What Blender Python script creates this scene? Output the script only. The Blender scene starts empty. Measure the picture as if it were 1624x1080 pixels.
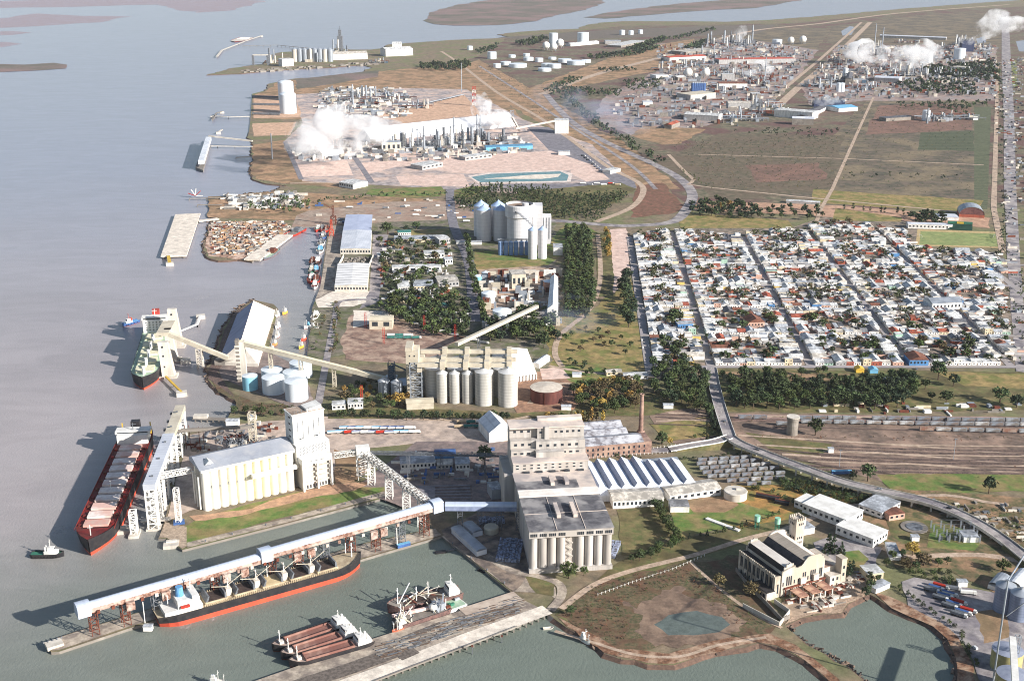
import bpy, math, random
from mathutils import Vector, Matrix
from mathutils import noise as mnoise
random.seed(11)
sc = bpy.context.scene
COL = sc.collection
# ---------------------------------------------------------------- camera, sky, sun, exposure
F = 1900.0; TH = math.atan(640/1900); HC = 464.0
S_, C_ = math.sin(TH), math.cos(TH)
cam = bpy.data.cameras.new('camera'); cam.lens = 36*F/1624; cam.sensor_width = 36
cam.clip_start = 5; cam.clip_end = 90000
co = bpy.data.objects.new('camera', cam); COL.objects.link(co)
co.location = (0, 0, HC); co.rotation_euler = (math.pi/2-TH, 0, 0)
sc.camera = co
SUN_EL = math.radians(23.0); SUN_V = Vector((.875, -.484, 0)).normalized()
sun_dir = Vector((SUN_V.x*math.cos(SUN_EL), SUN_V.y*math.cos(SUN_EL), math.sin(SUN_EL)))
sl = bpy.data.lights.new('sun', 'SUN'); sl.energy = 4.9; sl.angle = math.radians(.5); sl.color = (1, .962, .91)
so = bpy.data.objects.new('sun', sl); COL.objects.link(so)
so.rotation_euler = sun_dir.to_track_quat('Z', 'Y').to_euler()
w = bpy.data.worlds.new('World'); sc.world = w; w.use_nodes = True
nt = w.node_tree; nt.nodes.clear()
sky = nt.nodes.new('ShaderNodeTexSky'); sky.sky_type = 'NISHITA'; sky.sun_disc = False
sky.sun_elevation = SUN_EL; sky.sun_rotation = math.atan2(sun_dir.x, sun_dir.y)
sky.air_density = 1.0; sky.dust_density = 1.0
bg = nt.nodes.new('ShaderNodeBackground'); bg.inputs[1].default_value = .072
wo = nt.nodes.new('ShaderNodeOutputWorld')
nt.links.new(sky.outputs[0], bg.inputs[0]); nt.links.new(bg.outputs[0], wo.inputs[0])
sc.view_settings.view_transform = 'Standard'; sc.view_settings.look = 'None'
sc.view_settings.exposure = 0.85; sc.view_settings.gamma = 1
sc.cycles.volume_bounces = 5; sc.cycles.volume_step_rate = 2.0; sc.cycles.max_bounces = 12; sc.cycles.filter_width = 1.05
# ---------------------------------------------------------------- geometry helpers
Z0 = 2.5
def g(px, py, z=Z0):
 u = (px-812)/F; v = (py-540)/F
 d = Vector((u, C_-v*S_, -S_-v*C_)); t = (z-HC)/d.z
 return Vector((d.x*t, d.y*t, z))
def ht(px, py, yt, z=Z0):
 y = g(px, py, z).y; v = (yt-540)/F
 return HC-y*(S_+v*C_)/(C_-v*S_)-z
def pxy(P):
 """where a world point falls in the photograph (only used to test visibility)"""
 d = P.y*C_-(P.z-HC)*S_; up = P.y*S_+(P.z-HC)*C_
 return 812+F*P.x/d, 540-F*up/d
class MB:
 def __init__(s): s.V = []; s.Fc = []; s.mi = []; s.cur = 0
 def m(s, i): s.cur = i; return s
 def add(s, vs, fs):
  n = len(s.V); s.V.extend([tuple(v) for v in vs])
  for f in fs: s.Fc.append([i+n for i in f]); s.mi.append(s.cur)
  return s
 def box(s, x0, x1, y0, y1, z0, z1, rz=0, top=None):
  vs = [(x0,y0,z0),(x1,y0,z0),(x1,y1,z0),(x0,y1,z0),(x0,y0,z1),(x1,y0,z1),(x1,y1,z1),(x0,y1,z1)]
  if rz:
   cx, cy = (x0+x1)/2, (y0+y1)/2; c, n = math.cos(rz), math.sin(rz)
   vs = [(cx+(x-cx)*c-(y-cy)*n, cy+(x-cx)*n+(y-cy)*c, z) for x, y, z in vs]
  k = s.cur
  s.add(vs, [(0,3,2,1),(0,1,5,4),(1,2,6,5),(2,3,7,6),(3,0,4,7)])
  if top is not None: s.cur = top
  s.add(vs, [(4,5,6,7)]); s.cur = k
  return s
 def cb(s, cx, cy, z0, sx, sy, h, rz=0): return s.box(cx-sx/2, cx+sx/2, cy-sy/2, cy+sy/2, z0, z0+h, rz)
 def cyl(s, x, y, z0, z1, r0, r1=None, n=16, cap=True, capm=None):
  r1 = r0 if r1 is None else r1
  a = [2*math.pi*i/n for i in range(n)]
  vs = [(x+r0*math.cos(t), y+r0*math.sin(t), z0) for t in a]+[(x+r1*math.cos(t), y+r1*math.sin(t), z1) for t in a]
  s.add(vs, [(i, (i+1) % n, n+(i+1) % n, n+i) for i in range(n)])
  if cap and r1 > .01:
   k = s.cur
   if capm is not None: s.cur = capm
   s.add(vs[n:], [tuple(range(n))]); s.cur = k
  return s
 def lathe(s, x, y, prof, n=16):
  for (r0, z0), (r1, z1) in zip(prof, prof[1:]):
   s.cyl(x, y, z0, z1, max(r0, .01), max(r1, .01), n, cap=False)
  return s
 def sphere(s, x, y, z, r, n=12, sz=1):
  pr = [(r*math.sin(math.pi*i/8), z-r*sz*math.cos(math.pi*i/8)) for i in range(9)]
  return s.lathe(x, y, pr, n)
 def prism(s, pts, z0, z1, top=None):
  n = len(pts); a = sum(pts[i][0]*pts[(i+1) % n][1]-pts[(i+1) % n][0]*pts[i][1] for i in range(n))
  if a < 0: pts = pts[::-1]
  vs = [(p[0], p[1], z0) for p in pts]+[(p[0], p[1], z1) for p in pts]
  s.add(vs, [(i, (i+1) % n, n+(i+1) % n, n+i) for i in range(n)])
  k = s.cur
  if top is not None: s.cur = top
  s.add(vs[n:], [tuple(range(n))]); s.cur = k
  return s
 def gable(s, x0, x1, y0, y1, z0, z1, axis='x', ov=0, wall=True):
  """gable roof: ridge along axis; gable ends closed"""
  if axis == 'x':
   ym = (y0+y1)/2
   v = [(x0-ov,y0-ov,z0),(x1+ov,y0-ov,z0),(x1+ov,y1+ov,z0),(x0-ov,y1+ov,z0),(x0-ov,ym,z1),(x1+ov,ym,z1)]
   f = [(0,1,5,4),(2,3,4,5),(0,4,3),(1,2,5),(0,3,2,1)]
  else:
   xm = (x0+x1)/2
   v = [(x0-ov,y0-ov,z0),(x1+ov,y0-ov,z0),(x1+ov,y1+ov,z0),(x0-ov,y1+ov,z0),(xm,y0-ov,z1),(xm,y1+ov,z1)]
   f = [(1,2,5,4),(3,0,4,5),(0,1,4),(2,3,5),(0,3,2,1)]
  return s.add(v, f)
 def bar(s, p, q, w, h=None, capz=True):
  """rectangular beam from p to q, w wide, h high (centred)"""
  h = w if h is None else h
  p = Vector(p); q = Vector(q); d = (q-p)
  if d.length < 1e-6: return s
  d.normalize()
  up = Vector((0, 0, 1)) if abs(d.z) < .95 else Vector((1, 0, 0))
  sx = d.cross(up).normalized(); uz = sx.cross(d).normalized()
  o = [(-1,-1),(1,-1),(1,1),(-1,1)]
  vs = [p+sx*(a*w/2)+uz*(b*h/2) for a, b in o]+[q+sx*(a*w/2)+uz*(b*h/2) for a, b in o]
  return s.add(vs, [(0,1,5,4),(1,2,6,5),(2,3,7,6),(3,0,4,7),(3,2,1,0),(4,5,6,7)])
 def tube(s, p, q, r, n=6, r1=None):
  p = Vector(p); q = Vector(q); d = (q-p).normalized()
  up = Vector((0, 0, 1)) if abs(d.z) < .95 else Vector((1, 0, 0))
  sx = d.cross(up).normalized(); uz = sx.cross(d).normalized(); r1 = r if r1 is None else r1
  a = [2*math.pi*i/n for i in range(n)]
  vs = [p+sx*(r*math.cos(t))+uz*(r*math.sin(t)) for t in a]+[q+sx*(r1*math.cos(t))+uz*(r1*math.sin(t)) for t in a]
  s.add(vs, [(i, (i+1) % n, n+(i+1) % n, n+i) for i in range(n)])
  return s.add(vs[n:], [tuple(range(n))]).add(vs[:n], [tuple(reversed(range(n)))])
 def lattice(s, p, q, w, h, n, t=.35):
  """open box truss from p to q"""
  p = Vector(p); q = Vector(q); d = (q-p).normalized()
  up = Vector((0, 0, 1)) if abs(d.z) < .9 else Vector((1, 0, 0))
  sx = d.cross(up).normalized(); uz = sx.cross(d).normalized()
  c = [sx*(a*w/2)+uz*(b*h/2) for a, b in ((-1,-1),(1,-1),(1,1),(-1,1))]
  for k in c: s.bar(p+k, q+k, t)
  for i in range(n+1):
   a = p.lerp(q, i/n)
   for k in range(4): s.bar(a+c[k], a+c[(k+1) % 4], t*.7)
   if i < n:
    b = p.lerp(q, (i+1)/n)
    for k in range(4):
     j = (k+1) % 4
     s.bar(a+c[k if i % 2 else j], b+c[j if i % 2 else k], t*.6)
  return s
 def mesh(s, name, mats, smooth=False):
  me = bpy.data.meshes.new(name); me.from_pydata(s.V, [], s.Fc)
  if not isinstance(mats, (list, tuple)): mats = [mats]
  for k in mats: me.materials.append(k)
  if len(mats) > 1: me.polygons.foreach_set('material_index', s.mi)
  if smooth: me.polygons.foreach_set('use_smooth', [True]*len(me.polygons))
  me.update(); return me
 def build(s, name, mats, parent=None, label=None, smooth=False, loc=None, rz=0):
  return link(name, s.mesh(name, mats, smooth), parent, label, loc, rz)
def link(name, me, parent=None, label=None, loc=None, rz=0):
 o = bpy.data.objects.new(name, me); COL.objects.link(o)
 if parent is not None: o.parent = parent
 if loc is not None: o.location = loc
 if rz: o.rotation_euler = (0, 0, rz)
 if label: o['label'] = label
 return o
def tag(o, label, cat, group=None, kind=None):
 if label: o['label'] = label
 if cat: o['category'] = cat
 if group: o['group'] = group
 if kind: o['kind'] = kind
 return o
def thing(name, label, cat, loc=(0, 0, Z0), rz=0, group=None):
 o = bpy.data.objects.new(name, None); COL.objects.link(o)
 o.location = loc; o.rotation_euler = (0, 0, rz); o.empty_display_size = .1
 return tag(o, label, cat, group)
def frame(A, B, z=Z0):
 """A, B pixels on the ground: origin, heading, length"""
 p, q = g(*A, z), g(*B, z); d = q-p
 return p, math.atan2(d.y, d.x), d.length
def dup(root, loc, rz, label=None, group=None, scale=None):
 r = root.copy(); COL.objects.link(r); r.location = loc; r.rotation_euler = (0, 0, rz)
 if scale: r.scale = scale if not isinstance(scale, (int, float)) else (scale,)*3
 if label: r['label'] = label
 if group: r['group'] = group
 for ch in list(root.children):
  c = ch.copy(); COL.objects.link(c); c.parent = r
  for gch in ch.children:
   d = gch.copy(); COL.objects.link(d); d.parent = c
 return r
# ---------------------------------------------------------------- materials
def lin(c):
 f = lambda x: x/12.92 if x <= .04045 else ((x+.055)/1.055)**2.4
 return tuple(f(x/255 if max(c) > 1.001 else x) for x in c[:3])
MATS = {}; GRIT = [0]
def mat(name, c, c2=None, scale=.15, rough=.85, metal=0, detail=4, mix=.5, c3=None, scale3=.02, spec=.3, streak=0, bump=0, objrand=0, coord='Object', contrast=1, wave=None):
 """c, c2, c3: base colours 0-255 sRGB; noise mixes c to c2 (fine) and then to c3 (broad)"""
 if name in MATS: return MATS[name]
 m = bpy.data.materials.new(name); m.use_nodes = True; MATS[name] = m
 t = m.node_tree; N = t.nodes; L = t.links; b = N['Principled BSDF']
 b.inputs['Roughness'].default_value = rough; b.inputs['Metallic'].default_value = metal
 b.inputs['Specular IOR Level'].default_value = spec
 tc = N.new('ShaderNodeTexCoord'); mp = N.new('ShaderNodeMapping'); L.new(tc.outputs[coord], mp.inputs[0])
 if streak: mp.inputs['Scale'].default_value = (1, 1, 1/streak)
 def rgb(x): return (*lin(x), 1)
 def nz(sc_, det, lo, hi):
  n = N.new('ShaderNodeTexNoise'); n.inputs['Scale'].default_value = sc_; n.inputs['Detail'].default_value = det
  n.inputs['Roughness'].default_value = .62
  L.new(mp.outputs[0], n.inputs[0]); r = N.new('ShaderNodeMapRange')
  r.inputs[1].default_value = lo; r.inputs[2].default_value = hi; L.new(n.outputs[0], r.inputs[0]); return n, r
 if c2 is None: c2 = tuple(min(255, max(0, x*.82)) for x in c)
 w_ = .14/contrast
 n1, r1 = nz(scale, detail, mix-w_, mix+w_)
 mx = N.new('ShaderNodeMix'); mx.data_type = 'RGBA'
 mx.inputs[6].default_value = rgb(c); mx.inputs[7].default_value = rgb(c2); L.new(r1.outputs[0], mx.inputs[0]); out = mx.outputs[2]
 if c3 is not None:
  n3, r3 = nz(scale3, 3, .44, .6)
  m3 = N.new('ShaderNodeMix'); m3.data_type = 'RGBA'; L.new(out, m3.inputs[6]); m3.inputs[7].default_value = rgb(c3)
  L.new(r3.outputs[0], m3.inputs[0]); out = m3.outputs[2]
 if wave:  # thin darker lines at a spacing, along x / y / z of the object (sheet joints, ribs)
  ax, sp, dk = wave
  sx = N.new('ShaderNodeSeparateXYZ'); L.new(tc.outputs[coord], sx.inputs[0])
  md = N.new('ShaderNodeMath'); md.operation = 'PINGPONG'; md.inputs[1].default_value = sp/2; L.new(sx.outputs['xyz'.index(ax)], md.inputs[0])
  lt = N.new('ShaderNodeMath'); lt.operation = 'LESS_THAN'; lt.inputs[1].default_value = sp*.1; L.new(md.outputs[0], lt.inputs[0])
  ml = N.new('ShaderNodeMath'); ml.operation = 'MULTIPLY'; ml.inputs[1].default_value = dk; L.new(lt.outputs[0], ml.inputs[0])
  mw = N.new('ShaderNodeMix'); mw.data_type = 'RGBA'; mw.inputs[7].default_value = (*[x*.35 for x in lin(c)], 1)
  L.new(ml.outputs[0], mw.inputs[0]); L.new(out, mw.inputs[6]); out = mw.outputs[2]
 if GRIT[0]:
  ng = N.new('ShaderNodeTexNoise'); ng.inputs['Scale'].default_value = .11; ng.inputs['Detail'].default_value = 9; ng.inputs['Roughness'].default_value = .86; L.new(mp.outputs[0], ng.inputs[0])
  rg = N.new('ShaderNodeMapRange'); rg.inputs[1].default_value = .38; rg.inputs[2].default_value = .62; rg.inputs[3].default_value = 1-GRIT[0]; rg.inputs[4].default_value = 1+GRIT[0]; L.new(ng.outputs[0], rg.inputs[0])
  hg = N.new('ShaderNodeHueSaturation'); L.new(rg.outputs[0], hg.inputs['Value']); L.new(out, hg.inputs['Color']); out = hg.outputs[0]
 if objrand:
  oi = N.new('ShaderNodeObjectInfo'); rr = N.new('ShaderNodeMapRange'); rr.inputs[3].default_value = 1-objrand; rr.inputs[4].default_value = 1+objrand
  L.new(oi.outputs['Random'], rr.inputs[0]); hs = N.new('ShaderNodeHueSaturation'); L.new(rr.outputs[0], hs.inputs['Value']); L.new(out, hs.inputs['Color'])
  r2 = N.new('ShaderNodeMapRange'); r2.inputs[3].default_value = .5-objrand*.06; r2.inputs[4].default_value = .5+objrand*.06
  L.new(oi.outputs['Random'], r2.inputs[0]); L.new(r2.outputs[0], hs.inputs['Hue']); out = hs.outputs[0]
 L.new(out, b.inputs['Base Color'])
 if bump:
  bp = N.new('ShaderNodeBump'); bp.inputs['Distance'].default_value = bump; L.new(n1.outputs[0], bp.inputs['Height']); L.new(bp.outputs[0], b.inputs['Normal'])
 return m
white = mat('white_paint', (232,230,224), (205,202,196), scale=.12, streak=4, spec=.3)
white2 = mat('white_sheet', (228,230,234), (196,200,206), scale=.08, rough=.5, wave=('x', 6, .25))
concrete = mat('concrete', (186,178,166), (158,150,140), scale=.15, streak=3)
conc_d = mat('concrete_dark', (150,143,134), (112,106,100), scale=.12, c3=(128,120,112))
conc_w = mat('concrete_pale', (214,206,194), (180,172,160), scale=.1, streak=5)
beige = mat('beige_sheet', (200,191,172), (178,168,150), scale=.1, rough=.6)
steel = mat('galvanised_steel', (170,176,184), (140,146,154), scale=.1, rough=.45, metal=.3, streak=4)
steel_d = mat('grey_steel', (120,124,130), (86,88,92), scale=.3, rough=.6)
black = mat('black_paint', (34,34,38), (52,48,48), scale=.2, rough=.5)
glassd = mat('dark_glass', (38,44,52), (58,64,70), scale=.3, rough=.2, spec=.5)
rust = mat('rust', (120,66,48), (84,50,42), scale=.4, rough=.9)
rust2 = mat('rusty_sheet', (158,128,114), (104,72,60), scale=.5, contrast=2, c3=(176,160,150), scale3=.12)
red_d = mat('dark_red_deck', (128,34,30), (84,24,24), scale=.2, rough=.7, c3=(104,44,38), scale3=.06)
red = mat('red_paint', (188,56,40), (150,46,36), scale=.15, rough=.6)
orange_h = mat('antifouling_orange', (206,84,58), (176,74,56), scale=.1, rough=.6)
blue = mat('blue_paint', (70,104,158), (58,84,130), scale=.3, rough=.5)
lblue = mat('light_blue_paint', (120,180,210), (100,156,190), scale=.3, rough=.5)
green = mat('green_paint', (60,120,96), (48,100,84), scale=.3, rough=.6)
lgreen = mat('pale_green_deck', (176,196,170), (150,172,150), scale=.2, rough=.6)
yellow = mat('yellow_paint', (214,180,70), (190,150,60), scale=.3, rough=.6)
cream = mat('cream_plaster', (206,198,188), (164,152,138), scale=.1, streak=3, c3=(178,166,150), scale3=.05)
cream_d = mat('stained_plaster', (200,190,176), (150,138,122), scale=.2, streak=3, contrast=1.5)
brick = mat('brick', (148,118,106), (116,92,84), scale=.4, c3=(168,140,124), scale3=.08)
terra = mat('terracotta_tile', (168,104,86), (136,84,72), scale=.4, objrand=.25)
trunk_m = mat('bark', (96,80,66), (70,58,48), scale=1)
tar = mat('bitumen_roof', (112,110,112), (84,82,86), scale=.12, contrast=1.5, c3=(150,146,144), scale3=.05)
palesheet = mat('pale_blue_sheet_roof', (212,214,220), (186,190,198), scale=.05, rough=.45, wave=('x', 4, .15))
def wins(root, pts, w, h, dep=.25, m=None, rz=0, name='window'):
 """separate windows sharing one mesh; pts = (x, y, z) centre bottom in the thing's frame, facing -y turned by rz"""
 me = MB().box(-w/2, w/2, -dep, dep, 0, h).mesh(name, m or glassd)
 for p in pts: link(name, me, root, loc=p, rz=rz)
# ================================================================ THE SETTING
def tess(pts):
 from mathutils.geometry import tessellate_polygon
 return tessellate_polygon([[Vector((p[0], p[1], 0)) for p in pts]])
def jag(pts, step, amp, closed=True):
 out = []; n = len(pts)
 for i in range(n if closed else n-1):
  a, b = pts[i], pts[(i+1) % n]; d = b-a; L = d.length; k = max(1, int(L/step))
  nn = Vector((-d.y, d.x, 0)).normalized() if L > 0 else Vector()
  for j in range(k):
   p = a+d*(j/k)
   if j: p = p+nn*random.uniform(-amp, amp)
   out.append(p)
 if not closed: out.append(pts[-1])
 return out
LAYER = [0]
def patch(name, px, m, step=0, amp=0, z=None, kind='structure', label=None, cat=None):
 LAYER[0] += 1
 z = Z0-.45+.0025*LAYER[0] if z is None else z
 pts = [g(x, y, z) for x, y in px]
 if amp: pts = jag(pts, step, amp)
 b = MB(); tr = tess(pts); b.add([(p.x, p.y, z) for p in pts], tr)
 # make faces look up
 fs = []
 for f in b.Fc:
  a, c, d = [Vector(b.V[i]) for i in f]
  fs.append(f if (c-a).cross(d-a).z > 0 else f[::-1])
 b.Fc = fs
 return tag(b.build(name, m), label, cat, None, kind)
def ribbon_pts(px, z, wd):
 P = [g(x, y, z) for x, y in px]; out = []
 for i, p in enumerate(P):
  a = P[max(0, i-1)]; c = P[min(len(P)-1, i+1)]; d = (c-a); d.z = 0; d.normalize(); n = Vector((-d.y, d.x, 0))
  wi = wd[min(len(wd)-1, round(i*(len(wd)-1)/max(1, len(P)-1)))] if isinstance(wd, (list, tuple)) else wd
  out.append((p-n*wi/2, p+n*wi/2))
 return out
def smooth_px(px, k=6):
 """Catmull-Rom through the pixels"""
 out = []; n = len(px)
 for i in range(n-1):
  p0, p1, p2, p3 = px[max(0, i-1)], px[i], px[i+1], px[min(n-1, i+2)]
  for j in range(k):
   t = j/k
   out.append(tuple(.5*((2*p1[a])+(-p0[a]+p2[a])*t+(2*p0[a]-5*p1[a]+4*p2[a]-p3[a])*t*t+(-p0[a]+3*p1[a]-3*p2[a]+p3[a])*t**3) for a in (0, 1)))
 out.append(px[-1]); return out
def ribbon(name, px, wd, m, sm=0, kind='structure', z=None):
 LAYER[0] += 1
 z = Z0-.45+.0025*LAYER[0] if z is None else z
 if sm: px = smooth_px(px, sm)
 R = ribbon_pts(px, z, wd); b = MB()
 for (a, c), (d, e) in zip(R, R[1:]): b.add([(a.x,a.y,z), (d.x,d.y,z), (e.x,e.y,z), (c.x,c.y,z)], [(0,1,2,3)])
 o = b.build(name, m)
 return tag(o, None, None, None, kind)
# ---- water
wm = bpy.data.materials.new('estuary_water'); wm.use_nodes = True
t = wm.node_tree; N = t.nodes; L = t.links; b = N['Principled BSDF']
b.inputs['Roughness'].default_value = .22; b.inputs['IOR'].default_value = 1.33
b.inputs['Specular IOR Level'].default_value = .3
geo = N.new('ShaderNodeNewGeometry'); sp = N.new('ShaderNodeSeparateXYZ'); L.new(geo.outputs['Position'], sp.inputs[0])
def rng(src, a, c, lo=0, hi=1):
 r = N.new('ShaderNodeMapRange'); r.interpolation_type = 'SMOOTHSTEP'; r.inputs[1].default_value = a; r.inputs[2].default_value = c
 r.inputs[3].default_value = lo; r.inputs[4].default_value = hi; L.new(src, r.inputs[0]); return r.outputs[0]
def mixc(f, a, c):
 m = N.new('ShaderNodeMix'); m.data_type = 'RGBA'
 if isinstance(f, float): m.inputs[0].default_value = f
 else: L.new(f, m.inputs[0])
 for i, x in ((6, a), (7, c)):
  if isinstance(x, tuple): m.inputs[i].default_value = (*lin(x), 1)
  else: L.new(x, m.inputs[i])
 return m.outputs[2]
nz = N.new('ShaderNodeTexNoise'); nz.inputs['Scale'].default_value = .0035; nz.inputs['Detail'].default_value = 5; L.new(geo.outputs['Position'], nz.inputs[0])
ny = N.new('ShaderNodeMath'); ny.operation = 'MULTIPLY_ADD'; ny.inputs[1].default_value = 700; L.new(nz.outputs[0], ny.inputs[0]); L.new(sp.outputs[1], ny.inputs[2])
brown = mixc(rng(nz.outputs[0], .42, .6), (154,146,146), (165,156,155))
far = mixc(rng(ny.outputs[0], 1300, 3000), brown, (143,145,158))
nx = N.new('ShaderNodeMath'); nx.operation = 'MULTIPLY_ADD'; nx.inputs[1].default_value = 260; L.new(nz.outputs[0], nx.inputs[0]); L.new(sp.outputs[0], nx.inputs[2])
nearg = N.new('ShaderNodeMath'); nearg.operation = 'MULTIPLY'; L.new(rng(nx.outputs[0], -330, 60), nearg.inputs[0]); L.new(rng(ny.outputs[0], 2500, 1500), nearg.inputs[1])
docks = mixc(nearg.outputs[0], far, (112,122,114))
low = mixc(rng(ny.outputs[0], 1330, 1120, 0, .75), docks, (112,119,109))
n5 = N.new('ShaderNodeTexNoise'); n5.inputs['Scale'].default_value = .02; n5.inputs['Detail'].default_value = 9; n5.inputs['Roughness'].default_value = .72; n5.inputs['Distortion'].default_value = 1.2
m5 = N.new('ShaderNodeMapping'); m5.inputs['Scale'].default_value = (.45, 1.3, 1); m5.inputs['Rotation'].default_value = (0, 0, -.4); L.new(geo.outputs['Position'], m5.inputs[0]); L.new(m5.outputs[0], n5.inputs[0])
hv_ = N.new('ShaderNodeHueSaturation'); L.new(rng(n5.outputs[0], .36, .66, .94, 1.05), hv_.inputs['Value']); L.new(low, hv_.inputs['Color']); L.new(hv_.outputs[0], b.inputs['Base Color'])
n2 = N.new('ShaderNodeTexNoise'); n2.inputs['Scale'].default_value = .45; n2.inputs['Detail'].default_value = 5; n2.inputs['Roughness'].default_value = .7
mp = N.new('ShaderNodeMapping'); mp.inputs['Scale'].default_value = (1, .7, 1); mp.inputs['Rotation'].default_value = (0, 0, .35)
L.new(geo.outputs['Position'], mp.inputs[0]); L.new(mp.outputs[0], n2.inputs[0])
bp = N.new('ShaderNodeBump'); bp.inputs['Distance'].default_value = .9; bp.inputs['Strength'].default_value = .5; L.new(n2.outputs[0], bp.inputs['Height']); L.new(bp.outputs[0], b.inputs['Normal'])
W = 30000
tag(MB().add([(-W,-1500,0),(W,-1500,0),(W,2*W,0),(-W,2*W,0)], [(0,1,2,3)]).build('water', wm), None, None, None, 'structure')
# ---- base ground
GRIT[0] = .3
land_m = mat('dry_ground', (136,118,96), (108,98,82), scale=0.052, detail=8, c3=(112,112,78), scale3=0.0132, rough=.95)
shore_m = mat('shore_mud', (112,88,74), (84,68,60), scale=0.312, detail=6, rough=.8)
scrub_m = mat('scrubland', (124,112,92), (90,90,70), scale=0.078, detail=9, c3=(104,78,72), scale3=0.0088, rough=.95, contrast=1.5)
dirt_m = mat('packed_dirt', (168,150,134), (146,128,114), scale=0.078, detail=7, c3=(154,128,112), scale3=0.0264)
pink_m = mat('pale_gravel', (216,190,176), (200,172,158), scale=0.052, detail=6)
ochre_m = mat('bare_earth', (178,144,112), (148,116,90), scale=0.078, detail=8, c3=(126,106,80), scale3=0.022)
grass_m = mat('green_grass', (84,112,52), (112,120,64), scale=0.13, detail=8, c3=(132,118,78), scale3=0.044)
grass2_m = mat('rough_grass', (92,98,58), (124,110,76), scale=0.13, detail=8, c3=(92,84,56), scale3=0.033, contrast=1.3)
drygrass_m = mat('dry_grass', (162,138,92), (130,114,74), scale=0.13, detail=8, c3=(112,112,62), scale3=0.044)
marsh_m = mat('marsh_scrub', (78,80,54), (112,96,74), scale=0.416, detail=9, c3=(104,80,62), scale3=0.077, contrast=1.6)
asph = mat('asphalt', (132,128,132), (112,108,114), scale=0.104, detail=6)
asph_l = mat('worn_asphalt', (170,162,158), (148,140,138), scale=0.104, detail=6, c3=(120,114,118), scale3=0.044)
gravel = mat('gravel_track', (190,168,148), (164,142,122), scale=0.26, detail=6)
quay_m = mat('quay_concrete', (190,176,158), (156,142,128), scale=0.208, detail=8, c3=(134,122,112), scale3=0.088)
mudflat = mat('wet_mud', (128,106,90), (98,82,70), scale=0.312, detail=7, rough=.6, c3=(138,116,98), scale3=0.066)
pale_c = mat('pale_concrete_slab', (226,214,198), (206,194,180), scale=0.13, detail=6)
rail_ground = mat('ballast_ground', (128,108,94), (92,80,72), scale=0.13, detail=9, c3=(150,126,110), scale3=0.022)
purple_f = mat('fallow_field', (112,98,84), (82,80,66), scale=0.052, detail=9, c3=(126,112,90), scale3=0.011, contrast=1.4)
LAND = [('n', [(2600,-40),(1700,-8),(1600,2),(1500,9),(1400,17),(1300,26),(1222,32),(1150,35),(1080,34),(987,34),(957,36),(930,40),(917,46),(862,48),(822,51),(789,55),(816,60),(754,62),(700,65),(656,68),(615,71),(607,77),(588,79),(556,79),(537,76),(520,80),(447,83),(426,88),(420,102),(401,103),(369,108),(328,119),(382,117),(447,111),(488,109),(531,107),(572,103),(591,107),(564,117),(531,121),(466,125),(445,129),(426,133),(420,144)]),
 ('q', [(400,149),(397,191),(395,208)]),
 ('n', [(393,216),(401,226),(398,240),(401,258),(396,272),(403,285),(423,291),(457,294),(445,297),(431,305),(387,308)]),
 ('q', [(354,312),(352,317),(353,335),(345,342)]),
 ('n', [(334,350),(331,370),(323,391),(328,407),(346,413),(377,411)]),
 ('q', [(400,415),(413,403),(450,371),(461,360),(498,358),(524,357),(519,375),(508,455),(501,474),(492,525),(486,572)]),
 ('n', [(470,580),(445,582)]), ('q', [(420,576),(432,528),(441,489),(434,482)]),
 ('n', [(403,475),(374,492),(354,523),(345,549),(328,585),(333,605),(346,621),(372,634),(387,644),(367,652)]),
 ('q', [(361,662),(361,675),(319,680),(292,681),(266,712),(243,768),(277,771),(267,803),(260,828),(251,853),(264,853),(289,871),(297,869),(440,833),(620,786),(645,806),(690,836),(581,859),(240,963),(120,1000),(74,1015),(81,1033),(94,1032),(205,995),(400,938),(604,877),(701,849),(815,941),(737,965),(592,1011),(462,1058),(340,1100),(420,1140),(633,1059),(820,991),(868,970)]),
 ('n', [(878,979),(899,994),(934,1015),(958,1035),(985,1044),(1027,1052),(1069,1053),(1113,1038),(1158,1028),(1203,1019),(1233,1024),(1262,1038),(1292,1059),(1316,1080),(1370,1130),(1400,1130),(1370,1078),(1344,1056),(1307,1035),(1262,1006),(1246,992),(1272,979),(1304,973),(1335,972),(1345,957),(1379,941),(1392,948),(1414,963),(1442,976),(1480,992),(1502,1011),(1515,1039),(1518,1080),(1530,1180),(2600,1500)])]
top = []; flag = []
for kd, px in LAND:
 for p in px:
  q = g(*p); q.z = Z0-.48; top.append(q); flag.append(kd)
P2 = []; F2 = []
for i, p in enumerate(top):
 q = top[(i+1) % len(top)]; P2.append(p); F2.append(flag[i])
 if flag[i] == 'n' and flag[(i+1) % len(top)] == 'n':
  d = q-p; L_ = d.length; st = max(9, p.length*.006); k = int(L_/st); nn = Vector((-d.y, d.x, 0)).normalized()
  if L_ < 6000:
   for j in range(1, k): P2.append(p+d*(j/k)+nn*random.uniform(-1, 1)*st*.28); F2.append('n')
n_ = len(P2); V = [tuple(p) for p in P2]; tri = tess(P2)
lb = MB(); lb.V = V
for f in tri:
 a, c, d = [Vector(V[i]) for i in f]; lb.Fc.append(list(f) if (c-a).cross(d-a).z > 0 else list(f)[::-1])
lb.mi = [0]*len(lb.Fc)
area = sum(P2[i].x*P2[(i+1) % n_].y-P2[(i+1) % n_].x*P2[i].y for i in range(n_)); sg = 1 if area > 0 else -1
low_ring = []
for i in range(n_):
 a, p, c = P2[i-1], P2[i], P2[(i+1) % n_]; d = (c-a); d.z = 0
 if d.length: d.normalize()
 o = Vector((d.y, -d.x, 0))*sg; wd = (4+1.5*random.random()) if F2[i] == 'n' else .02
 low_ring.append((p.x+o.x*wd, p.y+o.y*wd, -1.0))
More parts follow.
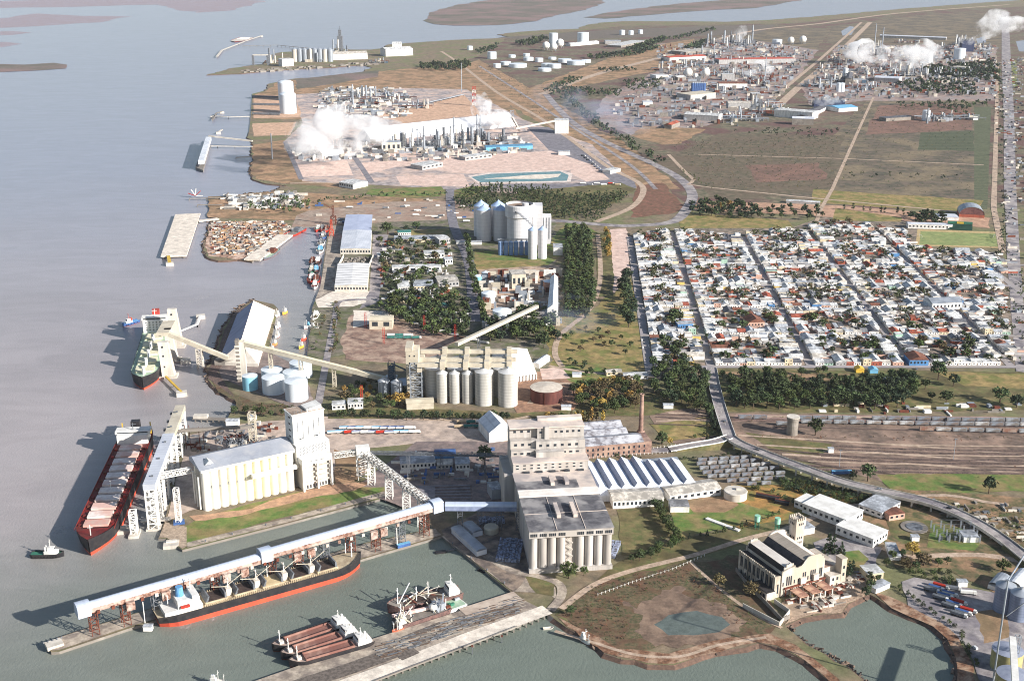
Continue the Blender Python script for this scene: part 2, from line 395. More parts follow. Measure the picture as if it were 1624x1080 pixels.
m0 = len(lb.V); lb.V += low_ring
for i in range(n_):
 j = (i+1) % n_; f = [i, m0+i, m0+j, j] if sg > 0 else [j, m0+j, m0+i, i]
 lb.Fc.append(f); lb.mi.append(1 if F2[i] == 'n' else 2)
tag(lb.build('ground', [land_m, shore_m, conc_d]), None, None, None, 'structure')
# ---- islands and far mud banks
def flat(name, px, m, z=.6, st=40, am=8):
 return patch(name, px, m, st, am, z=z)
marsh_far = mat('tidal_marsh', (114,104,94), (94,92,78), scale=0.0104, detail=7, c3=(132,110,104), scale3=0.0033)
flat('island', [(671,33),(680,22),(720,9),(775,1),(830,-4),(930,-8),(960,4),(930,16),(880,25),(850,34),(790,40),(720,41),(690,39)], marsh_far, 1, 120, 22)
flat('island', [(925,28),(955,22),(1010,14),(1080,6),(1180,-2),(1300,-4),(1240,6),(1200,13),(1120,17),(1020,25),(960,30)], marsh_far, 1, 120, 20)
flat('island', [(-40,101),(40,103),(85,100),(106,103),(104,109),(60,112),(-40,116)], marsh_far, .8, 60, 10)
flat('island', [(980,-2),(1100,-8),(1500,-22),(1700,-20),(1560,-8),(1420,-2),(1290,-2)], marsh_far, .9, 150, 20)
mudbank = mat('far_mud_bank', (146,132,134), (150,142,150), scale=0.0156, detail=5)
for px in ([(-60,38),(60,22),(130,26),(210,27),(160,36),(60,42),(-60,48)], [(-40,4),(120,-2),(300,-2),(420,2),(360,18),(310,21),(250,8),(100,12),(-40,14)], [(-60,52),(20,50),(50,52),(20,56),(-60,58)], [(-60,70),(10,67),(34,70),(0,76),(-60,78)]):
 flat('mud_bank', px, mudbank, .12, 120, 45)
# ---- areas of ground, back to front
patch('scrubland', [(800,62),(990,42),(1240,38),(1500,16),(2400,-20),(2400,330),(1600,330),(1100,330),(1000,240),(860,150),(740,100)], scrub_m, 120, 14)
patch('field', [(1310,68),(1320,42),(1480,22),(1590,22),(1590,80),(1420,70)], purple_f, 80, 8)
patch('field', [(1110,92),(1130,62),(1240,44),(1320,48),(1255,120)], purple_f, 80, 8)
patch('field', [(1240,300),(1375,160),(1560,160),(1560,330),(1240,325)], purple_f, 60, 5)
patch('field', [(1040,260),(1140,212),(1340,215),(1320,300),(1150,320)], mat('brown_heath', (116,102,84), (86,82,64), scale=0.065, detail=9, c3=(106,92,76), scale3=0.0154, contrast=1.5), 60, 6)
patch('field', [(1395,168),(1480,163),(1542,172),(1542,206),(1372,214)], mat('reddish_field', (134,102,88), (108,86,74), scale=.02, detail=9), 60, 7)
patch('field', [(1180,262),(1300,258),(1310,285),(1200,290)], MATS['reddish_field'], 50, 9)
patch('field', [(1460,210),(1545,208),(1545,240),(1455,238)], mat('dark_crop', (72,86,62), (96,92,72), scale=0.52, detail=2, wave=('y', 22, .6)), 60, 3)
patch('field', [(1545,170),(1572,170),(1566,332),(1545,332)], mat('green_crop', (82,96,68), (104,98,78), scale=0.52, detail=2, wave=('y', 16, .5)))
patch('field', [(1290,300),(1560,318),(1555,338),(1290,322)], drygrass_m, 50, 4)
patch('lawn', [(1600,96),(1612,96),(1614,140),(1600,140)], grass_m)
patch('lawn', [(1548,132),(1585,130),(1585,153),(1550,155)], grass_m)
patch('pond', [(1334,50),(1348,42),(1358,44),(1350,56),(1336,57)], wm)
patch('pond', [(1548,62),(1562,58),(1564,68),(1550,69)], wm)
patch('pond', [(1611,66),(1660,60),(1664,84),(1616,82)], wm)
patch('bare_ground', [(1040,70),(1180,62),(1300,80),(1240,150),(1180,175),(1120,200),(1000,215),(940,190),(960,150),(1050,110)], mat('industrial_ground', (166,138,126), (126,112,108), scale=0.039, detail=9, c3=(150,140,136), scale3=0.0132, contrast=1.5), 60, 8)
patch('bare_ground', [(1330,72),(1580,72),(1580,160),(1370,160),(1290,175),(1270,140)], MATS['industrial_ground'], 60, 8)
patch('bare_ground', [(1050,230),(1000,215),(1020,200),(1120,205),(1080,228)], ochre_m, 30, 6)
patch('bare_ground', [(700,120),(760,95),(840,140),(1000,80),(1100,62),(1100,100),(860,150),(1010,240),(1080,300),(990,300),(900,220),(760,140)], ochre_m, 60, 7)
patch('scrubland', [(790,60),(930,50),(1120,42),(1230,40),(1200,55),(1000,60),(860,66)], mat('estuary_scrub', (112,100,92), (98,92,80), scale=0.026, detail=7), 80, 8)
patch('bare_ground', [(441,130),(560,118),(640,110),(740,100),(790,150),(830,190),(600,180),(470,190),(402,188),(405,150),(422,145)], ochre_m, 60, 6)
patch('scrubland', [(470,126),(560,116),(600,112),(600,122),(500,138),(470,142)], marsh_far, 30, 4)
patch('bare_ground', [(402,152),(500,150),(500,186),(402,188)], mat('tan_gravel', (206,170,142), (180,146,122), scale=0.078))
patch('bare_ground', [(400,196),(470,194),(460,215),(402,216)], MATS['tan_gravel'], 20, 2)
patch('bare_ground', [(402,230),(450,222),(475,285),(540,290),(560,300),(450,291),(405,284),(398,270)], ochre_m, 25, 5)
# refinery yard
yard_m = mat('refinery_yard', (176,164,160), (132,124,124), scale=0.065, detail=8, c3=(196,172,158), scale3=0.022, contrast=1.4)
patch('bare_ground', [(470,150),(640,140),(740,142),(830,190),(940,230),(1008,300),(890,312),(640,296),(480,288),(450,225),(480,196)], yard_m, 40, 3)
patch('bare_ground', [(640,170),(735,150),(765,182),(640,196),(600,185)], MATS['tan_gravel'])
for px in ([(471,262),(550,254),(560,278),(475,281)], [(565,259),(760,246),(905,238),(965,262),(920,270),(740,276),(640,262),(575,279)], [(628,280),(735,276),(745,296),(636,294)], [(832,205),(860,205),(905,232),(880,237),(864,232)], [(905,262),(965,264),(968,282),(930,288),(905,276)], [(600,240),(660,238),(660,250),(606,250)]):
 patch('bare_ground', px, pink_m)
patch('pavement', [(836,202),(870,202),(1004,284),(1010,298),(980,306),(888,306),(760,292),(905,292),(968,285),(940,262),(870,238)], asph)
patch('pond', [(742,279),(775,274),(890,270),(908,276),(905,289),(760,292)], mat('pond_rim', (222,206,196), (200,186,176)))
patch('pond', [(747,281),(778,276),(888,272),(902,278),(899,287),(762,289.5)], mat('treatment_water', (84,122,124), (96,134,134), rough=.2))
patch('mud_bank', [(766,284),(850,277),(890,276),(885,281),(860,284)], pale_c)
for px in ([(585,300),(700,296),(710,310),(640,316),(580,308)], [(720,302),(745,296),(780,295),(745,313),(720,314)]): patch('lawn', px, grass_m, 25, 2)
# middle strip
patch('bare_ground', [(330,312),(440,304),(560,310),(720,318),(720,328),(560,332),(470,350),(330,345)], ochre_m, 25, 5)
patch('pavement', [(470,342),(490,334),(620,320),(712,318),(812,336),(812,352),(640,352),(524,357),(462,360)], dirt_m, 30, 2)
patch('bare_ground', [(334,352),(450,350),(461,361),(413,402),(400,414),(330,406),(325,392)], mat('scrap_ground', (176,140,116), (120,90,78), scale=0.208, detail=7, contrast=1.8, c3=(208,180,160), scale3=0.066), 10, 2)
patch('quay', [(524,358),(548,358),(530,470),(500,475),(508,455)], quay_m)
patch('pavement', [(548,356),(760,346),(880,350),(890,600),(720,570),(560,560),(486,575),(500,476),(530,470)], mat('town_ground', (132,122,108), (104,98,84), scale=0.13, detail=8, c3=(94,98,66), scale3=0.044, contrast=1.4), 30, 3)
patch('pavement', [(592,372),(616,372),(600,480),(570,490),(586,462)], asph_l)
patch('pavement', [(500,476),(528,462),(586,462),(580,480),(560,486),(505,488)], pale_c, 12, 2)
patch('grass', [(625,368),(712,362),(715,378),(625,382)], drygrass_m, 10, 1)
patch('bare_ground', [(556,500),(618,500),(740,535),(700,552),(700,580),(548,570),(540,545)], mat('brown_yard', (150,122,106), (120,98,88), scale=0.156, detail=7, c3=(170,146,128), scale3=0.066), 14, 2)
patch('pavement', [(560,492),(620,494),(620,505),(560,520)], pale_c, 10, 1)
patch('grass', [(752,398),(860,398),(905,345),(955,372),(912,390),(870,420),(820,428),(752,420)], grass_m, 12, 2)
patch('grass', [(745,412),(820,414),(870,420),(800,432),(750,428)], drygrass_m, 12, 3)
patch('bare_ground', [(752,428),(890,420),(885,510),(770,520)], mat('plant_ground', (186,160,138), (140,122,108), scale=0.13, detail=7, contrast=1.5), 12, 3)
patch('grass', [(860,510),(940,490),(1000,440),(1010,480),(1040,600),(960,620),(880,600)], drygrass_m, 20, 4)
patch('grass', [(880,580),(980,575),(990,608),(930,612),(885,600)], grass_m, 14, 3)
patch('bare_ground', [(968,364),(993,362),(1000,430),(984,455),(972,470)], pink_m, 14, 2)
patch('grass', [(944,372),(966,366),(974,440),(972,470),(948,470)], grass2_m, 14, 1)
patch('grass', [(1078,340),(1100,338),(1250,350),(1258,362),(1180,372),(1080,366)], drygrass_m, 20, 3)
patch('grass', [(1000,345),(1010,295),(1050,290),(1088,330),(1060,340)], mat('rust_scrub', (134,92,76), (98,78,60), scale=0.156, detail=7), 20, 4)
patch('grass', [(880,345),(960,330),(1010,300),(985,290),(870,300),(820,300),(820,345)], grass2_m, 30, 3)
# town, streets between the blocks are laid later
patch('town_plots', [(1005,372),(1100,362),(1255,362),(1340,330),(1440,352),(1456,362),(1455,395),(1590,400),(1604,470),(1615,584),(1120,582),(1035,606),(1030,560)], mat('plots', (122,112,100), (86,84,70), scale=0.26, detail=8, c3=(150,132,118), scale3=0.088, contrast=1.6))
patch('playing_field', [(1455,364),(1584,368),(1590,394),(1452,390)], mat('touchline_dirt', (186,164,120), (168,146,104), scale=0.208))
patch('playing_field', [(1460,367),(1581,371),(1586,391),(1458,388)], mat('pitch_grass', (122,136,84), (144,148,96), scale=0.078, detail=6))
patch('bare_ground', [(1100,318),(1330,326),(1570,346),(1570,362),(1440,352),(1250,340),(1100,334)], mat('sandy_verge', (190,152,126), (164,130,108), scale=0.078, detail=7), 25, 3)
patch('grass', [(1325,330),(1430,345),(1430,352),(1320,350)], drygrass_m)
# park strip and rail land south of the town
patch('grass', [(1125,585),(1640,590),(1640,650),(1300,655),(1150,652)], grass2_m, 18, 3)
patch('bare_ground', [(1150,590),(1350,592),(1340,604),(1160,604)], ochre_m, 16, 3)
patch('grass', [(1480,590),(1640,592),(1640,618),(1530,612)], drygrass_m, 16, 3)
patch('rail_yard', [(1030,645),(1140,650),(1160,655),(1700,662),(1700,780),(1400,764),(1160,700),(1100,712),(1060,700),(1030,660)], rail_ground, 25, 3)
patch('bare_ground', [(1168,656),(1640,662),(1640,676),(1160,668)], mat('pinkish_track', (164,138,128), (144,118,108), scale=0.13), 20, 1.5)
patch('grass', [(1180,685),(1320,704),(1300,722),(1220,712)], grass2_m, 16, 3)
patch('grass', [(1390,752),(1640,748),(1640,780),(1420,782)], grass_m, 16, 3)
patch('grass', [(1030,672),(1140,660),(1146,690),(1060,700)], drygrass_m, 14, 3)
patch('grass', [(900,640),(1110,612),(1130,640),(1010,660),(920,664)], grass2_m, 16, 4)
# lower right
patch('grass', [(1420,775),(1640,790),(1700,1000),(1560,930),(1500,900),(1420,900),(1400,840),(1300,800)], mat('rough_ground', (112,98,72), (80,84,54), scale=0.182, detail=8, c3=(150,120,92), scale3=0.066, contrast=1.5), 16, 3)
patch('bare_ground', [(1160,768),(1300,768),(1400,790),(1330,800),(1180,850),(1150,830)], mat('orange_dry_grass', (178,134,78), (146,112,66), scale=0.156, detail=8, c3=(120,112,62), scale3=0.066), 14, 3)
patch('grass', [(978,808),(1060,800),(1065,850),(1010,880),(985,880)], grass2_m, 14, 2)
patch('grass', [(1052,800),(1150,790),(1240,815),(1180,830),(1085,855)], grass_m, 14, 3)
patch('grass', [(1000,880),(1090,850),(1240,825),(1330,800),(1200,850),(1090,895),(900,985),(880,975)], grass2_m, 14, 3)
patch('grass', [(880,975),(940,925),(1090,892),(1170,880),(1240,985),(1200,1010),(1100,1020),(980,1030),(930,1005)], marsh_m, 7, 4)
patch('mud', [(1010,965),(1050,935),(1080,928),(1090,945),(1140,955),(1185,985),(1160,1010),(1110,1025),(1040,1025),(1005,1000),(1020,975),(985,952)], mudflat, 5, 3.5)
patch('pond', [(1037,990),(1060,975),(1105,968),(1145,978),(1158,990),(1140,1002),(1100,1007),(1060,1007)], mat('still_pond', (90,98,94), (98,106,100), rough=.25, scale=0.052), 8, 1)
bank_m = mat('brown_rock_bank', (148,108,82), (100,72,56), scale=0.52, detail=7, c3=(160,134,112), scale3=0.11)
patch('bank', [(885,978),(930,1000),(980,1028),(1060,1036),(1110,1022),(1160,1010),(1220,1004),(1262,1022),(1330,1076),(1345,1110),(1335,1110),(1316,1080),(1262,1037),(1233,1023),(1203,1018),(1158,1027),(1069,1052),(1027,1051),(958,1034),(899,993)], bank_m, 8, 1.2)
patch('grass', [(700,850),(815,938),(870,940),(884,952),(880,930),(840,905),(760,850)], quay_m)
patch('grass', [(826,908),(882,922),(878,945),(850,940)], grass2_m, 10, 1)
patch('pavement', [(700,840),(795,795),(830,830),(845,905),(815,938),(704,850)], mat('dark_yard', (122,108,98), (92,84,80), scale=0.208, detail=7, c3=(150,132,116), scale3=0.066), 10, 1)
patch('pavement', [(420,668),(520,660),(810,665),(815,760),(700,700),(530,716),(530,760),(300,810),(262,828),(277,771),(300,690),(362,676)], mat('terminal_yard', (176,158,144), (150,136,128), scale=0.104, detail=8, c3=(192,172,156), scale3=0.033), 14, 1.5)
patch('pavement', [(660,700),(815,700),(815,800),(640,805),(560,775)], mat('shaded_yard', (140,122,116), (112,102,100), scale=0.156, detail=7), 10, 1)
patch('pavement', [(660,770),(745,768),(748,798),(690,800)], asph, 0, 0)
patch('grass', [(540,770),(612,772),(615,782),(440,822),(296,862),(292,835),(320,820),(470,780)], grass_m, 9, 1.6)
patch('bare_ground', [(440,790),(530,766),(590,764),(560,778),(480,792),(380,818),(310,826),(300,818),(400,806)], mat('tan_dirt', (190,150,120), (160,128,104), scale=0.208, detail=6), 8, 1.2)
patch('quay', [(297,860),(440,825),(612,778),(620,784),(440,832),(297,868)], quay_m)
patch('pavement', [(252,852),(262,828),(296,835),(296,866),(289,870),(264,852)], mat('broken_concrete', (178,158,138), (140,124,108), scale=0.52, detail=6))
patch('quay', [(690,838),(581,861),(240,965),(120,1002),(76,1016),(83,1031),(94,1030),(205,993),(400,937),(604,876),(700,848)], quay_m)
patch('quay', [(815,943),(868,970),(820,989),(633,1057),(420,1138),(344,1100),(462,1059),(592,1012),(737,966)], quay_m)
patch('grass', [(530,712),(600,735),(560,764),(533,766)], ochre_m, 8, 1)
patch('grass', [(330,590),(345,602),(372,625),(400,636),(450,642),(510,640),(510,660),(380,656),(372,634),(346,620)], marsh_m, 8, 1)
patch('bare_ground', [(345,560),(380,548),(430,560),(480,585),(500,640),(460,645),(400,620),(350,600)], mat('tank_yard', (142,126,118), (112,102,98), scale=0.208, detail=6), 8, 1)
patch('rock_bank', [(374,494),(400,480),(380,540),(345,590),(372,630),(330,600),(332,585),(348,549),(356,523)], mat('rock_armour', (126,104,94), (70,60,58), scale=0.91, detail=5, contrast=2))
patch('grass', [(520,640),(815,655),(900,640),(900,662),(640,664),(520,664)], grass2_m, 10, 1)
patch('bare_ground', [(800,600),(880,585),(925,625),(910,650),(820,655),(810,630)], mat('bund_earth', (160,124,100), (126,98,82), scale=0.208, detail=6), 10, 1)
patch('bare_ground', [(856,585),(890,582),(905,600),(860,602)], pink_m)
patch('pavement', [(1240,955),(1330,915),(1380,905),(1392,922),(1335,962),(1300,970),(1250,985)], mat('castle_forecourt', (196,172,148), (160,138,118), scale=0.312, detail=7, c3=(140,122,104), scale3=0.11), 8, 1)
patch('pavement', [(1320,850),(1400,868),(1380,910),(1300,900),(1290,860)], asph_l, 8, 1)
patch('lawn', [(1330,876),(1362,872),(1378,886),(1362,905),(1335,908)], grass_m, 6, .5)
patch('lawn', [(1400,808),(1440,818),(1480,826),(1470,860),(1430,862),(1412,845)], grass2_m, 8, .5)
patch('lawn', [(1478,828),(1530,838),(1555,862),(1545,873),(1470,868)], grass_m, 8, .5)
patch('bare_ground', [(1430,922),(1450,915),(1580,940),(1624,950),(1640,1060),(1560,1090),(1530,1020),(1480,985),(1440,960)], asph_l, 10, 1)
patch('bare_ground', [(1545,970),(1600,960),(1600,1010),(1560,1020)], ochre_m, 8, 2)
patch('bank', [(1385,938),(1410,945),(1450,965),(1490,985),(1520,1010),(1545,1060),(1550,1120),(1530,1120),(1518,1080),(1515,1040),(1502,1012),(1480,993),(1442,977),(1414,964)], bank_m, 8, 1.2)
patch('bank', [(1244,990),(1256,978),(1300,965),(1340,952),(1375,932),(1380,940),(1345,956),(1335,971),(1304,972),(1272,978)], mat('pale_bank', (196,170,146), (140,118,100), scale=0.52, detail=6), 7, 1)
patch('bare_ground', [(1075,790),(1160,786),(1172,800),(1150,812),(1100,812)], ochre_m, 8, 1)
# ---- roads and tracks
ribbon('road', [(866,150),(905,192),(960,225),(1040,262),(1080,285),(1098,308),(1090,330),(1066,352),(1000,358),(950,356),(880,350),(812,350)], 20, asph_l, 5)
ribbon('road', [(700,82),(730,102),(790,148),(870,196),(960,262),(1010,288),(1020,305),(1000,330),(945,352)], 12, gravel, 5)
ribbon('road', [(760,105),(830,150),(905,200),(1000,262),(1040,300)], 9, asph_l, 5)
ribbon('road', [(860,150),(940,120),(1060,88),(1180,52),(1300,38),(1420,22),(1600,8)], 30, gravel, 5)
ribbon('road', [(1380,36),(1320,95),(1265,140),(1230,172)], 26, gravel)
ribbon('road', [(1366,36),(1300,95),(1245,140),(1210,172)], 14, gravel)
ribbon('road', [(1385,155),(1360,210),(1320,300),(1300,335),(1292,362)], 7, gravel)
ribbon('road', [(1100,245),(1340,252),(1560,262)], 7, gravel)
ribbon('road', [(1060,245),(1100,285),(1130,298),(1560,340)], 8, gravel, 3)
ribbon('road', [(1594,20),(1596,100),(1600,180),(1602,300),(1608,420),(1622,590)], [40,34,27,22,18,14], asph_l)
ribbon('road', [(1582,100),(1580,200),(1576,330),(1590,400)], 10, gravel)
ribbon('road', [(714,300),(714,318),(720,360),(745,420),(752,510)], 16, asph, 3)
ribbon('path', [(560,296),(520,290),(460,291)], 9, gravel, 3)
ribbon('road', [(596,475),(540,478),(532,500),(520,560),(505,640)], 8, asph_l, 4)
ribbon('road', [(560,246),(590,290)], 12, asph)
ribbon('road', [(452,225),(478,285)], 10, asph)
ribbon('path', [(948,372),(952,440),(935,490),(890,530),(880,560),(892,582)], 7, gravel, 5)
ribbon('path', [(870,580),(930,590),(1030,598)], 6, gravel, 3)
ribbon('road', [(840,640),(870,612),(910,610),(945,630)], 6, gravel, 4)
ribbon('track', [(1390,800),(1330,805),(1255,835),(1180,855),(1100,880),(1000,905),(940,928),(890,965)], 5.5, gravel, 5)
ribbon('track', [(872,968),(890,945),(886,925),(850,912),(812,905),(770,880)], 7, quay_m, 4)
ribbon('road', [(1400,868),(1440,882),(1500,880),(1560,880),(1624,890)], 7, gravel, 4)
ribbon('track', [(1240,995),(1200,975),(1150,940),(1110,905),(1095,890)], 3, gravel, 4)
ribbon('road', [(1600,800),(1560,795),(1500,785),(1400,790)], 5, gravel, 3)
ribbon('track', [(880,1000),(940,1018),(1010,1038),(1080,1040),(1140,1022),(1215,1010)], 3, gravel, 4)
ribbon('road', [(640,664),(800,668),(840,660)], 5, gravel)
ribbon('road', [(925,720),(1060,713)], 11, asph_l)
for k, (x0, y0, x1, y1) in enumerate([(1170,690,1640,722),(1200,705,1640,738),(1040,668,1140,668),(1060,655,1140,660),(1180,660,1640,668),(1240,720,1640,752)]):
 ribbon('track', [(x0,y0),((x0+x1)/2,(y0+y1)/2-2),(x1,y1)], 3.4 if k < 5 else 4.5, gravel, 3)
def rails(px, sep=1.5, n=1, gap=5):
 for i in range(n): pass
# parallel running rails in the yards
for k in range(9):
 ribbon('track', [(1330-k*8,700+k*5.2),((1470+k*2),706+k*5.2),(1660,708+k*5.2)], 2.2, rail_ground if k % 3 else gravel, 3)
 if k % 3: ribbon('track', [(1334-k*8,702+k*5.2),((1474+k*2),708+k*5.2),(1660,710+k*5.2)], 3, MATS['rock_armour'], 3)
rail_m = mat('rail_steel', (92,76,70), (120,104,98), scale=0.78, rough=.5)
RAILB = MB()
def rail_line(px, z=Z0+.15):
 P = [g(x, y, Z0) for x, y in smooth_px(px, 4)]
 for p, q in zip(P, P[1:]):
  d = (q-p).normalized(); n = Vector((-d.y, d.x, 0))
  for s in (-.8, .8): RAILB.bar((p.x+n.x*s, p.y+n.y*s, z), (q.x+n.x*s, q.y+n.y*s, z), .45, .25)
# ================================================================ TREES
GRIT[0] = 0
leaf_m = mat('leaves_dark', (80,92,56), (52,64,40), scale=.9, rough=.8, objrand=.3, detail=2)
leaf2_m = mat('leaves_green', (88,98,52), (58,72,40), scale=.9, rough=.8, objrand=.3, detail=2)
leaf_y = mat('leaves_golden', (178,144,74), (134,112,60), scale=.8, rough=.8, objrand=.25, detail=2)
leaf_b = mat('leaves_brown', (116,102,70), (88,78,56), scale=.9, rough=.9, objrand=.25, detail=2)
leaf_c = mat('needles', (60,74,50), (40,52,38), scale=1.2, rough=.8, objrand=.25, detail=2)
far_leaf = mat('leaves_far', (62,76,58), (44,56,46), scale=.12, rough=.9, detail=3)
def crown_mb(kind, nc, nq, b=None, R=1., o=(0, 0, 0), hh=10., q_=1.2):
 """leaf clumps through a crown volume; unit tree 10 m high"""
 b = b or MB(); rnd = random
 for i in range(nc):
  if kind == 'round':
   while True:
    x, y, z = rnd.uniform(-1,1), rnd.uniform(-1,1), rnd.uniform(-1,1)
    if .15 < x*x+y*y+z*z < 1: break
   k = 1-.18*z; cx, cy, cz = x*3.6*R*k, y*3.6*R*k, 6.1+z*3.0; cr = rnd.uniform(.9, 1.5)*R
  elif kind == 'poplar':
   z = rnd.random(); a = rnd.random()*6.283; r = 1.25*R*math.sin(math.pi*min(1, .12+z*.85))**.7*rnd.uniform(.5, 1)
   cx, cy, cz = r*math.cos(a), r*math.sin(a), 1.6+z*8.0; cr = .62*R
  elif kind == 'conifer':
   z = rnd.random()**1.3; a = rnd.random()*6.283; r = 2.2*R*(1-z)*rnd.uniform(.6, 1)
   cx, cy, cz = r*math.cos(a), r*math.sin(a), 1.2+z*8.4; cr = (.85-.5*z)*R
  else:  # bush
   a = rnd.random()*6.283; r = 3.2*R*math.sqrt(rnd.random()); z = rnd.random()
   cx, cy, cz = r*math.cos(a), r*math.sin(a), 1.4+z*6*(1-(r/3.8/R)**2); cr = 1.3*R
  for j in range(nq):
   u = rnd.gauss(0, .42)*cr; v = rnd.gauss(0, .42)*cr; w = rnd.gauss(0, .34)*cr
   n = Vector((rnd.gauss(0, 1)+u*.5, rnd.gauss(0, 1)+v*.5, rnd.gauss(.6, .8))).normalized()
   t = n.cross(Vector((rnd.gauss(0, 1), rnd.gauss(0, 1), rnd.gauss(0, 1)))).normalized(); s = n.cross(t)
   L_ = rnd.uniform(.32, .62)*(1.25 if nq < 9 else 1)*(.8 if kind in ('poplar', 'conifer') else 1)*q_
   c = Vector((cx+u, cy+v, cz+w))*(hh/10)+Vector(o); L_ *= hh/10
   b.add([c-t*L_, c-s*L_*.6, c+t*L_, c+s*L_*.6], [(0,1,2,3)])
 return b
def trunk_mb(kind, b=None, hh=10, o=(0, 0, 0)):
 b = b or MB(); o = Vector(o); s = hh/10
 if kind == 'round':
  b.tube(o+Vector((0,0,-.8)), o+Vector((.1,.1,3.4))*s, .38*s, 6, .26*s)
  for k in range(5):
   a = k*1.26+random.random(); b.tube(o+Vector((.1,.1,3.2))*s, o+Vector((2.2*math.cos(a), 2.2*math.sin(a), 5.6+random.random()*1.6))*s, .2*s, 4, .06*s)
 elif kind == 'bush':
  for k in range(4):
   a = k*1.6+random.random(); b.tube(o+Vector((0,0,-.5)), o+Vector((1.8*math.cos(a), 1.8*math.sin(a), 4))*s, .14*s, 4, .05*s)
 else: b.tube(o+Vector((0,0,-.6)), o+Vector((0,0,8.6))*s, .24*s, 5, .05*s)
 return b
TREE = {}
def tree_proto(kind, lm, v, far):
 k = (kind, lm.name, v, far)
 if k in TREE: return TREE[k]
 nc, nq = {'round': (34, 16), 'poplar': (34, 13), 'conifer': (34, 13), 'bush': (22, 14)}[kind] if not far else {'round': (20, 7), 'poplar': (14, 7), 'conifer': (14, 7), 'bush': (11, 7)}[kind]
 if far:
  b = crown_mb(kind, nc, nq, q_=1.9); b.m(1); trunk_mb(kind, b)
  TREE[k] = (b.mesh('crown', [lm, trunk_m]), None)
 else: TREE[k] = (crown_mb(kind, nc, nq).mesh('crown', lm), trunk_mb(kind).mesh('trunk', trunk_m))
 return TREE[k]
TNAME = {'round': 'broadleaf_tree', 'poplar': 'poplar_tree', 'conifer': 'cypress_tree', 'bush': 'shrub'}
def tree(P, h, kind='round', lm=None, label=None, group=None, wid=1.0, far=None, name=None, cat=None):
 lm = lm or leaf_m
 if far is None: far = P.y > 1250
 c, t = tree_proto(kind, lm, random.randrange(3), far)
 s = h/10; sc_ = (s*wid*random.uniform(.9, 1.1), s*wid*random.uniform(.9, 1.1), s)
 nm = name or TNAME[kind]; cat = cat or ('shrub' if kind == 'bush' else 'tree')
 if far:
  o = bpy.data.objects.new(nm, c); COL.objects.link(o)
 else:
  o = bpy.data.objects.new(nm, None); COL.objects.link(o); o.empty_display_size = .1
  link('crown', c, o); link('trunk', t, o)
 o.location = P; o.rotation_euler = (0, 0, random.random()*6.28); o.scale = sc_
 return tag(o, label, cat, group)
def inpoly(x, y, P):
 r = False; j = len(P)-1
 for i in range(len(P)):
  (xi, yi), (xj, yj) = P[i], P[j]
  if (yi > y) != (yj > y) and x < (xj-xi)*(y-yi)/(yj-yi)+xi: r = not r
  j = i
 return r
def fill(px, sp, jit=.35):
 """world points inside a pixel polygon, about sp metres apart"""
 W_ = [g(*p) for p in px]; W2 = [(p.x, p.y) for p in W_]
 x0, x1 = min(p[0] for p in W2), max(p[0] for p in W2); y0, y1 = min(p[1] for p in W2), max(p[1] for p in W2)
 out = []; y = y0
 while y < y1:
  x = x0+random.random()*sp
  while x < x1:
   a, b = x+random.uniform(-jit, jit)*sp, y+random.uniform(-jit, jit)*sp
   if inpoly(a, b, W2): out.append(Vector((a, b, Z0)))
   x += sp
  y += sp
 return out
def along(px, sp, wid=0, jit=.3, sm=0):
 P = [g(*p) for p in (smooth_px(px, 5) if sm else px)]; out = []
 for a, b in zip(P, P[1:]):
  d = b-a; L_ = d.length; n = Vector((-d.y, d.x, 0)).normalized(); k = max(1, int(round(L_/sp)))
  for i in range(k): out.append(a+d*((i+.5+random.uniform(-jit, jit))/k)+n*random.uniform(-wid, wid)/2)
 return out
def wood(name, pts, h, kind, m, label, cat='trees', hv=.25, nc=6, nq=7, R=1.0, mats=None):
 """a far stand of trees nobody could count: one object"""
 b = MB(); mats = mats or [m]
 for P in pts:
  b.cur = random.randrange(len(mats)) if len(mats) > 1 else 0
  crown_mb(kind, nc, nq, b, R, P, h*random.uniform(1-hv, 1+hv), 1.5+max(0, P.y-900)/1500)
 return tag(b.build(name, mats), label, cat, None, 'stuff')
# ================================================================ VEHICLES
car_cols = [mat('car_paint_%s' % n, c, rough=.35, spec=.5) for n, c in (('white', (225,225,225)), ('grey', (130,134,140)), ('red', (160,40,36)), ('blue', (44,70,120)), ('black', (30,30,34)), ('silver', (180,184,190)))]
tyre = mat('tyre', (28,28,28), (40,40,40))
def car_proto(m, van=False):
 r = thing('parked_car', 'car', 'car', (0, 0, -500))
 b = MB().box(-2.2, 2.2, -.88, .88, .35, .95)
 if van: b.add([(-2.1,-.85,.95),(1.4,-.85,.95),(1.4,.85,.95),(-2.1,.85,.95),(-2.0,-.8,1.95),(.9,-.8,1.95),(.9,.8,1.95),(-2.0,.8,1.95)], [(0,1,5,4),(1,2,6,5),(2,3,7,6),(3,0,4,7),(4,5,6,7)])
 b.build('body', m, r)
 if not van:
  c = MB().add([(-1.7,-.82,.95),(1.1,-.82,.95),(1.1,.82,.95),(-1.7,.82,.95),(-1.2,-.68,1.42),(.4,-.68,1.42),(.4,.68,1.42),(-1.2,.68,1.42)], [(0,1,5,4),(1,2,6,5),(2,3,7,6),(3,0,4,7)])
  cb = c.build('windscreen', glassd, r); MB().add([(-1.2,-.68,1.43),(.4,-.68,1.43),(.4,.68,1.43),(-1.2,.68,1.43)], [(0,1,2,3)]).build('roof', m, r)
 me = MB().tube((0,-.1,0), (0,.1,0), .33, 8).mesh('wheel', tyre)
 for x in (-1.35, 1.35):
  for y in (-.85, .85): link('wheel', me, r, loc=(x, y, .33))
 return r
CAR = [car_proto(m) for m in car_cols]+[car_proto(car_cols[0], True)]
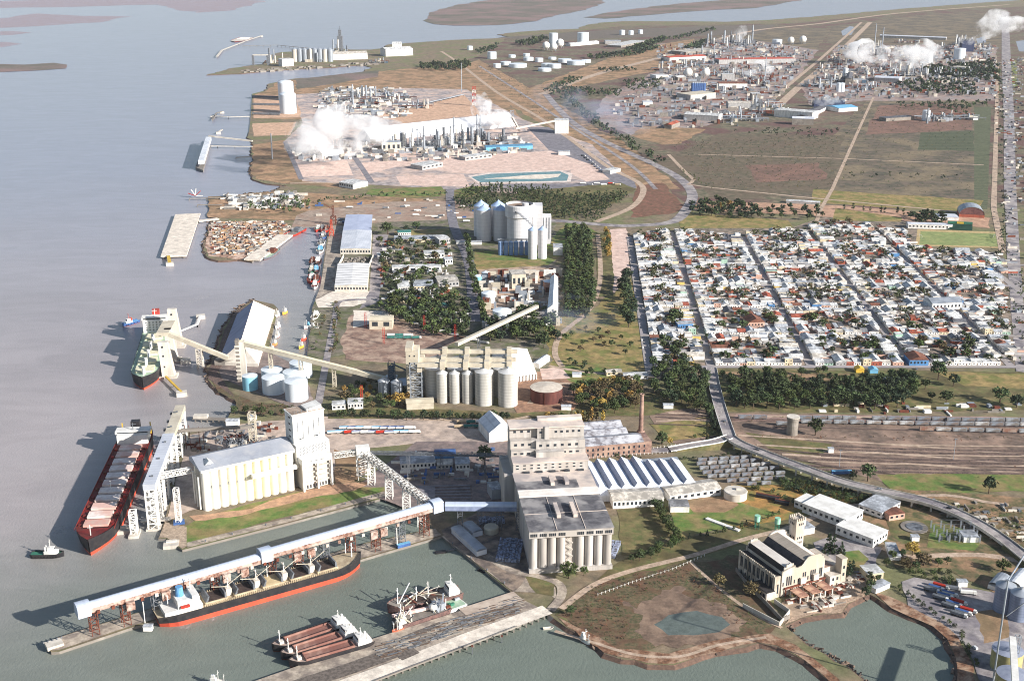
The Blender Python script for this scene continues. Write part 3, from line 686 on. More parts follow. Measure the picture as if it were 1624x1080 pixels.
CARN = ['white', 'grey', 'dark red', 'dark blue', 'black', 'silver', 'white boxy']
used_proto = set()
def place(protos, i, P, rz, label, group, z=None, scale=None):
 pr = protos[i]; P = Vector((P[0], P[1], Z0 if z is None else z))
 if id(pr) not in used_proto:
  used_proto.add(id(pr)); pr.location = P; pr.rotation_euler = (0, 0, rz); pr['label'] = label
  if group: pr['group'] = group
  if scale: pr.scale = scale
  return pr
 return dup(pr, P, rz, label, group, scale)
trk = {'blue': blue, 'white': white, 'red': red, 'green': mat('green_tarp', (70,130,120), (56,104,98), scale=.4), 'teal': lblue, 'tan': mat('tan_tarp', (190,170,140), (160,140,116), scale=.4), 'grey': steel_d}
def truck_proto(col):
 m = trk[col]; r = thing('grain_truck', 'truck', 'truck', (0, 0, -500))
 MB().box(3.4, 5.4, -1.2, 1.2, .9, 3.0).box(5.4, 5.9, -1.15, 1.15, .9, 1.9).build('cab', white, r)
 MB().box(5.41, 5.5, -1.05, 1.05, 2.0, 2.8).build('windscreen', glassd, r)
 MB().box(-5.9, 3.3, -.5, .5, .8, 1.15).build('chassis', black, r)
 MB().box(-6, 3.1, -1.3, 1.3, 1.2, 3.0).build('grain_body', white if col in ('teal', 'blue') else m, r)
 MB().gable(-6, 3.1, -1.34, 1.34, 3.02, 3.5, 'x').build('tarpaulin', m, r)
 me = MB().tube((0,-1.25,0), (0,1.25,0), .5, 8).mesh('wheel', tyre)
 for x in (-5, -3.8, -2.6, 4.4): link('wheel', me, r, loc=(x, 0, .5))
 return r
TRK = {k: truck_proto(k) for k in trk}; TRKL = list(TRK); TRKP = [TRK[k] for k in TRKL]
wag_m = [mat('wagon_%d' % i, c, c2, scale=.3, streak=2, c3=c3, scale3=.3) for i, (c, c2, c3) in enumerate([((150,154,158),(120,124,130),(112,106,102)), ((126,132,140),(98,102,110),(116,104,98)), ((180,180,180),(148,148,148),(130,120,112)), ((134,96,80),(104,78,68),(150,130,118))])]
def wagon_proto(m):
 r = thing('hopper_wagon', 'wagon', 'railway wagon', (0, 0, -500))
 MB().box(-6.9, 6.9, -1.4, 1.4, 1.2, 3.9).build('body', m, r)
 MB().gable(-6.9, 6.9, -1.45, 1.45, 3.92, 4.35, 'x').build('roof', m, r)
 MB().box(-7.2, 7.2, -.7, .7, .9, 1.2).build('frame', black, r)
 me = MB().tube((-.9,-.9,.5), (-.9,.9,.5), .48, 8).tube((.9,-.9,.5), (.9,.9,.5), .48, 8).box(-1.5, 1.5, -1.1, 1.1, .55, .9).mesh('bogie', steel_d)
 for x in (-4.8, 4.8): link('bogie', me, r, loc=(x, 0, 0))
 return r
WAG = [wagon_proto(m) for m in wag_m]; WAGN = ['grey', 'dark grey', 'pale', 'rust brown']
def train(px, label, group, gap=14.6, cols=(0, 0, 1, 2), z=None, skip=(), sc_=None):
 P = [g(*p) for p in px]; k = 0; n = 0
 for a, b in zip(P, P[1:]):
  d = b-a; L_ = d.length; rz = math.atan2(d.y, d.x); m = int(L_/gap)
  for i in range(m):
   n += 1
   if n in skip: continue
   c = random.choice(cols); q = a+d*((i+.5)/m)
   place(WAG, c, q, rz, '%s hopper wagon %s' % (WAGN[c], label), group, None, sc_)
# ================================================================ HOUSES
wallc = [('white', (236,232,226)), ('cream', (224,208,176)), ('grey', (178,176,174)), ('pink', (210,170,150)), ('blue', (90,140,190)), ('yellow', (220,190,110)), ('brick red', (168,92,72)), ('pale green', (170,200,180))]
roofc = [('white', (226,226,224)), ('light grey', (190,194,200)), ('dark grey', (110,110,116)), ('terracotta', (182,98,76)), ('pale', (214,206,194)), ('rusty', (140,92,74)), ('mid grey', (150,150,152))]
WM = [mat('wall_%s' % n.replace(' ', '_'), c, tuple(x*.85 for x in c), scale=.25, streak=3) for n, c in wallc]
RM = [mat('roof_%s' % n.replace(' ', '_'), c, tuple(x*.78 for x in c), scale=.35, contrast=1.4, c3=tuple(x*.7 for x in c), scale3=.12) for n, c in roofc]
door_m = mat('door_wood', (96,70,54), (70,52,42)); 
def house_geo(w, d, h, style):
 """wall, roof builders for one house, front on -y"""
 wl, rf = MB(), MB()
 if style == 0:  # flat roof, parapet
  wl.box(-w/2, w/2, -d/2, d/2, -.5, h); 
  for x0, x1, y0, y1 in ((-w/2, w/2, -d/2, -d/2+.3), (-w/2, w/2, d/2-.3, d/2), (-w/2, -w/2+.3, -d/2+.3, d/2-.3), (w/2-.3, w/2, -d/2+.3, d/2-.3)): wl.box(x0, x1, y0, y1, h+.02, h+.6)
  rf.box(-w/2+.31, w/2-.31, -d/2+.31, d/2-.31, h+.03, h+.12)
 elif style == 1:
  wl.box(-w/2, w/2, -d/2, d/2, -.5, h); rf.gable(-w/2, w/2, -d/2, d/2, h+.02, h+w*.2+.4, 'y', .35)
 elif style == 2:
  wl.box(-w/2, w/2, -d/2, d/2, -.5, h); rf.gable(-w/2, w/2, -d/2, d/2, h+.02, h+d*.16+.4, 'x', .35)
 elif style == 3:  # L with low back wing
  wl.box(-w/2, w/2, -d/2, 0, -.5, h).box(-w/2, 0, .01, d/2, -.5, h*.85)
  rf.gable(-w/2, w/2, -d/2, 0, h+.02, h+1.6, 'x', .3).box(-w/2-.1, .1, .3, d/2+.1, h*.85+.01, h*.85+.2)
 elif style == 4:  # two storeys, stepped
  wl.box(-w/2, w/2, -d/2, d*.05, -.5, h*1.85).box(-w/2, w/2, d*.05+.01, d/2, -.5, h)
  rf.box(-w/2+.2, w/2-.2, -d/2+.2, d*.05-.2, h*1.85+.02, h*1.85+.15).box(-w/2+.2, w/2-.2, d*.05+.2, d/2-.2, h+.02, h+.15)
  wl.box(-w/2, w/2, -d/2, -d/2+.2, h*1.85+.02, h*1.85+.7)
 else:  # single slope sheet roof
  wl.add([(-w/2,-d/2,-.5),(w/2,-d/2,-.5),(w/2,d/2,-.5),(-w/2,d/2,-.5),(-w/2,-d/2,h),(w/2,-d/2,h),(w/2,d/2,h+1.5),(-w/2,d/2,h+1.5)], [(0,1,5,4),(1,2,6,5),(2,3,7,6),(3,0,4,7)])
  rf.add([(-w/2-.3,-d/2-.3,h),(w/2+.3,-d/2-.3,h),(w/2+.3,d/2+.3,h+1.6),(-w/2-.3,d/2+.3,h+1.6),(-w/2-.3,-d/2-.3,h+.12),(w/2+.3,-d/2-.3,h+.12),(w/2+.3,d/2+.3,h+1.72),(-w/2-.3,d/2+.3,h+1.72)], [(0,3,2,1),(4,5,6,7),(0,1,5,4),(1,2,6,5),(2,3,7,6),(3,0,4,7)])
 return wl, rf
rs = random.Random(5)
HGEO = []
for st, (w_, d_, h_) in [(0,(9,16,3.6)),(0,(8,12,3.4)),(0,(11,18,3.8)),(1,(8.5,14,3.2)),(1,(10,16,3.4)),(2,(10,11,3.2)),(2,(12,13,3.3)),(3,(10,18,3.4)),(4,(9,15,3.4)),(5,(8,13,3.0)),(5,(10,10,2.8)),(1,(12,22,4.2))]:
 HGEO.append((st, w_, d_, h_)+house_geo(w_, d_, h_, st))
STN = ['parapet roof', 'end-on gable', 'low gable', 'gable and wing', 'stepped two-storey roof', 'single slope']
HPROTO = {}
win_me = MB().box(-.6, .6, -.08, .08, 0, 1.3).mesh('window', glassd); door_me = MB().box(-.5, .5, -.07, .07, 0, 2.1).mesh('door', door_m)
def house(P, rz, k, wi, ri, where, sx=1, group='houses of the port town'):
 st, w_, d_, h_, wl, rf = HGEO[k]; key = (k, wi, ri)
 if key not in HPROTO:
  HPROTO[key] = (wl.mesh('wall', WM[wi]), rf.mesh('roof', RM[ri]))
 wm_, rm_ = HPROTO[key]
 r = thing('town_house', None, 'house', P, rz, group)
 r['label'] = '%s house with %s %s, %s' % (wallc[wi][0], roofc[ri][0], STN[st], where)
 r.scale = (sx, 1, random.uniform(.9, 1.15))
 link('wall', wm_, r); link('roof', rm_, r)
 link('door', door_me, r, loc=(0, -d_/2-.02, 0)); n = 2
 for x in (-w_*.3, w_*.3): link('window', win_me, r, loc=(x, -d_/2-.02, 1.1))
 if st == 4:
  for x in (-w_*.28, w_*.28): link('window', win_me, r, loc=(x, -d_/2-.02, 4.2))
 return r
def add_tf(dst, src, P, rz, mi, sx=1, sz=1):
 c, s = math.cos(rz), math.sin(rz); k = dst.cur; dst.cur = mi
 dst.add([(P[0]+(x*sx)*c-y*s, P[1]+(x*sx)*s+y*c, P[2]+z*sz) for x, y, z in src.V], src.Fc); dst.cur = k
# ================================================================ THE TOWN
TOWN = [(1006,374),(1060,366),(1100,368),(1170,374),(1258,364),(1322,350),(1345,352),(1440,368),(1450,393),(1590,402),(1596,470),(1602,584),(1540,583),(1128,582),(1040,608),(1030,560),(1018,470)]
TW = [tuple(g(*p)[:2]) for p in TOWN]
street_m = mat('street_asphalt', (166,158,158), (142,136,138), scale=.06, detail=7, c3=(156,148,142), scale3=.02)
kerb_m = mat('kerb_stone', (186,178,168), (160,152,144), scale=.3)
sa = math.radians(3.3); ux = Vector((math.cos(-.0), 0.0, 0)); uy = Vector((math.sin(sa)*1.0, math.cos(sa), 0))
O = Vector((225.5, 1277, 0)); BX, BY = 113.6, 111.0
def tp(i, j): p = O+ux*(i*BX)+uy*(j*BY); return Vector((p.x, p.y, Z0))
def street(a, b, w_):
 d = (b-a).normalized(); n = Vector((-d.y, d.x, 0)); LAYER[0] += .3; z = Z0-.4+.0025*LAYER[0]
 o = MB().add([(*(a-n*w_/2)[:2], z), (*(b-n*w_/2)[:2], z), (*(b+n*w_/2)[:2], z), (*(a+n*w_/2)[:2], z)], [(0,1,2,3)]).build('street', street_m)
 tag(o, None, None, None, 'structure')
for i, (j0, j1) in {-.62: (-.3, 5.6), 0: (-.15, 5.9), 1: (0, 5.6), 2: (0, 5.3), 3: (0, 4.5), 4: (1.2, 4.5)}.items():
 street(tp(i, j0), tp(i, j1), 9.5)
street(g(1455,394), g(1590,403), 9)
for j, (i0, i1) in {0: (-.6, 3.5), 1: (-.6, 3.55), 2: (-.62, 3.8), 3: (-.62, 4.2), 4: (-.62, 4.6), 5: (-.62, 2.6)}.items():
 street(tp(i0, j), tp(i1, j), 8)
houses = []; sheds = []; gtrees = []
rd = random.Random(21)
for bi in range(-1, 7):
 for bj in range(0, 7):
  c0 = tp(bi, bj); x0 = 5.4; x1 = BX-5.4; y0 = 4.8; y1 = BY-4.8
  if bi == -1: x0 = 6+BX*.38; c0 = tp(-1, bj)
  def put(lx, ly, rz, k):
   P = c0+ux*lx+uy*ly
   if inpoly(P.x, P.y, TW): houses.append((P, rz+0, k, bi, bj))
  # bottom and top fronts
  for yy, rz in ((y0, 0), (y1, math.pi)):
   x = x0
   while x < x1-6:
    k = rd.randrange(12); st, w_, d_, h_ = HGEO[k][:4]
    if rd.random() > .04: put(x+w_/2, yy+(d_/2 if rz == 0 else -d_/2), rz, k)
    x += w_+rd.choice([.1, .1, .3, .6, 2.5])
  for xx, rz in ((x0, -math.pi/2), (x1, math.pi/2)):
   y = y0+19
   while y < y1-22:
    k = rd.randrange(12); st, w_, d_, h_ = HGEO[k][:4]
    if rd.random() > .04: put(xx+(d_/2 if rz < 0 else -d_/2), y+w_/2, rz, k)
    y += w_+rd.choice([.1, .1, .3, .6, 2.5])
  for _ in range(30):
   lx, ly = rd.uniform(x0+14, x1-14), rd.uniform(y0+14, y1-14)
   P = c0+ux*lx+uy*ly
   if inpoly(P.x, P.y, TW): sheds.append((P, rd.choice([0, math.pi/2]), rd.choice([1, 9, 10, 10, 5])))
  for _ in range(17 if bi > 0 else 14):
   lx, ly = rd.uniform(x0+12, x1-12), rd.uniform(y0+12, y1-12); P = c0+ux*lx+uy*ly
   if inpoly(P.x, P.y, TW): gtrees.append((P, rd.uniform(7, 13)))
  for _ in range(5):  # street trees
   lx, ly = rd.choice([(rd.uniform(0, BX), 4.5), (5, rd.uniform(0, BY)), (BX-5, rd.uniform(0, BY))]); P = c0+ux*lx+uy*ly
   if inpoly(P.x, P.y, TW): gtrees.append((P, rd.uniform(4, 7)))
houses.sort(key=lambda h: h[0].length)
WI = [0]*30+[1]*5+[2]*5+[3]*2+[4]+[5]+[6]*2+[7]; RI = [0]*22+[1]*9+[2]*3+[3]*2+[4]*7+[5]*2+[6]*3
cols = ['first block column', 'second block column', 'third block column', 'fourth block column', 'fifth block column', 'by the highway', 'by the highway', 'by the highway']
NIND = 288; mass = MB(); placed = []
for n, (P, rz, k, bi, bj) in enumerate(houses):
 wi, ri = rd.choice(WI), rd.choice(RI)
 if HGEO[k][0] in (0, 4) and ri in (3, 5): ri = 4
 if n < NIND:
  side = ['facing the park', 'one street back', 'two streets back', 'three streets back', 'four streets back', 'five back', 'six back'][bj]
  if bj == 0 and rz == math.pi: side = 'backing the first row'
  elif bj == 0 and rz: side = 'on a side street'
  house(P, rz, k, wi, ri, '%s, %s' % (side, cols[bi+1]))
 else:
  st, w_, d_, h_, wl, rf = HGEO[k]; sz = rd.uniform(.9, 1.2)
  add_tf(mass, wl, P, rz, wi, 1, sz); add_tf(mass, rf, P, rz, 8+ri, 1, sz)
for P, rz, k in sheds:
 st, w_, d_, h_, wl, rf = HGEO[k]; add_tf(mass, wl, P, rz, rd.choice([0, 2, 3, 6, 0]), .6, .75); 
 rz_ = rz; add_tf(mass, rf, P, rz, 8+rd.choice([0, 1, 2, 6, 4, 5]), .6, .75)
# yard walls
for P, rz, k, bi, bj in houses:
 if rd.random() < .8:
  d = Vector((math.cos(rz+math.pi/2), math.sin(rz+math.pi/2), 0)); w_ = HGEO[k][1]; dd = HGEO[k][2]
  s = Vector((math.cos(rz), math.sin(rz), 0))*w_/2; a = P+s+d*dd/2; bq = a+d*rd.uniform(8, 20); mass.cur = rd.choice([0, 0, 2, 3, 6])
  mass.bar((a.x, a.y, Z0+1), (bq.x, bq.y, Z0+1), .3, 2.2)
tag(mass.build('far_houses', WM+RM), 'dense mass of small white and grey houses, sheds and yard walls filling the far blocks of the town', 'houses', None, 'stuff')
gtrees.sort(key=lambda t: t[0].length); gm = [leaf_m, leaf_m, leaf2_m, leaf_b, leaf_m]
tb = MB()
for n, (P, h) in enumerate(gtrees):
 if n < 130:
  m_ = rd.choice(gm); tree(P, h, 'round', m_, '%s garden tree among the white town houses' % {'leaves_dark': 'dark green', 'leaves_green': 'light green', 'leaves_brown': 'brownish'}[m_.name], 'trees in the town gardens', 1.35, name='garden_tree')
 else:
  tb.cur = rd.choice([0, 0, 1, 2, 0]); crown_mb('round', 9, 7, tb, 1.35, P, h, 1.9)
tag(tb.build('far_garden_trees', [leaf_m, leaf2_m, leaf_b]), 'scattered dark garden trees among the far blocks of the town', 'trees', None, 'stuff')
for i in range(46):  # parked cars
 s = rd.choice([0, 0, 1, 1, 2, 2, 3, -.62]); j = rd.uniform(-.1, 3.4); P = tp(s, j)+ux*rd.choice([-3.6, 3.6]); c = rd.randrange(7)
 place(CAR, c, P, math.pi/2-sa+rd.choice([0, math.pi]), '%s car parked at the kerb on %s' % (CARN[c], {0: 'the main street of the town', 1: 'the second long street of the town', 2: 'the third long street of the town', 3: 'the fourth long street of the town', -.62: 'the western edge street of the town'}[s]), 'cars parked along the town streets', z=Z0+.05)
# landmark buildings in and above the town
def simple_hall(name, label, cat, A, B, depth, h, roof, wall, rise=2, axis='x', win=0, group=None):
 o, rz, L_ = frame(A, B); r = thing(name, label, cat, o, rz, group)
 MB().box(0, L_, 0, depth, -.5, h).build('wall', wall, r)
 if rise: MB().gable(0, L_, 0, depth, h+.02, h+rise, axis, .5).build('roof', roof, r)
 else: MB().box(-.3, L_+.3, -.3, depth+.3, h+.01, h+.5).build('roof', roof, r)
 if win:
  k = int(L_/win); wins(r, [(win*(i+.5), -.03, h*.35) for i in range(k)], win*.4, h*.35)
 return r
simple_hall('school_building', 'white two-storey building with a rounded grey roof among the houses', 'building', (1478,492), (1525,490), 26, 9, steel, WM[0], 4, 'x', 5)
simple_hall('warehouse', 'long white shed beside the highway at the town edge', 'warehouse', (1548,484), (1592,484), 14, 5, RM[0], WM[0], 1.5, 'x', 5)
simple_hall('town_hall', 'pale blue corner building on the main street', 'building', (1075,523), (1099,522), 13, 7, RM[1], WM[4], 0, 'x', 3)
simple_hall('gabled_building', 'brown pitched roof church-like house standing above its neighbours', 'house', (1186,520), (1212,519), 22, 7, RM[5], WM[3], 5, 'y', 4)
simple_hall('corner_shop', 'blue-walled corner building with a brown pitched roof facing the park', 'building', (1442,580), (1472,580), 22, 7, RM[5], WM[4], 4, 'y', 4)
simple_hall('warehouse', 'pale blue low shed just north of the town', 'warehouse', (1482,449-100), (1520,350), 30, 5, palesheet, WM[0], 1, 'x')
simple_hall('warehouse', 'long white low shed beside the sandy verge', 'warehouse', (1247,322), (1300,325), 14, 4, RM[0], WM[2], 1, 'x')
simple_hall('sports_club', 'long pale blue roofed clubhouse behind the playing field', 'building', (1440,362), (1510,364), 16, 7, palesheet, WM[0], 1.5, 'x', 6)
o, rz, L_ = frame((1521,344), (1561,346))  # domed hall
r = thing('arched_hall', 'barrel-roofed sports hall with a dark open end beside the playing field', 'hall', o, rz)
b = MB(); n = 12
for i in range(n):
 a0, a1 = math.pi*i/n, math.pi*(i+1)/n; x0_, x1_ = L_/2-L_/2*math.cos(a0), L_/2-L_/2*math.cos(a1); z0_, z1_ = 5+13*math.sin(a0), 5+13*math.sin(a1)
 b.add([(x0_,0,z0_),(x1_,0,z1_),(x1_,40,z1_),(x0_,40,z0_)], [(0,1,2,3)])
b.build('roof', steel, r)
MB().add([(L_/2-L_/2*math.cos(math.pi*i/n), .4, 4.8+12.8*math.sin(math.pi*i/n)) for i in range(n+1)], [tuple(range(n+1))]).build('end_wall', mat('dark_end', (120,84,80), (90,60,60)), r)
MB().box(0, L_, .5, 40, -.5, 5).build('wall', WM[6], r)
o, rz, L_ = frame((1503,364), (1542,366)); r = thing('grandstand', 'dark green grandstand with a yellow middle bay above the playing field', 'grandstand', o, rz)
MB().box(0, L_, 6, 12, 0, 12).build('back_wall', green, r)
for k in range(5): MB().box(0, L_, k*1.2, (k+1)*1.2-.05, 0, 2+k*1.8).build('terrace', mat('stand_green', (40,78,66), (34,64,56)), r)
MB().box(L_*.36, L_*.64, 5.7, 5.95, 0, 12.6).build('yellow_panel', yellow, r)
gp = MB().bar((0,0,0), (0,0,5), .3).bar((0,0,5), (14,0,5), .3).bar((14,0,5), (14,0,0), .3).mesh('goal', white)
for (p, w_) in (((1462,379), 'west'), ((1581,380), 'east')):
 o = link('goal', gp, loc=g(*p), rz=math.pi/2); tag(o, 'white goal frame at the %s end of the playing field' % w_, 'goal')
# ================================================================ THE PORT'S BIG BUILDINGS
def lx(A, B, P, zp, z=Z0):
 """coordinates along / across the frame A->B of a point seen at pixel P and zp above the ground"""
 a, b = g(*A, z), g(*B, z); u = (b-a).normalized(); p = g(*P, z+zp)-a
 return u.x*p.x+u.y*p.y, -u.y*p.x+u.x*p.y
def tower_mb(w, d, h, n, t=.45, b=None, x=0, y=0, z=0):
 """four-legged braced tower"""
 b = b or MB()
 for sx in (-1, 1):
  for sy in (-1, 1): b.bar((x+sx*w/2, y+sy*d/2, z), (x+sx*w/2, y+sy*d/2, z+h), t)
 for i in range(n+1):
  zz = z+h*i/n
  if i: 
   for s in (-1, 1): b.bar((x-w/2, y+s*d/2, zz), (x+w/2, y+s*d/2, zz), t*.7).bar((x+s*w/2, y-d/2, zz), (x+s*w/2, y+d/2, zz), t*.7)
  if i < n:
   z1 = z+h*(i+1)/n; k = 1 if i % 2 else -1
   for s in (-1, 1): b.bar((x-k*w/2, y+s*d/2, zz), (x+k*w/2, y+s*d/2, z1), t*.6).bar((x+s*w/2, y-k*d/2, zz), (x+s*w/2, y+k*d/2, z1), t*.6)
 return b
# ---- white silo block with its headhouse (left)
o, rz, L_ = frame((325,811), (470,776))
sil = mat('white_silo', (238,236,228), (216,212,200), scale=.12, streak=5, c3=(222,216,188), scale3=.03)
r = thing('grain_silo_block', 'white block of eleven joined silos under one long grey roof beside the red ship', 'grain silos', o, rz)
n = 11; wd = L_/n
for i in range(n):
 for yy, nm in ((wd/2, 'silo'), (25-wd/2, 'silo')):
  b = MB().cyl(wd*(i+.5), yy, -1, 37, wd*.5-.05, n=18, cap=False); b.build(nm, sil, r, smooth=True)
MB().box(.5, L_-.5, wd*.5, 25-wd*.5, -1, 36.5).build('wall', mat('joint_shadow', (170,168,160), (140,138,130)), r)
MB().box(-.6, L_+.6, -.5, 0, 35.5, 37.8).build('fascia', sil, r)
b = MB(); b.add([(-1.5,-1.2,37.9),(L_+1,-1.2,37.9),(L_+1,20,43),(-1.5,20,43),(L_+1,29,40),(-1.5,29,40)], [(0,1,2,3),(3,2,4,5)])
b.add([(-1.5,-1.2,37.2),(L_+1,-1.2,37.2),(L_+1,29,37.2),(-1.5,29,37.2)], [(0,1,2,3)]).add([(-1.5,-1.2,37.2),(-1.5,-1.2,37.9),(-1.5,20,43),(-1.5,29,40),(-1.5,29,37.2)], [(0,1,2,3,4)])
b.add([(L_+1,-1.2,37.2),(L_+1,-1.2,37.9),(L_+1,20,43),(L_+1,29,40),(L_+1,29,37.2)], [(4,3,2,1,0)])
b.build('roof', mat('roof_felt', (160,164,172), (138,142,152), scale=.08, detail=6, c3=(176,176,178), scale3=.04), r)
MB().gable(5, 12, 4, 12, 40.3, 43.4, 'y').build('dormer', white, r)
MB().box(42, L_, -5.5, -1.2, 22, 25).build('gallery', white, r)
for k in range(3): MB().cyl(-1.6, 6+k*7, 0, 30, .9, n=10).build('downpipe', white, r)
for i in range(1, n): MB().box(wd*i-.25, wd*i+.25, -.35, .6, 20, 22 if i % 2 else 21).build('spout', steel_d, r)
# headhouse
o, rz, L_ = frame((482,780), (529,768))
r = thing('headhouse_tower', 'tall white windowed tower with a portal front at the end of the white silos', 'tower', o, rz)
for x in (0, L_/2-.6, L_-1.5): MB().box(x, x+1.5, 0, 1.6, -1, 25).build('column', white, r)
MB().box(0, L_, 0, 9, 24.5, 30).build('lintel', white, r)
MB().box(1, L_-1, 4, 26, -1, 24.4).build('wall', conc_w, r)
for k in range(4): MB().box(1.6, L_-1.7, 2.2, 3.9, 6+k*4.6, 7+k*4.6).build('beam', conc_w, r)
for k in range(9): MB().box(2+k*2.9, 3.4+k*2.9, 3.9, 3.98, .3, 3.6).build('opening', glassd, r)
MB().box(-1, L_+2, 9.1, 30, 20, 40).build('lower_block', white, r)
for i in range(3):
 for j in range(9): MB().bar((2+j*2.9, 8.9, 31+i*2.6), (4+j*2.9, 8.9, 33+i*2.6), .5).build('brace', steel_d, r)
MB().box(-.3, L_+.9, 15.5, 33, 40, 66).build('upper_block', white, r)
MB().box(-1, L_+1.6, 15, 33.6, 66.01, 67).build('parapet', white, r); MB().box(0, L_+.6, 16, 32.6, 67.01, 67.2).build('roof', dirt_m, r)
MB().add([(14,17,67.3),(28,17,67.3),(28,30,67.3),(14,30,67.3),(14,17,69),(28,17,71),(28,30,71),(14,30,69)], [(0,1,5,4),(1,2,6,5),(2,3,7,6),(3,0,4,7),(4,5,6,7)]).build('penthouse', white, r)
for k, x in enumerate((4, 9, 14, 19, 24)): MB().box(x-.35, x+.35, 15.4, 15.48, 44, 60).build('window', steel_d, r)
for x in (5, 19): MB().box(x, x+4, 15.3, 15.45, 43, 44).build('window', glassd, r)
for k in range(4): MB().box(-.45, -.32, 21, 25, 44+k*6, 45.5+k*6).build('window', glassd, r)
for k in range(7): MB().bar((2+k*3.4, 17, 67.2), (2.5+k*3.4, 17, 69.5+random.random()), .35).build('vent', steel_d, r)
# name letters on the lintel, too small in the photograph to read: raised strokes
for k in range(13): MB().box(7.5+k*1.15, 8.1+k*1.15, -.12, -.02, 26.6, 27.9).build('letter', steel_d, r)
# ---- ship loading gallery beside the red ship
pA, pB = g(236,768,42), g(285,641,42)
d = pB-pA; rz = math.atan2(d.y, d.x); L_ = Vector((d.x, d.y)).length
r = thing('ship_loading_gallery', 'long raised grey-roofed loading gallery on white braced towers beside the red ship', 'loading gallery', (pA.x, pA.y, 0), rz)
MB().box(0, L_*.6, -5, 5, 37, 42).build('gallery', mat('gallery_sheet', (196,200,208), (176,180,190), scale=.05, wave=('x', 5, .2)), r)
MB().box(L_*.6+.05, L_, -5, 4, 36.5, 41.2).build('gallery', beige, r)
for k in range(9): MB().box(L_*k/9+3, L_*k/9+4.5, 5.05, 7, 38, 41).build('spout_housing', steel_d, r)
for k in range(5): MB().box(-.0+L_*(.08+k*.2), L_*(.08+k*.2)+2, -1, 1, 42.05, 42.9).build('roof_vent', steel_d, r)
for k, f in enumerate((0, .09, .2, .32, .47, .63, .8, .96)):
 b = tower_mb(7, 8, 36.8, 6, 1.1); 
 for i in range(6): b.box(-3.2, 3.2, -4.1, -3.6, 3+i*6, 7+i*6)
 b.build('support_tower', white, r, loc=(L_*f+4, 0, 0))
 MB().box(-5, 5, -6, 6, -2, 1.4).build('pile_cap', conc_w, r, loc=(L_*f+4, 0, 0))
r2 = thing('stair_tower', 'white sloping stair tower on its own pile cap at the outer end of the gallery', 'stair tower', g(214,848,0), rz)
MB().box(-7, 7, -4, 4, -2, 2.2).build('pile_cap', conc_w, r2); tower_mb(5, 5, 22, 5, .9).build('frame', white, r2)
MB().box(-1.8, 1.8, 2.6, 3, 3, 21).build('stair', steel_d, r2)
for (p, nm) in (((199,843), 'low white concrete mooring block left of the gallery'), ((272,866), 'square concrete mooring dolphin off the quay corner')):
 q = g(*p, 0); rr = thing('mooring_dolphin', nm, 'mooring dolphin', q, .2); MB().box(-6, 6, -5, 5, -2, 3).build('block', conc_w, rr); MB().box(-4, 4, .5, 3.5, 3.01, 4.2).build('step', conc_w, rr)
q = g(240,829,0); rr = thing('footbridge', 'pale concrete footbridge from the gallery to the quay', 'footbridge', q, .12); MB().box(-8, 16, -3, 3, 2.4, 3.2).build('deck', conc_w, rr); MB().bar((-8,-3,3.9), (16,-3,3.9), .2).build('rail', white, rr)
# lattice bridge from the silo block to the gallery, with its lattice leg on a blue foot
a, b_ = g(302,745,36), g(240,757,38)
o = MB().lattice(a, b_, 4, 4, 11, .5).build('truss', white); rr = thing('lattice_bridge', 'white lattice conveyor bridge between the silo block and the loading gallery', 'conveyor bridge', (0,0,0)); o.parent = rr
q = g(284,829); MB().lattice(q, (q.x, q.y, 34), 4, 4, 9, .5).build('leg', white, rr); MB().cb(q.x, q.y, Z0, 9, 7, 1.6, .3).build('foot', blue, rr)
# thin conveyor over the yard behind
a, b_ = g(262,684,30), g(400,676,26)
rr = thing('yard_conveyor', 'thin brown conveyor running across the yard behind the silo block', 'conveyor', (0,0,0))
MB().bar(a, b_, 3.5, 2.6).build('gallery', conc_d, rr)
q = g(402,700); tower_mb(6, 6, 30, 5, .7).build('support_tower', beige, rr, loc=q)
for p in ((318,715), (296,712)): q = g(*p); MB().bar(q, (q.x, q.y, 27), .5).bar(q+Vector((4,0,0)), (q.x+4, q.y, 27), .5).build('post', rust, rr)
# scrap heap in the yard
rr = MB()
q = g(382,703)
for i in range(60): p = q+Vector((random.gauss(0, 9), random.gauss(0, 8), 0)); a_ = random.random()*3; rr.bar(p, p+Vector((math.cos(a_)*7, math.sin(a_)*7, random.uniform(1, 6))), random.uniform(.3, 1.2))
tag(rr.build('scrap_heap', steel_d), 'heap of broken grey conveyor steel lying in the yard', 'scrap heap', None, 'stuff')
def hut(px, w_, d_, h_, label, roof=None, wall=None, rz=0, name='small_building', cat='building', gable=0, group=None, win=0):
 q = g(*px); rr = thing(name, label, cat, q, rz, group); MB().box(-w_/2, w_/2, 0, d_, -.5, h_).build('wall', wall or WM[0], rr)
 if gable: MB().gable(-w_/2, w_/2, 0, d_, h_+.01, h_+gable, 'x' if w_ > d_ else 'y', .4).build('roof', roof or RM[1], rr)
 else: MB().box(-w_/2-.3, w_/2+.3, -.3, d_+.3, h_+.01, h_+.35).build('roof', roof or RM[1], rr)
 if win: wins(rr, [(-w_/2+w_*(i+.5)/win, -.04, h_*.4) for i in range(win)], w_/win*.45, h_*.35)
 return rr
hut((368,677), 12, 8, 6, 'small white hut on the shore behind the silo yard', gable=1.5); hut((399,667), 8, 6, 4, 'tiny white hut at the hedge end behind the yard')
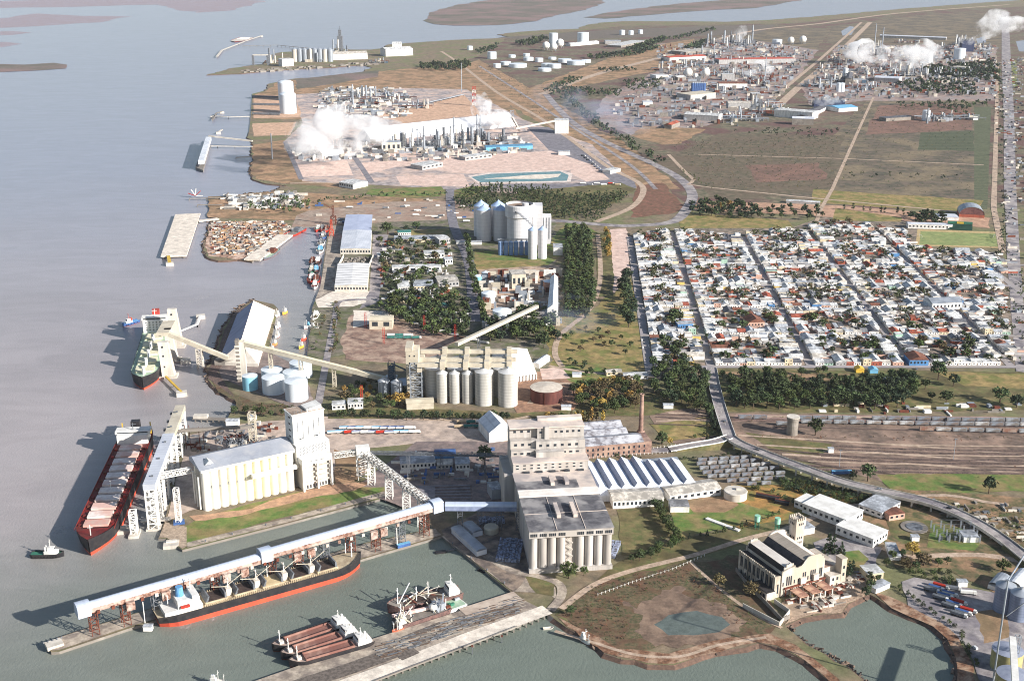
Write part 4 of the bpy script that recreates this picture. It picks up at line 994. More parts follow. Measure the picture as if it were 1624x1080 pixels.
# short finger jetty
a, b_ = g(306,663,3), g(362,665,3); rr = thing('finger_jetty', 'short brown concrete jetty with a white hut at its tip', 'jetty', (0,0,0)); MB().bar(a, b_, 6, 1.2).build('deck', conc_d, rr); MB().cb(a.x+8, a.y, 3.6, 14, 7, 3).build('hut', conc_w, rr)
for k in range(6): p = a.lerp(b_, (k+.5)/6); MB().bar((p.x, p.y-2.5, -2), (p.x, p.y-2.5, 2.4), 1).build('pile', conc_d, rr)
# ---- blue-roofed long gallery along the lower pier
A, B = (140,1008), (697,842); o, rz, L_ = frame(A, B, Z0)
x0 = lx(A, B, (134,972), 20)[0]; xe = lx(A, B, (697,812), 20)[0]; xm = lx(A, B, (428,893), 20)[0]
yc = 1
r = thing('pier_gallery', 'very long pale blue roofed conveyor gallery with rusty sides above the lower pier', 'loading gallery', o, rz)
def barrel(b, x0, x1, yc, w_, z, h, n=8):
 for i in range(n):
  a0, a1 = math.pi*i/n, math.pi*(i+1)/n; y0, y1 = yc-w_/2*math.cos(a0), yc-w_/2*math.cos(a1); z0, z1 = z+h*math.sin(a0), z+h*math.sin(a1)
  b.add([(x0,y0,z0),(x1,y0,z0),(x1,y1,z1),(x0,y1,z1)], [(0,1,2,3)])
 return b
blr = mat('weathered_blue_roof', (192,200,214), (172,182,200), scale=.06, rough=.5, detail=6, wave=('x', 8, .12))
for k in range(2):
 xa, xb = (x0, xm-4) if k == 0 else (xm+4, xe-4); dz = 22 if k == 0 else 24
 barrel(MB(), xa, xb, yc, 8, dz, 3.4).build('roof', blr, r, smooth=True)
 MB().box(xa, xb, yc-3.8, yc-3.5, dz-3.6, dz-.05).build('side_sheeting', rust2, r); MB().box(xa, xb, yc+3.5, yc+3.8, dz-3.6, dz-.05).build('side_sheeting', rust2, r)
 MB().box(xa, xb, yc-3.4, yc+3.4, dz-3.7, dz-3.3).build('floor', steel_d, r)
for xx, zz in ((x0, 18), (xm, 20), (xe, 20)):
 b = MB().box(xx-4.5, xx+4.5, yc-5, yc+5, zz-1, zz+7); b.build('transfer_house', blr if xx != xm else palesheet, r)
 barrel(MB(), xx-4.7, xx+4.7, yc, 10.2, zz+7, 1.6).build('house_roof', blr, r)
xx = x0+6; k = 0
while xx < xe:
 k += 1; tower_mb(5, 7, 18.2 if xx < xm else 20.2, 4, .5).build('support_tower', rust if k % 3 else steel_d, r, loc=(xx, yc, 0)); xx += 22
for f in (.11, .2, .36, .41, .56, .6, .79, .82): xx = x0+(xe-x0)*f; MB().box(xx-3, xx+3, yc-6.5, yc-3.9, 13, 19.5).build('loading_box', rust2, r)
for k in range(26): xx = x0+8+(xe-x0-16)*k/26; MB().box(xx, xx+2.2, yc-5.2, yc-3.85, 17.2, 19.6).build('spout_box', random.choice([rust2, conc_w, rust]), r)
for f in (.14, .24, .47, .7, .86): xx = x0+(xe-x0)*f; MB().bar((xx, yc-6, 0), (xx, yc-6, 17), .5).build('lift_post', white, r)
# end of the long pier: mooring block
# gallery from the pier to the big elevator
a, b_ = g(706,800,22+Z0), g(800,797,24+Z0); d = b_-a; rr = thing('link_gallery', 'blue-sided conveyor gallery from the pier gallery to the big concrete elevator', 'conveyor gallery', a, math.atan2(d.y, d.x)); Lg = d.length
MB().box(0, Lg+10, -3.5, 3.5, -4, -.2).build('side', mat('pale_blue_side', (150,160,186), (122,132,160), scale=.2, streak=2), rr); barrel(MB(), 0, Lg+10, 0, 7.6, -.15, 2.4).build('roof', blr, rr)
for k in range(4): tower_mb(4, 4, 19.5, 4, .4).build('support_tower', steel_d, rr, loc=(12+k*16, 0, -24))
# inclined lattice gallery
q0 = g(577,757); h0 = ht(577,757,716); a = Vector((q0.x, q0.y, h0+Z0)); b_ = g(690,806, 23+Z0)
rr = thing('inclined_conveyor', 'white lattice conveyor sloping down from the junction tower to the pier gallery', 'conveyor', (0,0,0))
MB().lattice(a, b_, 5.5, 4.5, 26, .42).build('truss', white, rr); MB().bar(a-Vector((0,0,1.4)), b_-Vector((0,0,1.4)), 4.4, 1).build('belt', conc_d, rr)
for t_ in (.12, .38, .62, .82):
 p = a.lerp(b_, t_); tower_mb(6, 5, p.z-4.3, 4, .7).build('support_tower', white, rr, loc=(p.x, p.y, 0))
rr = thing('junction_tower', 'white junction tower where the lattice conveyors meet', 'tower', q0, .25)
tower_mb(11, 9, h0-3, 5, .8).build('frame', white, rr); MB().cb(0, 0, h0-3, 12, 9, 8).build('cabin', white, rr)
c_ = g(530,722, 26+Z0); rr = thing('short_lattice_conveyor', 'short white lattice conveyor from the headhouse tower to the junction tower', 'conveyor', (0,0,0)); MB().lattice(c_, a, 4, 4, 9, .45).build('truss', white, rr); MB().bar(c_-Vector((0,0,1)), a-Vector((0,0,1)), 3, .8).build('belt', conc_d, rr)
e_ = g(816,722, 24+Z0); rr = thing('overhead_conveyor', 'thin grey conveyor bridge on tall posts crossing to the concrete elevator', 'conveyor', (0,0,0)); MB().lattice(a+Vector((5,0,-1)), e_, 2.6, 2.6, 44, .3).build('truss', steel_d, rr); MB().bar(a+Vector((5,0,-1.6)), e_-Vector((0,0,.8)), 2.2, .8).build('belt', steel_d, rr)
for t_ in (.3, .52, .8): p = a.lerp(e_, t_); tower_mb(2.5, 2.5, p.z-4, 6, .3).build('mast', steel_d, rr, loc=(p.x, p.y, Z0))
# ---- the big concrete elevator
A, B = (839,909), (971,901); o, rz, L_ = frame(A, B)
el = mat('elevator_concrete', (190,184,178), (150,144,138), scale=.14, streak=7, c3=(176,168,160), scale3=.05, contrast=1.3)
elw = mat('elevator_roof_pale', (222,206,192), (200,184,172), scale=.06, detail=6, c3=(170,160,156), scale3=.04)
r = thing('concrete_grain_elevator', 'huge stepped concrete grain elevator with nine tall silo columns on its front', 'grain elevator', o, rz)
MB().box(1.2, L_-1.2, 4, 103, -1, 35).build('wall', el, r)
nS = 9; wd = L_/nS
for i in range(nS):
 if i != 4: MB().cyl(wd*(i+.5), 3.6, 3, 29.6, wd*.44, n=18, cap=False).build('silo_column', el, r, smooth=True)
MB().box(0, L_, -.4, 5, 29.6, 35.2).build('fascia', el, r); MB().box(0, L_, -.6, 4, -1, 3).build('plinth', el, r)
wins(r, [(wd*(i+.5)+dx, -.45, 31) for i in range(nS) if i != 4 for dx in (-2.1, -.7, .7, 2.1)], .8, 2.4)
for k in range(9): MB().bar((wd*4+1.2+(k % 2)*4, 2, 3+k*2.9), (wd*4+1.2+((k+1) % 2)*4, 2, 5.9+k*2.9), .5).build('stair_flight', conc_w, r)
MB().box(-.4, L_+.4, -1, 57, 35.25, 35.9).m(0).build('front_roof', tar, r)
MB().box(-.4, L_+.4, 57.05, 68, 35.25, 37.4).build('roof_step', mat('chalk_white', (236,230,222), (216,206,196), scale=.08), r)
MB().box(-.4, L_+.4, 68.05, 104, 35.25, 36.1).build('back_roof', elw, r); MB().box(-.2, L_-14, 68.5, 86, 36.15, 36.2).build('roof_stain', tar, r)
for x, y in ((24, 18), (37, 18), (28, 76), (40, 76)): MB().box(x, x+3.2, y, y+22 if y < 50 else y+14, 36.3, 39).build('monitor', elw, r)
for x in (21, 43): MB().box(x, x+.5, -.6, 56, 35.95, 36.25).build('roof_joint', elw, r)
MB().box(0, L_, 27, 27.7, 35.95, 36.2).build('roof_joint', elw, r)
# stepped headhouse behind
for (y0, y1, z0, z1, x0_, x1_) in ((104.05, 146, -1, 44, .5, L_-.5), (118.7, 146, 44.01, 49, .5, L_-.5), (121.3, 146, 49.01, 55.8, 22, L_-.5), (124.5, 146, 49.02, 55.9, .5, 21.9), (128, 146, 56, 65.5, 24, L_-.5), (131.5, 146, 56.01, 65.4, .5, 23.9)):
 MB().box(x0_, x1_, y0, y1, z0, z1).build('block', el, r)
MB().box(0, L_, 103.5, 118.6, 44.02, 44.9).build('terrace_roof', elw, r); MB().box(0, L_, 127, 147, 65.6, 66.5).build('roof', elw, r)
MB().box(26, L_, 141, 147, 66.55, 69).build('penthouse', elw, r); MB().box(30, 34, 126, 128, 49, 67).build('pilaster', el, r); MB().box(21, 45, 113, 119, 44.9, 49.5).build('bay', el, r)
wins(r, [(4+i*6.0, 104.0, 39) for i in range(10)]+[(4+i*6.0, 104.0, 41.8) for i in range(10)], 2.2, 1, .1)
wins(r, [(26+i*6.2, 121.25, 51) for i in range(6)]+[(5+i*6, 124.45, 51.2) for i in range(3)], 2.4, 2.2, .1)
wins(r, [(40+i*5, 127.95, 60.5) for i in range(5)]+[(27, 127.95, 60.5)]+[(5+i*6, 131.45, 60.5) for i in range(3)]+[(4+i*6, 127.9, 57) for i in range(0)], 2.2, 2, .1)
wins(r, [(4+i*5.6, 118.6, 45.9) for i in range(3)]+[(46+i*5.6, 118.6, 45.9) for i in range(3)], 2.6, 1.6, .1)
for x in (9, 20, 31, 43, 55): MB().box(x, x+5, 101.5, 103.4, 36.15, 37.4).build('dark_hatch', glassd, r)
MB().box(-7, .4, 104, 146, -1, 34).build('side_wing', el, r)
b = MB().lattice((40,102,37), (46,96,41), .8, .8, 5, .2); b.build('roof_derrick', steel_d, r)
# ---- brick power house and chimney
A, B = (928,727), (1033,718); o, rz, L_ = frame(A, B)
r = thing('brick_workshop', 'long red brick workshop with patched grey sheet roofs behind the road', 'workshop', o, rz)
MB().box(0, L_, 0, 22, -1, 12).build('wall', brick, r); MB().box(0, L_*.75, 22.05, 60, -1, 11).build('back_wall', brick, r)
rp = mat('patched_roof', (160,160,166), (118,114,118), scale=.25, contrast=2.5, detail=3, c3=(190,190,194), scale3=.1)
MB().gable(0, L_-8, 0, 22, 12.02, 15.5, 'x', .5).build('roof', rp, r); MB().gable(0, L_*.75, 22, 41, 11.02, 14.5, 'x', .3).build('roof', rp, r); MB().gable(0, L_*.75, 41, 60, 11.03, 14.5, 'x', .3).build('roof', rp, r)
k = int(L_/5); wins(r, [(2.5+5*i, -.05, 6.5) for i in range(k)]+[(2.5+5*i, -.05, 1.5) for i in range(k)], 1.5, 2.6, .1)
q = g(1016,688); r = thing('brick_chimney', 'tall free-standing red brick chimney behind the brick workshop', 'chimney', q, 0)
MB().lathe(0, 0, [(2.7,-1),(2.3,8),(1.8,40),(2.2,41),(2.2,42),(1.4,42),(1.2,36)], 20).build('shaft', brick, r, smooth=False); MB().lathe(0, 0, [(4,-1),(4,3),(3,4)], 12).build('base', brick, r)
# ---- sawtooth shed
A, B = (940,796), (1108,783); o, rz, L_ = frame(A, B)
r = thing('sawtooth_shed', 'long shed with a row of bright sloping sawtooth roof bays beside the concrete elevator', 'shed', o, rz)
y0s = 8; dp = lx(A, B, (930,731), 9)[1]; MB().box(-6, L_, y0s, dp, -1, 6.9).build('wall', steel, r); MB().add([(-6,0,5),(L_,0,5),(L_,y0s+3,7.5),(-6,y0s+3,7.5),(-6,0,-1),(L_,0,-1)], [(0,1,2,3),(4,5,1,0)]).build('front_roof', palesheet, r)
nb = 9; bw = (L_+6)/nb
for i in range(nb):
 x = -6+bw*i; yb = dp if i < 6 else dp-9
 MB().add([(x,y0s,7),(x+bw*.24,y0s,11),(x+bw*.98,y0s,7),(x,yb,7),(x+bw*.24,yb,11),(x+bw*.98,yb,7)], [(1,2,5,4),(0,2,1),(3,4,5)]).build('roof_bay', mat('white_bay_roof', (222,228,240), (204,212,228), scale=.06, rough=.5), r)
 MB().add([(x,y0s,7),(x+bw*.24,y0s,11),(x+bw*.24,yb,11),(x,yb,7)], [(0,1,2,3)]).build('glazing', mat('grey_glazing', (132,138,158), (110,116,136), rough=.3), r)
def quadhall(name, label, cat, FL, FR, BR, BL, h, rise, roof, wall, nwin=0):
 P = [g(*p) for p in (FL, FR, BR, BL)]; o = P[0].copy(); P = [p-o for p in P]; r = thing(name, label, cat, o); q = [p+Vector((0,0,h)) for p in P]; b = MB()
 for i in range(4): a, c = P[i], P[(i+1) % 4]; b.add([a-Vector((0,0,1)), c-Vector((0,0,1)), q[(i+1) % 4], q[i]], [(0,1,2,3)])
 f, k = (q[0]+q[1])/2+Vector((0,0,rise)), (q[2]+q[3])/2+Vector((0,0,rise)); b.add([q[0], q[1], f, q[2], q[3], k], [(0,1,2),(3,4,5)]); b.build('wall', wall, r)
 u = Vector((0,0,.03)); MB().add([q[0]+u, f+u, k+u, q[3]+u, q[1]+u, q[2]+u], [(0,1,2,3),(1,4,5,2)]).build('roof', roof, r)
 d = P[1]; 
 if nwin: wins(r, [tuple(d*((i+.5)/nwin)+Vector((0,-.06,h*.3))) for i in range(nwin)], d.length/nwin*.5, h*.4, .1)
 return r
def longhall(name, label, cat, A, B, depth, h, rise, roof, wall, nwin=0, axis='x', ov=.6, wh=.4, z0=-1):
 o, rz, L_ = frame(A, B); r = thing(name, label, cat, o, rz)
 MB().box(0, L_, 0, depth, z0, h).build('wall', wall, r)
 if rise: MB().gable(0, L_, 0, depth, h+.02, h+rise, axis, ov).build('roof', roof, r)
 else: MB().box(-.4, L_+.4, -.4, depth+.4, h+.02, h+.5).build('roof', roof, r)
 if nwin: wins(r, [(L_*(i+.5)/nwin, -.05, h*.35) for i in range(nwin)], L_/nwin*.5, h*wh, .1)
 return r, L_
longhall('long_shed', 'long low pinkish-roofed shed with white piers in front of the sawtooth shed', 'shed', (972,806), (1052,802), 22, 7, 2.5, RM[4], WM[0], 12)
longhall('long_shed', 'second low pale-roofed shed right of the first, beside the round tank', 'shed', (1062,796), (1143,784), 20, 6, 2.5, RM[4], WM[0], 8)
hut((1078,812), 16, 14, 5, 'small white square shed on bare ground in front of the low sheds', roof=RM[6])
q = g(1166,788); r = thing('round_reservoir', 'round white concrete reservoir beside the low sheds', 'reservoir', q); MB().cyl(0, 0, -1, 6, 10, n=28, cap=False).build('wall', conc_w, r, smooth=True); MB().cyl(0, 0, 5.9, 6.6, 10.3, 9.8, n=28).build('roof', conc_w, r); MB().cb(2, 1, 6.7, 3, 3, 1.5).build('hatch', conc_w, r)
# white gable shed left of the headhouse, low buildings in the yard
A, B = (778,700), (812,690); longhall('gable_shed', 'bright white steep-roofed shed against the left side of the elevator', 'shed', (776,702), (812,697), 34, 10, 9, white2, WM[0], 0, 'y')
longhall('office_block', 'long white two-storey office in the yard between the conveyors', 'office', (636,745), (690,742), 16, 6, 1.5, RM[1], WM[0], 9)
longhall('office_block', 'smaller white office right of the long one, beside the dark tree', 'office', (723,746), (745,745), 16, 6, 0, RM[1], WM[0], 4)
longhall('small_office', 'white flat-roofed office between the two yard offices', 'office', (694,744), (718,743), 12, 4, 0, RM[4], WM[2], 4)
longhall('blue_shed', 'low dark blue roofed shed behind the yard offices', 'shed', (690,727), (722,726), 12, 4, 1.5, blue, WM[4], 0)
longhall('yard_canopy', 'small grey canopy shed beside the dark wall of the elevator', 'shed', (780,792), (796,790), 16, 9, 1, RM[1], steel, 0); longhall('yard_hut', 'grey flat-roofed hut beside the canopy shed', 'shed', (797,788), (808,786), 12, 8, 0, RM[6], steel, 0)
for k, (a_, b_, w_) in enumerate((((716,845), (756,882), 'long grey open shed on the quay behind the dock wall'), ((734,838), (750,852), 'short grey shed behind the long quay shed'))):
 o, rz, L_ = frame(a_, b_); rr = thing('quay_shed', w_, 'shed', o, rz); MB().box(0, L_, 0, 9, -1, 4).build('wall', palesheet, rr); barrel(MB(), -.5, L_+.5, 4.5, 10, 4.02, 1.6).build('roof', steel, rr)
q = g(779,843); rr = thing('round_tank', 'squat round beige tank near the bag stacks', 'tank', q); MB().cyl(0,0,-1,4,6, n=20).build('shell', beige, rr); MB().cyl(0,0,4.02,5.2,6.2,5.6, n=20).build('lid', beige, rr)
bagm = mat('bagged_cargo', (150,160,184), (104,104,112), scale=.5, contrast=2.5, detail=3)
for (a_, b_, rows, lab) in (((786,890), (828,892), 7, 'wide stack of grey-blue bagged cargo beside the elevator wall'), ((760,832), (802,830), 2, 'narrow stack of bagged cargo under the blue gallery'), ((975,885), (985,862), 4, 'stack of dark bundles right of the elevator front')):
 o, rz, L_ = frame(a_, b_); rr = thing('cargo_stack', lab, 'cargo stack', o, rz)
 for k in range(rows):
  b = MB()
  for i in range(int(L_/2.4)): b.box(i*2.4, i*2.4+2.1, k*5, k*5+4.2, -.3, random.uniform(2, 3.4))
  b.build('row', bagm, rr)
# ---- the white-roofed triangular warehouse on its pier
A, B = (350,572), (412,577); wh = mat('sunlit_shed_roof', (240,226,214), (224,208,196), scale=.04, detail=6)
pts = {'fl': g(349,562), 'fr': g(412,565)}
bl, br = g(377,497), g(437,497)
rl = g(372,560,24), g(402,478,24)
r = thing('pier_warehouse', 'large ridged warehouse with a blinding white roof slope on the rocky pier', 'warehouse', (0,0,0))
fl, fr = g(346,574,6), g(409,577,6); bl, br = g(376,498,6), g(436,492,6); r0, r1 = g(381,544,26), g(402,477,26)
fl, fr, bl, br = [Vector(v) for v in (fl, fr, bl, br)]
MB().add([fr, br, r1, r0], [(0,1,2,3)]).build('roof', wh, r, label='white sunlit roof slope'); MB().add([bl, fl, r0, r1], [(0,1,2,3)]).build('roof', mat('shaded_shed_roof', (158,164,184), (140,146,168), scale=.04, wave=('y', 20, .2)), r, label='grey shaded roof slope')  # light painted in: sunward slope near white, the slope away from the sun blue-grey
MB().add([fl, fr, r0, (fl.x,fl.y,0), (fr.x,fr.y,0), bl, br, r1, (bl.x,bl.y,0), (br.x,br.y,0)], [(0,1,2),(3,4,1,0),(6,5,7),(9,8,5,6),(4,9,6,1),(8,3,0,5)]).build('wall', conc_w, r)
q = g(385,603); rr = thing('conveyor_tower', 'tall pinkish conveyor tower with stair flights in front of the pier warehouse', 'tower', q, .1); hh = ht(385,603,538)
MB().box(-5, -1.2, -4, 4, -1, hh).build('stair_shaft', conc_d, rr); MB().box(-1, 5, -4, 4, -1, hh-2).build('shaft', conc_w, rr)
for k in range(9): MB().box(-5.6, -1, -4.6, -4.05, 3+k*(hh-6)/9, 4.6+k*(hh-6)/9).build('landing', conc_w, rr)
top = q+Vector((0, 0, hh-4))
e_ = g(622,604,14); rr = thing('beige_conveyor', 'very long beige enclosed conveyor descending from the tower towards the beige silos', 'conveyor', (0,0,0)); MB().bar(top, e_, 5, 4.5).build('gallery', beige, rr); MB().bar(top+Vector((0,0,2.4)), e_+Vector((0,0,2.4)), 5.4, .3).build('roof', mat('pale_beige', (214,204,180), (196,184,160), scale=.1), rr)
for t_ in (.2, .4, .62): p = top.lerp(e_, t_); tower_mb(3.5, 3.5, p.z-5, 4, .6).build('support_tower', beige, rr, loc=(p.x, p.y, Z0))
s0 = g(268,530,40); e2 = g(362,568,12); rr = thing('beige_conveyor', 'beige enclosed conveyor climbing over the water from the rocky pier to the ship loader', 'conveyor', (0,0,0)); MB().bar(e2, s0, 5, 4.5).build('gallery', beige, rr)
p = e2.lerp(s0, .5); tower_mb(6, 6, p.z-2.6, 5, 1).build('support_tower', conc_w, rr, loc=(p.x, p.y, 0))
q = g(360,577); MB().cb(q.x, q.y, Z0, 26, 9, 6).build('head_house', conc_d, rr)
# six tanks
tk = mat('tank_white', (222,228,232), (204,212,218), scale=.1, rough=.45, streak=4); tkb = mat('tank_pale_blue', (140,196,214), (126,180,200), scale=.1, rough=.45)
for i, (x, yb, R, H_, m_, lab) in enumerate(((-282,1200,8.2,15,tkb,'small pale blue storage tank at the left of the tank group'), (-255,1187,12,17,tk,'white storage tank, front middle of the group'), (-227,1167,12,20,tk,'white storage tank, front right of the group'), (-262,1216,11.5,15.5,tk,'white storage tank behind the front middle one'), (-236,1206,12.2,16,tk,'white storage tank in the middle of the group'), (-234,1236,12.2,16,tk,'white storage tank at the back right of the group'))):
 rr = thing('storage_tank', lab, 'storage tank', (x, yb+R, Z0), 0, 'tanks beside the pier'); MB().cyl(0,0,-1,H_,R, n=32, cap=False).build('shell', m_, rr, smooth=True); MB().cyl(0,0,H_,H_+1.4,R+.1,.8, n=32).build('roof', tk, rr, smooth=True)
 MB().bar((R+.3,0,0), (R+.3,0,H_), .3).build('ladder', steel_d, rr)
# ---- beige silo complex in the middle
csil = mat('corrugated_silo', (200,197,190), (170,167,160), scale=.12, rough=.55, streak=5, wave=('z', 3.2, .3))
def silo(x, y, R, H_, lab, cone=3.2, m_=None, group=None, top=None, z=Z0):
 rr = thing('grain_silo', lab, 'silo', (x, y, z), 0, group); MB().cyl(0,0,-1,H_,R, n=28, cap=False).build('shell', m_ or csil, rr, smooth=True); MB().cyl(0,0,H_,H_+cone,R+.25,1, n=28).build('roof', top or mat('silo_roof', (206,206,204), (184,184,184), scale=.1, rough=.5), rr, smooth=True)
 MB().cyl(0,0,H_+cone,H_+cone+1.6,1.1, n=8).build('cap', steel, rr)
 return rr
for i, (x, y, R, H_) in enumerate(((-73,1170,5.8,32), (-60,1169,5.4,32), (-46.5,1169,5.6,32), (-29,1166,9.6,35.5), (-4.2,1163,10.2,36.5))):
 silo(x, y, R, H_, ['slender silo, leftmost in the front row of the beige complex', 'slender silo, second from the left in the front row', 'slender silo in the middle of the front row', 'wide silo, fourth in the front row', 'wide silo at the right end of the front row'][i], group='silos of the beige complex')
k = 0
for row, y in enumerate((1190, 1216)):
 for j, x in enumerate((-82, -58, -34, -10)):
  k += 1; silo(x+row*2, y, 10.5, 31, 'wide silo %s in the %s row of the beige complex' % (['at the left end', 'second from the left', 'third from the left', 'at the right end'][j], ['middle', 'back'][row]), group='silos of the beige complex')
rr = thing('silo_top_galleries', 'grid of beige box conveyor galleries running over the tops of the silos', 'conveyor galleries', (0,0,Z0))
bs = mat('beige_gallery', (204,194,174), (180,170,152), scale=.12, rough=.7)
for j, (y, z, x0_, x1_) in enumerate(((1168, 39.5, -98, 0), (1190, 37.5, -98, 4), (1213, 38.5, -98, 6))):
 MB().box(x0_, x1_, y-2.2, y+2.2, z, z+4).build('gallery', bs, rr)
 for x in (-72, -48, -26, -3): MB().box(x-2.6, x+2.6, y-3.4, y+3.4, z-2.5, z+6.5).build('drive_house', bs, rr)
for x in (-96,): MB().box(x-2.5, x+2.5, 1166, 1216, 34, 38).build('cross_gallery', bs, rr)
q = g(676,648); rr = thing('beige_headhouse', 'tall beige headhouse tower at the left end of the silo complex', 'tower', (-104, 1186, Z0), 0); MB().box(-7, 6, -6, 16, -1, 52).build('shaft', bs, rr); MB().box(-7.5, 0, -6.5, 16.5, 52.05, 56).build('penthouse', bs, rr); tower_mb(12, 10, 40, 7, .8).build('stair_frame', steel, rr, loc=(4,-14,0)); wins(rr, [(-3,-6.05,46), (2,-6.05,46), (-3,-6.05,38), (2,-6.05,38)], 1.4, 1.8, .1)
for k, (x, y) in enumerate(((-136,1190), (-122,1186), (-129,1204))): silo(x, y, 6.3, 16, 'small grey %s bin left of the beige headhouse' % ['left', 'right', 'rear'][k], m_=steel, group='small bins by the headhouse')
rr = thing('grain_dryer', 'dark blue-grey grain dryer tower of pipes between the small bins', 'dryer', (-128, 1196, Z0)); tower_mb(7, 7, 34, 6, .6).build('frame', steel_d, rr); MB().box(-2.5, 2.5, -2.5, 2.5, 6, 30).build('column', mat('bluish_steel', (70,92,110), (56,76,92)), rr); MB().bar((0,0,33), (24,-6,24), 1.2).build('spout', MATS['bluish_steel'], rr)
# conveyor from the plant
a = g(724,546,30); b_ = g(852,486,16); rr = thing('beige_conveyor', 'beige enclosed conveyor climbing from the wooded plant to the beige silos', 'conveyor', (0,0,0)); MB().bar(a, b_, 4.4, 4).build('gallery', beige, rr)
for t_ in (.25, .6): p = a.lerp(b_, t_); tower_mb(3, 3, p.z-4.5, 4, .4).build('support_tower', steel_d, rr, loc=(p.x, p.y, Z0))
# flat store with hipped white roof
fl, fr, br_, bl_ = g(812,592,9), g(852,592,9), g(846,556,9), g(790,556,9); r0, r1 = g(826,568,22), g(806,550,22)
rr = thing('flat_grain_store', 'white hip-roofed flat grain store with buttressed wall beside the beige silos', 'warehouse', (0,0,0))
cx_ = [g(795,600,9), g(851,592,9), g(836,553,9), g(780,556,9)]; a0, a1 = g(808,562,24), g(812,551,24)
MB().add([cx_[0], cx_[1], cx_[2], cx_[3], a0, a1], [(0,1,4),(1,2,5,4),(2,3,5),(3,0,4,5)]).build('roof', mat('white_store_roof', (236,230,222), (220,212,204), scale=.05), rr)
MB().prism([(p.x, p.y) for p in cx_], 0, 8.98).build('wall', WM[0], rr)
for k in range(12): p = cx_[0].lerp(cx_[1], k/11.); MB().cb(p.x, p.y-.8, 0, 1, 1.6, 8.8).build('buttress', WM[0], rr)
q = g(867,642); rr = thing('rusty_tank', 'wide low rust-brown tank with a pale roof inside an earth bund', 'storage tank', (q.x, q.y+17, Z0)); MB().cyl(0,0,-1,13.5,17, n=40, cap=False).build('shell', mat('rusty_shell', (104,62,54), (78,46,42), scale=.2, streak=4), rr, smooth=True); MB().cyl(0,0,13.5,15.2,17.1,1, n=40).build('roof', mat('dusty_roof', (206,196,182), (184,172,158), scale=.2, detail=6), rr, smooth=True); MB().bar((-2,-17.3,0), (-2,-17.3,13.5), .5).build('ladder', rust, rr)
longhall('arched_shed', 'small white arched shed beside the flat grain store', 'shed', (855,584), (872,572), 8, 5, 2, white2, WM[0], 0)
q = g(640,611); rr = thing('round_basin', 'flat round grey basin beside the beige conveyor end', 'basin', (q.x, q.y+8, Z0)); MB().cyl(0,0,-1,1.6,13, n=30, cap=False).build('wall', conc_w, rr); MB().cyl(0,0,.5,1.0,12.6, n=30).build('cover', steel, rr)
longhall('truck_tip_shed', 'long low beige shed with an open dark end beside the slender silos', 'shed', (645,650), (688,648), 14, 7, 1, mat('pale_beige', (214,204,180)), bs, 0)
longhall('villa', 'white two-block house with terraces beside the hedge', 'house', (527,650), (548,649), 12, 5, 0, RM[0], WM[0], 3); longhall('villa', 'white villa wing with a flat roof, right of the two-block house', 'house', (552,649), (576,648), 14, 6.5, 0, RM[0], WM[0], 5)
# ---- upper silo cluster
us = mat('upper_silo_concrete', (214,212,212), (190,188,190), scale=.06, streak=5, wave=('z', 6, .12)); coneb = mat('cone_blue_grey', (176,196,222), (156,176,204), scale=.1, rough=.4)
for x, y, R, H_, cn, lab in ((-45,1876,12,50,7,'tall pale silo with a blue conical cap, front left of the upper cluster'), (-18,1876,12,50,7,'tall pale silo with a blue conical cap, second in the upper cluster'), (-50,1906,12,50,8,'blue-capped silo behind the front left one of the upper cluster'), (-22,1906,12,50,8,'blue-capped silo behind the second one of the upper cluster'), (31,1760,6.8,44,5,'slender pale silo, left of the front pair in the upper cluster'), (46,1762,6.8,44,5,'slender pale silo, right of the front pair in the upper cluster')):
 silo(x, y, R, H_, lab, cn, us, 'silos of the upper cluster', coneb)
q = (12, 1850); rr = thing('malting_tower', 'very wide round concrete tower with a collar in the upper cluster', 'tower', (q[0], q[1], Z0)); MB().lathe(0, 0, [(20,-1),(20,44),(23,46),(23,64),(21.5,65)], 40).build('shaft', us, rr, smooth=False); MB().cyl(0,0,60,60.5,22, n=40).build('roof', mat('tower_roof_brown', (150,128,110), (120,100,88), scale=.2), rr); MB().cyl(9,-1,60.6,66,5, n=16).build('stair_head', us, rr); MB().sphere(-6,-23,56,1.3).build('vent', glassd, rr)
rr = thing('side_tower', 'tall squared pale tower on the right of the wide round tower', 'tower', (40, 1852, Z0)); MB().box(-8, 8, -8, 20, -1, 62).build('shaft', us, rr); MB().box(8.05, 22, -2, 20, -1, 44).build('annex', us, rr)
for k in range(3): MB().box(9+k*4.4, 10.5+k*4.4, -2.2, -2.02, 8, 42).build('panel_joint', steel_d, rr)
for k in range(6): rr = silo(-17.5+k*8, 1782, 3.6, 20, 'small blue-grey bin, %s of the low row of six' % ['first', 'second', 'third', 'fourth', 'fifth', 'last'][k], 2, mat('bin_blue', (120,146,186), (98,122,164), scale=.2), 'low row of small bins', coneb)
rr = thing('bin_conveyor', 'thin steel conveyor over the row of small bins', 'conveyor', (0,0,Z0)); MB().lattice((-22,1782,24), (30,1782,24), 2, 2, 14, .35).build('truss', steel, rr); MB().lattice((31,1762,50), (8,1832,56), 2, 2, 12, .35).build('truss', steel, rr)
hut((744,388), 40, 10, 4, 'long low white shed at the foot of the blue-capped silos'); hut((885,405), 14, 26, 12, 'bright white block at the right edge of the upper silo cluster')
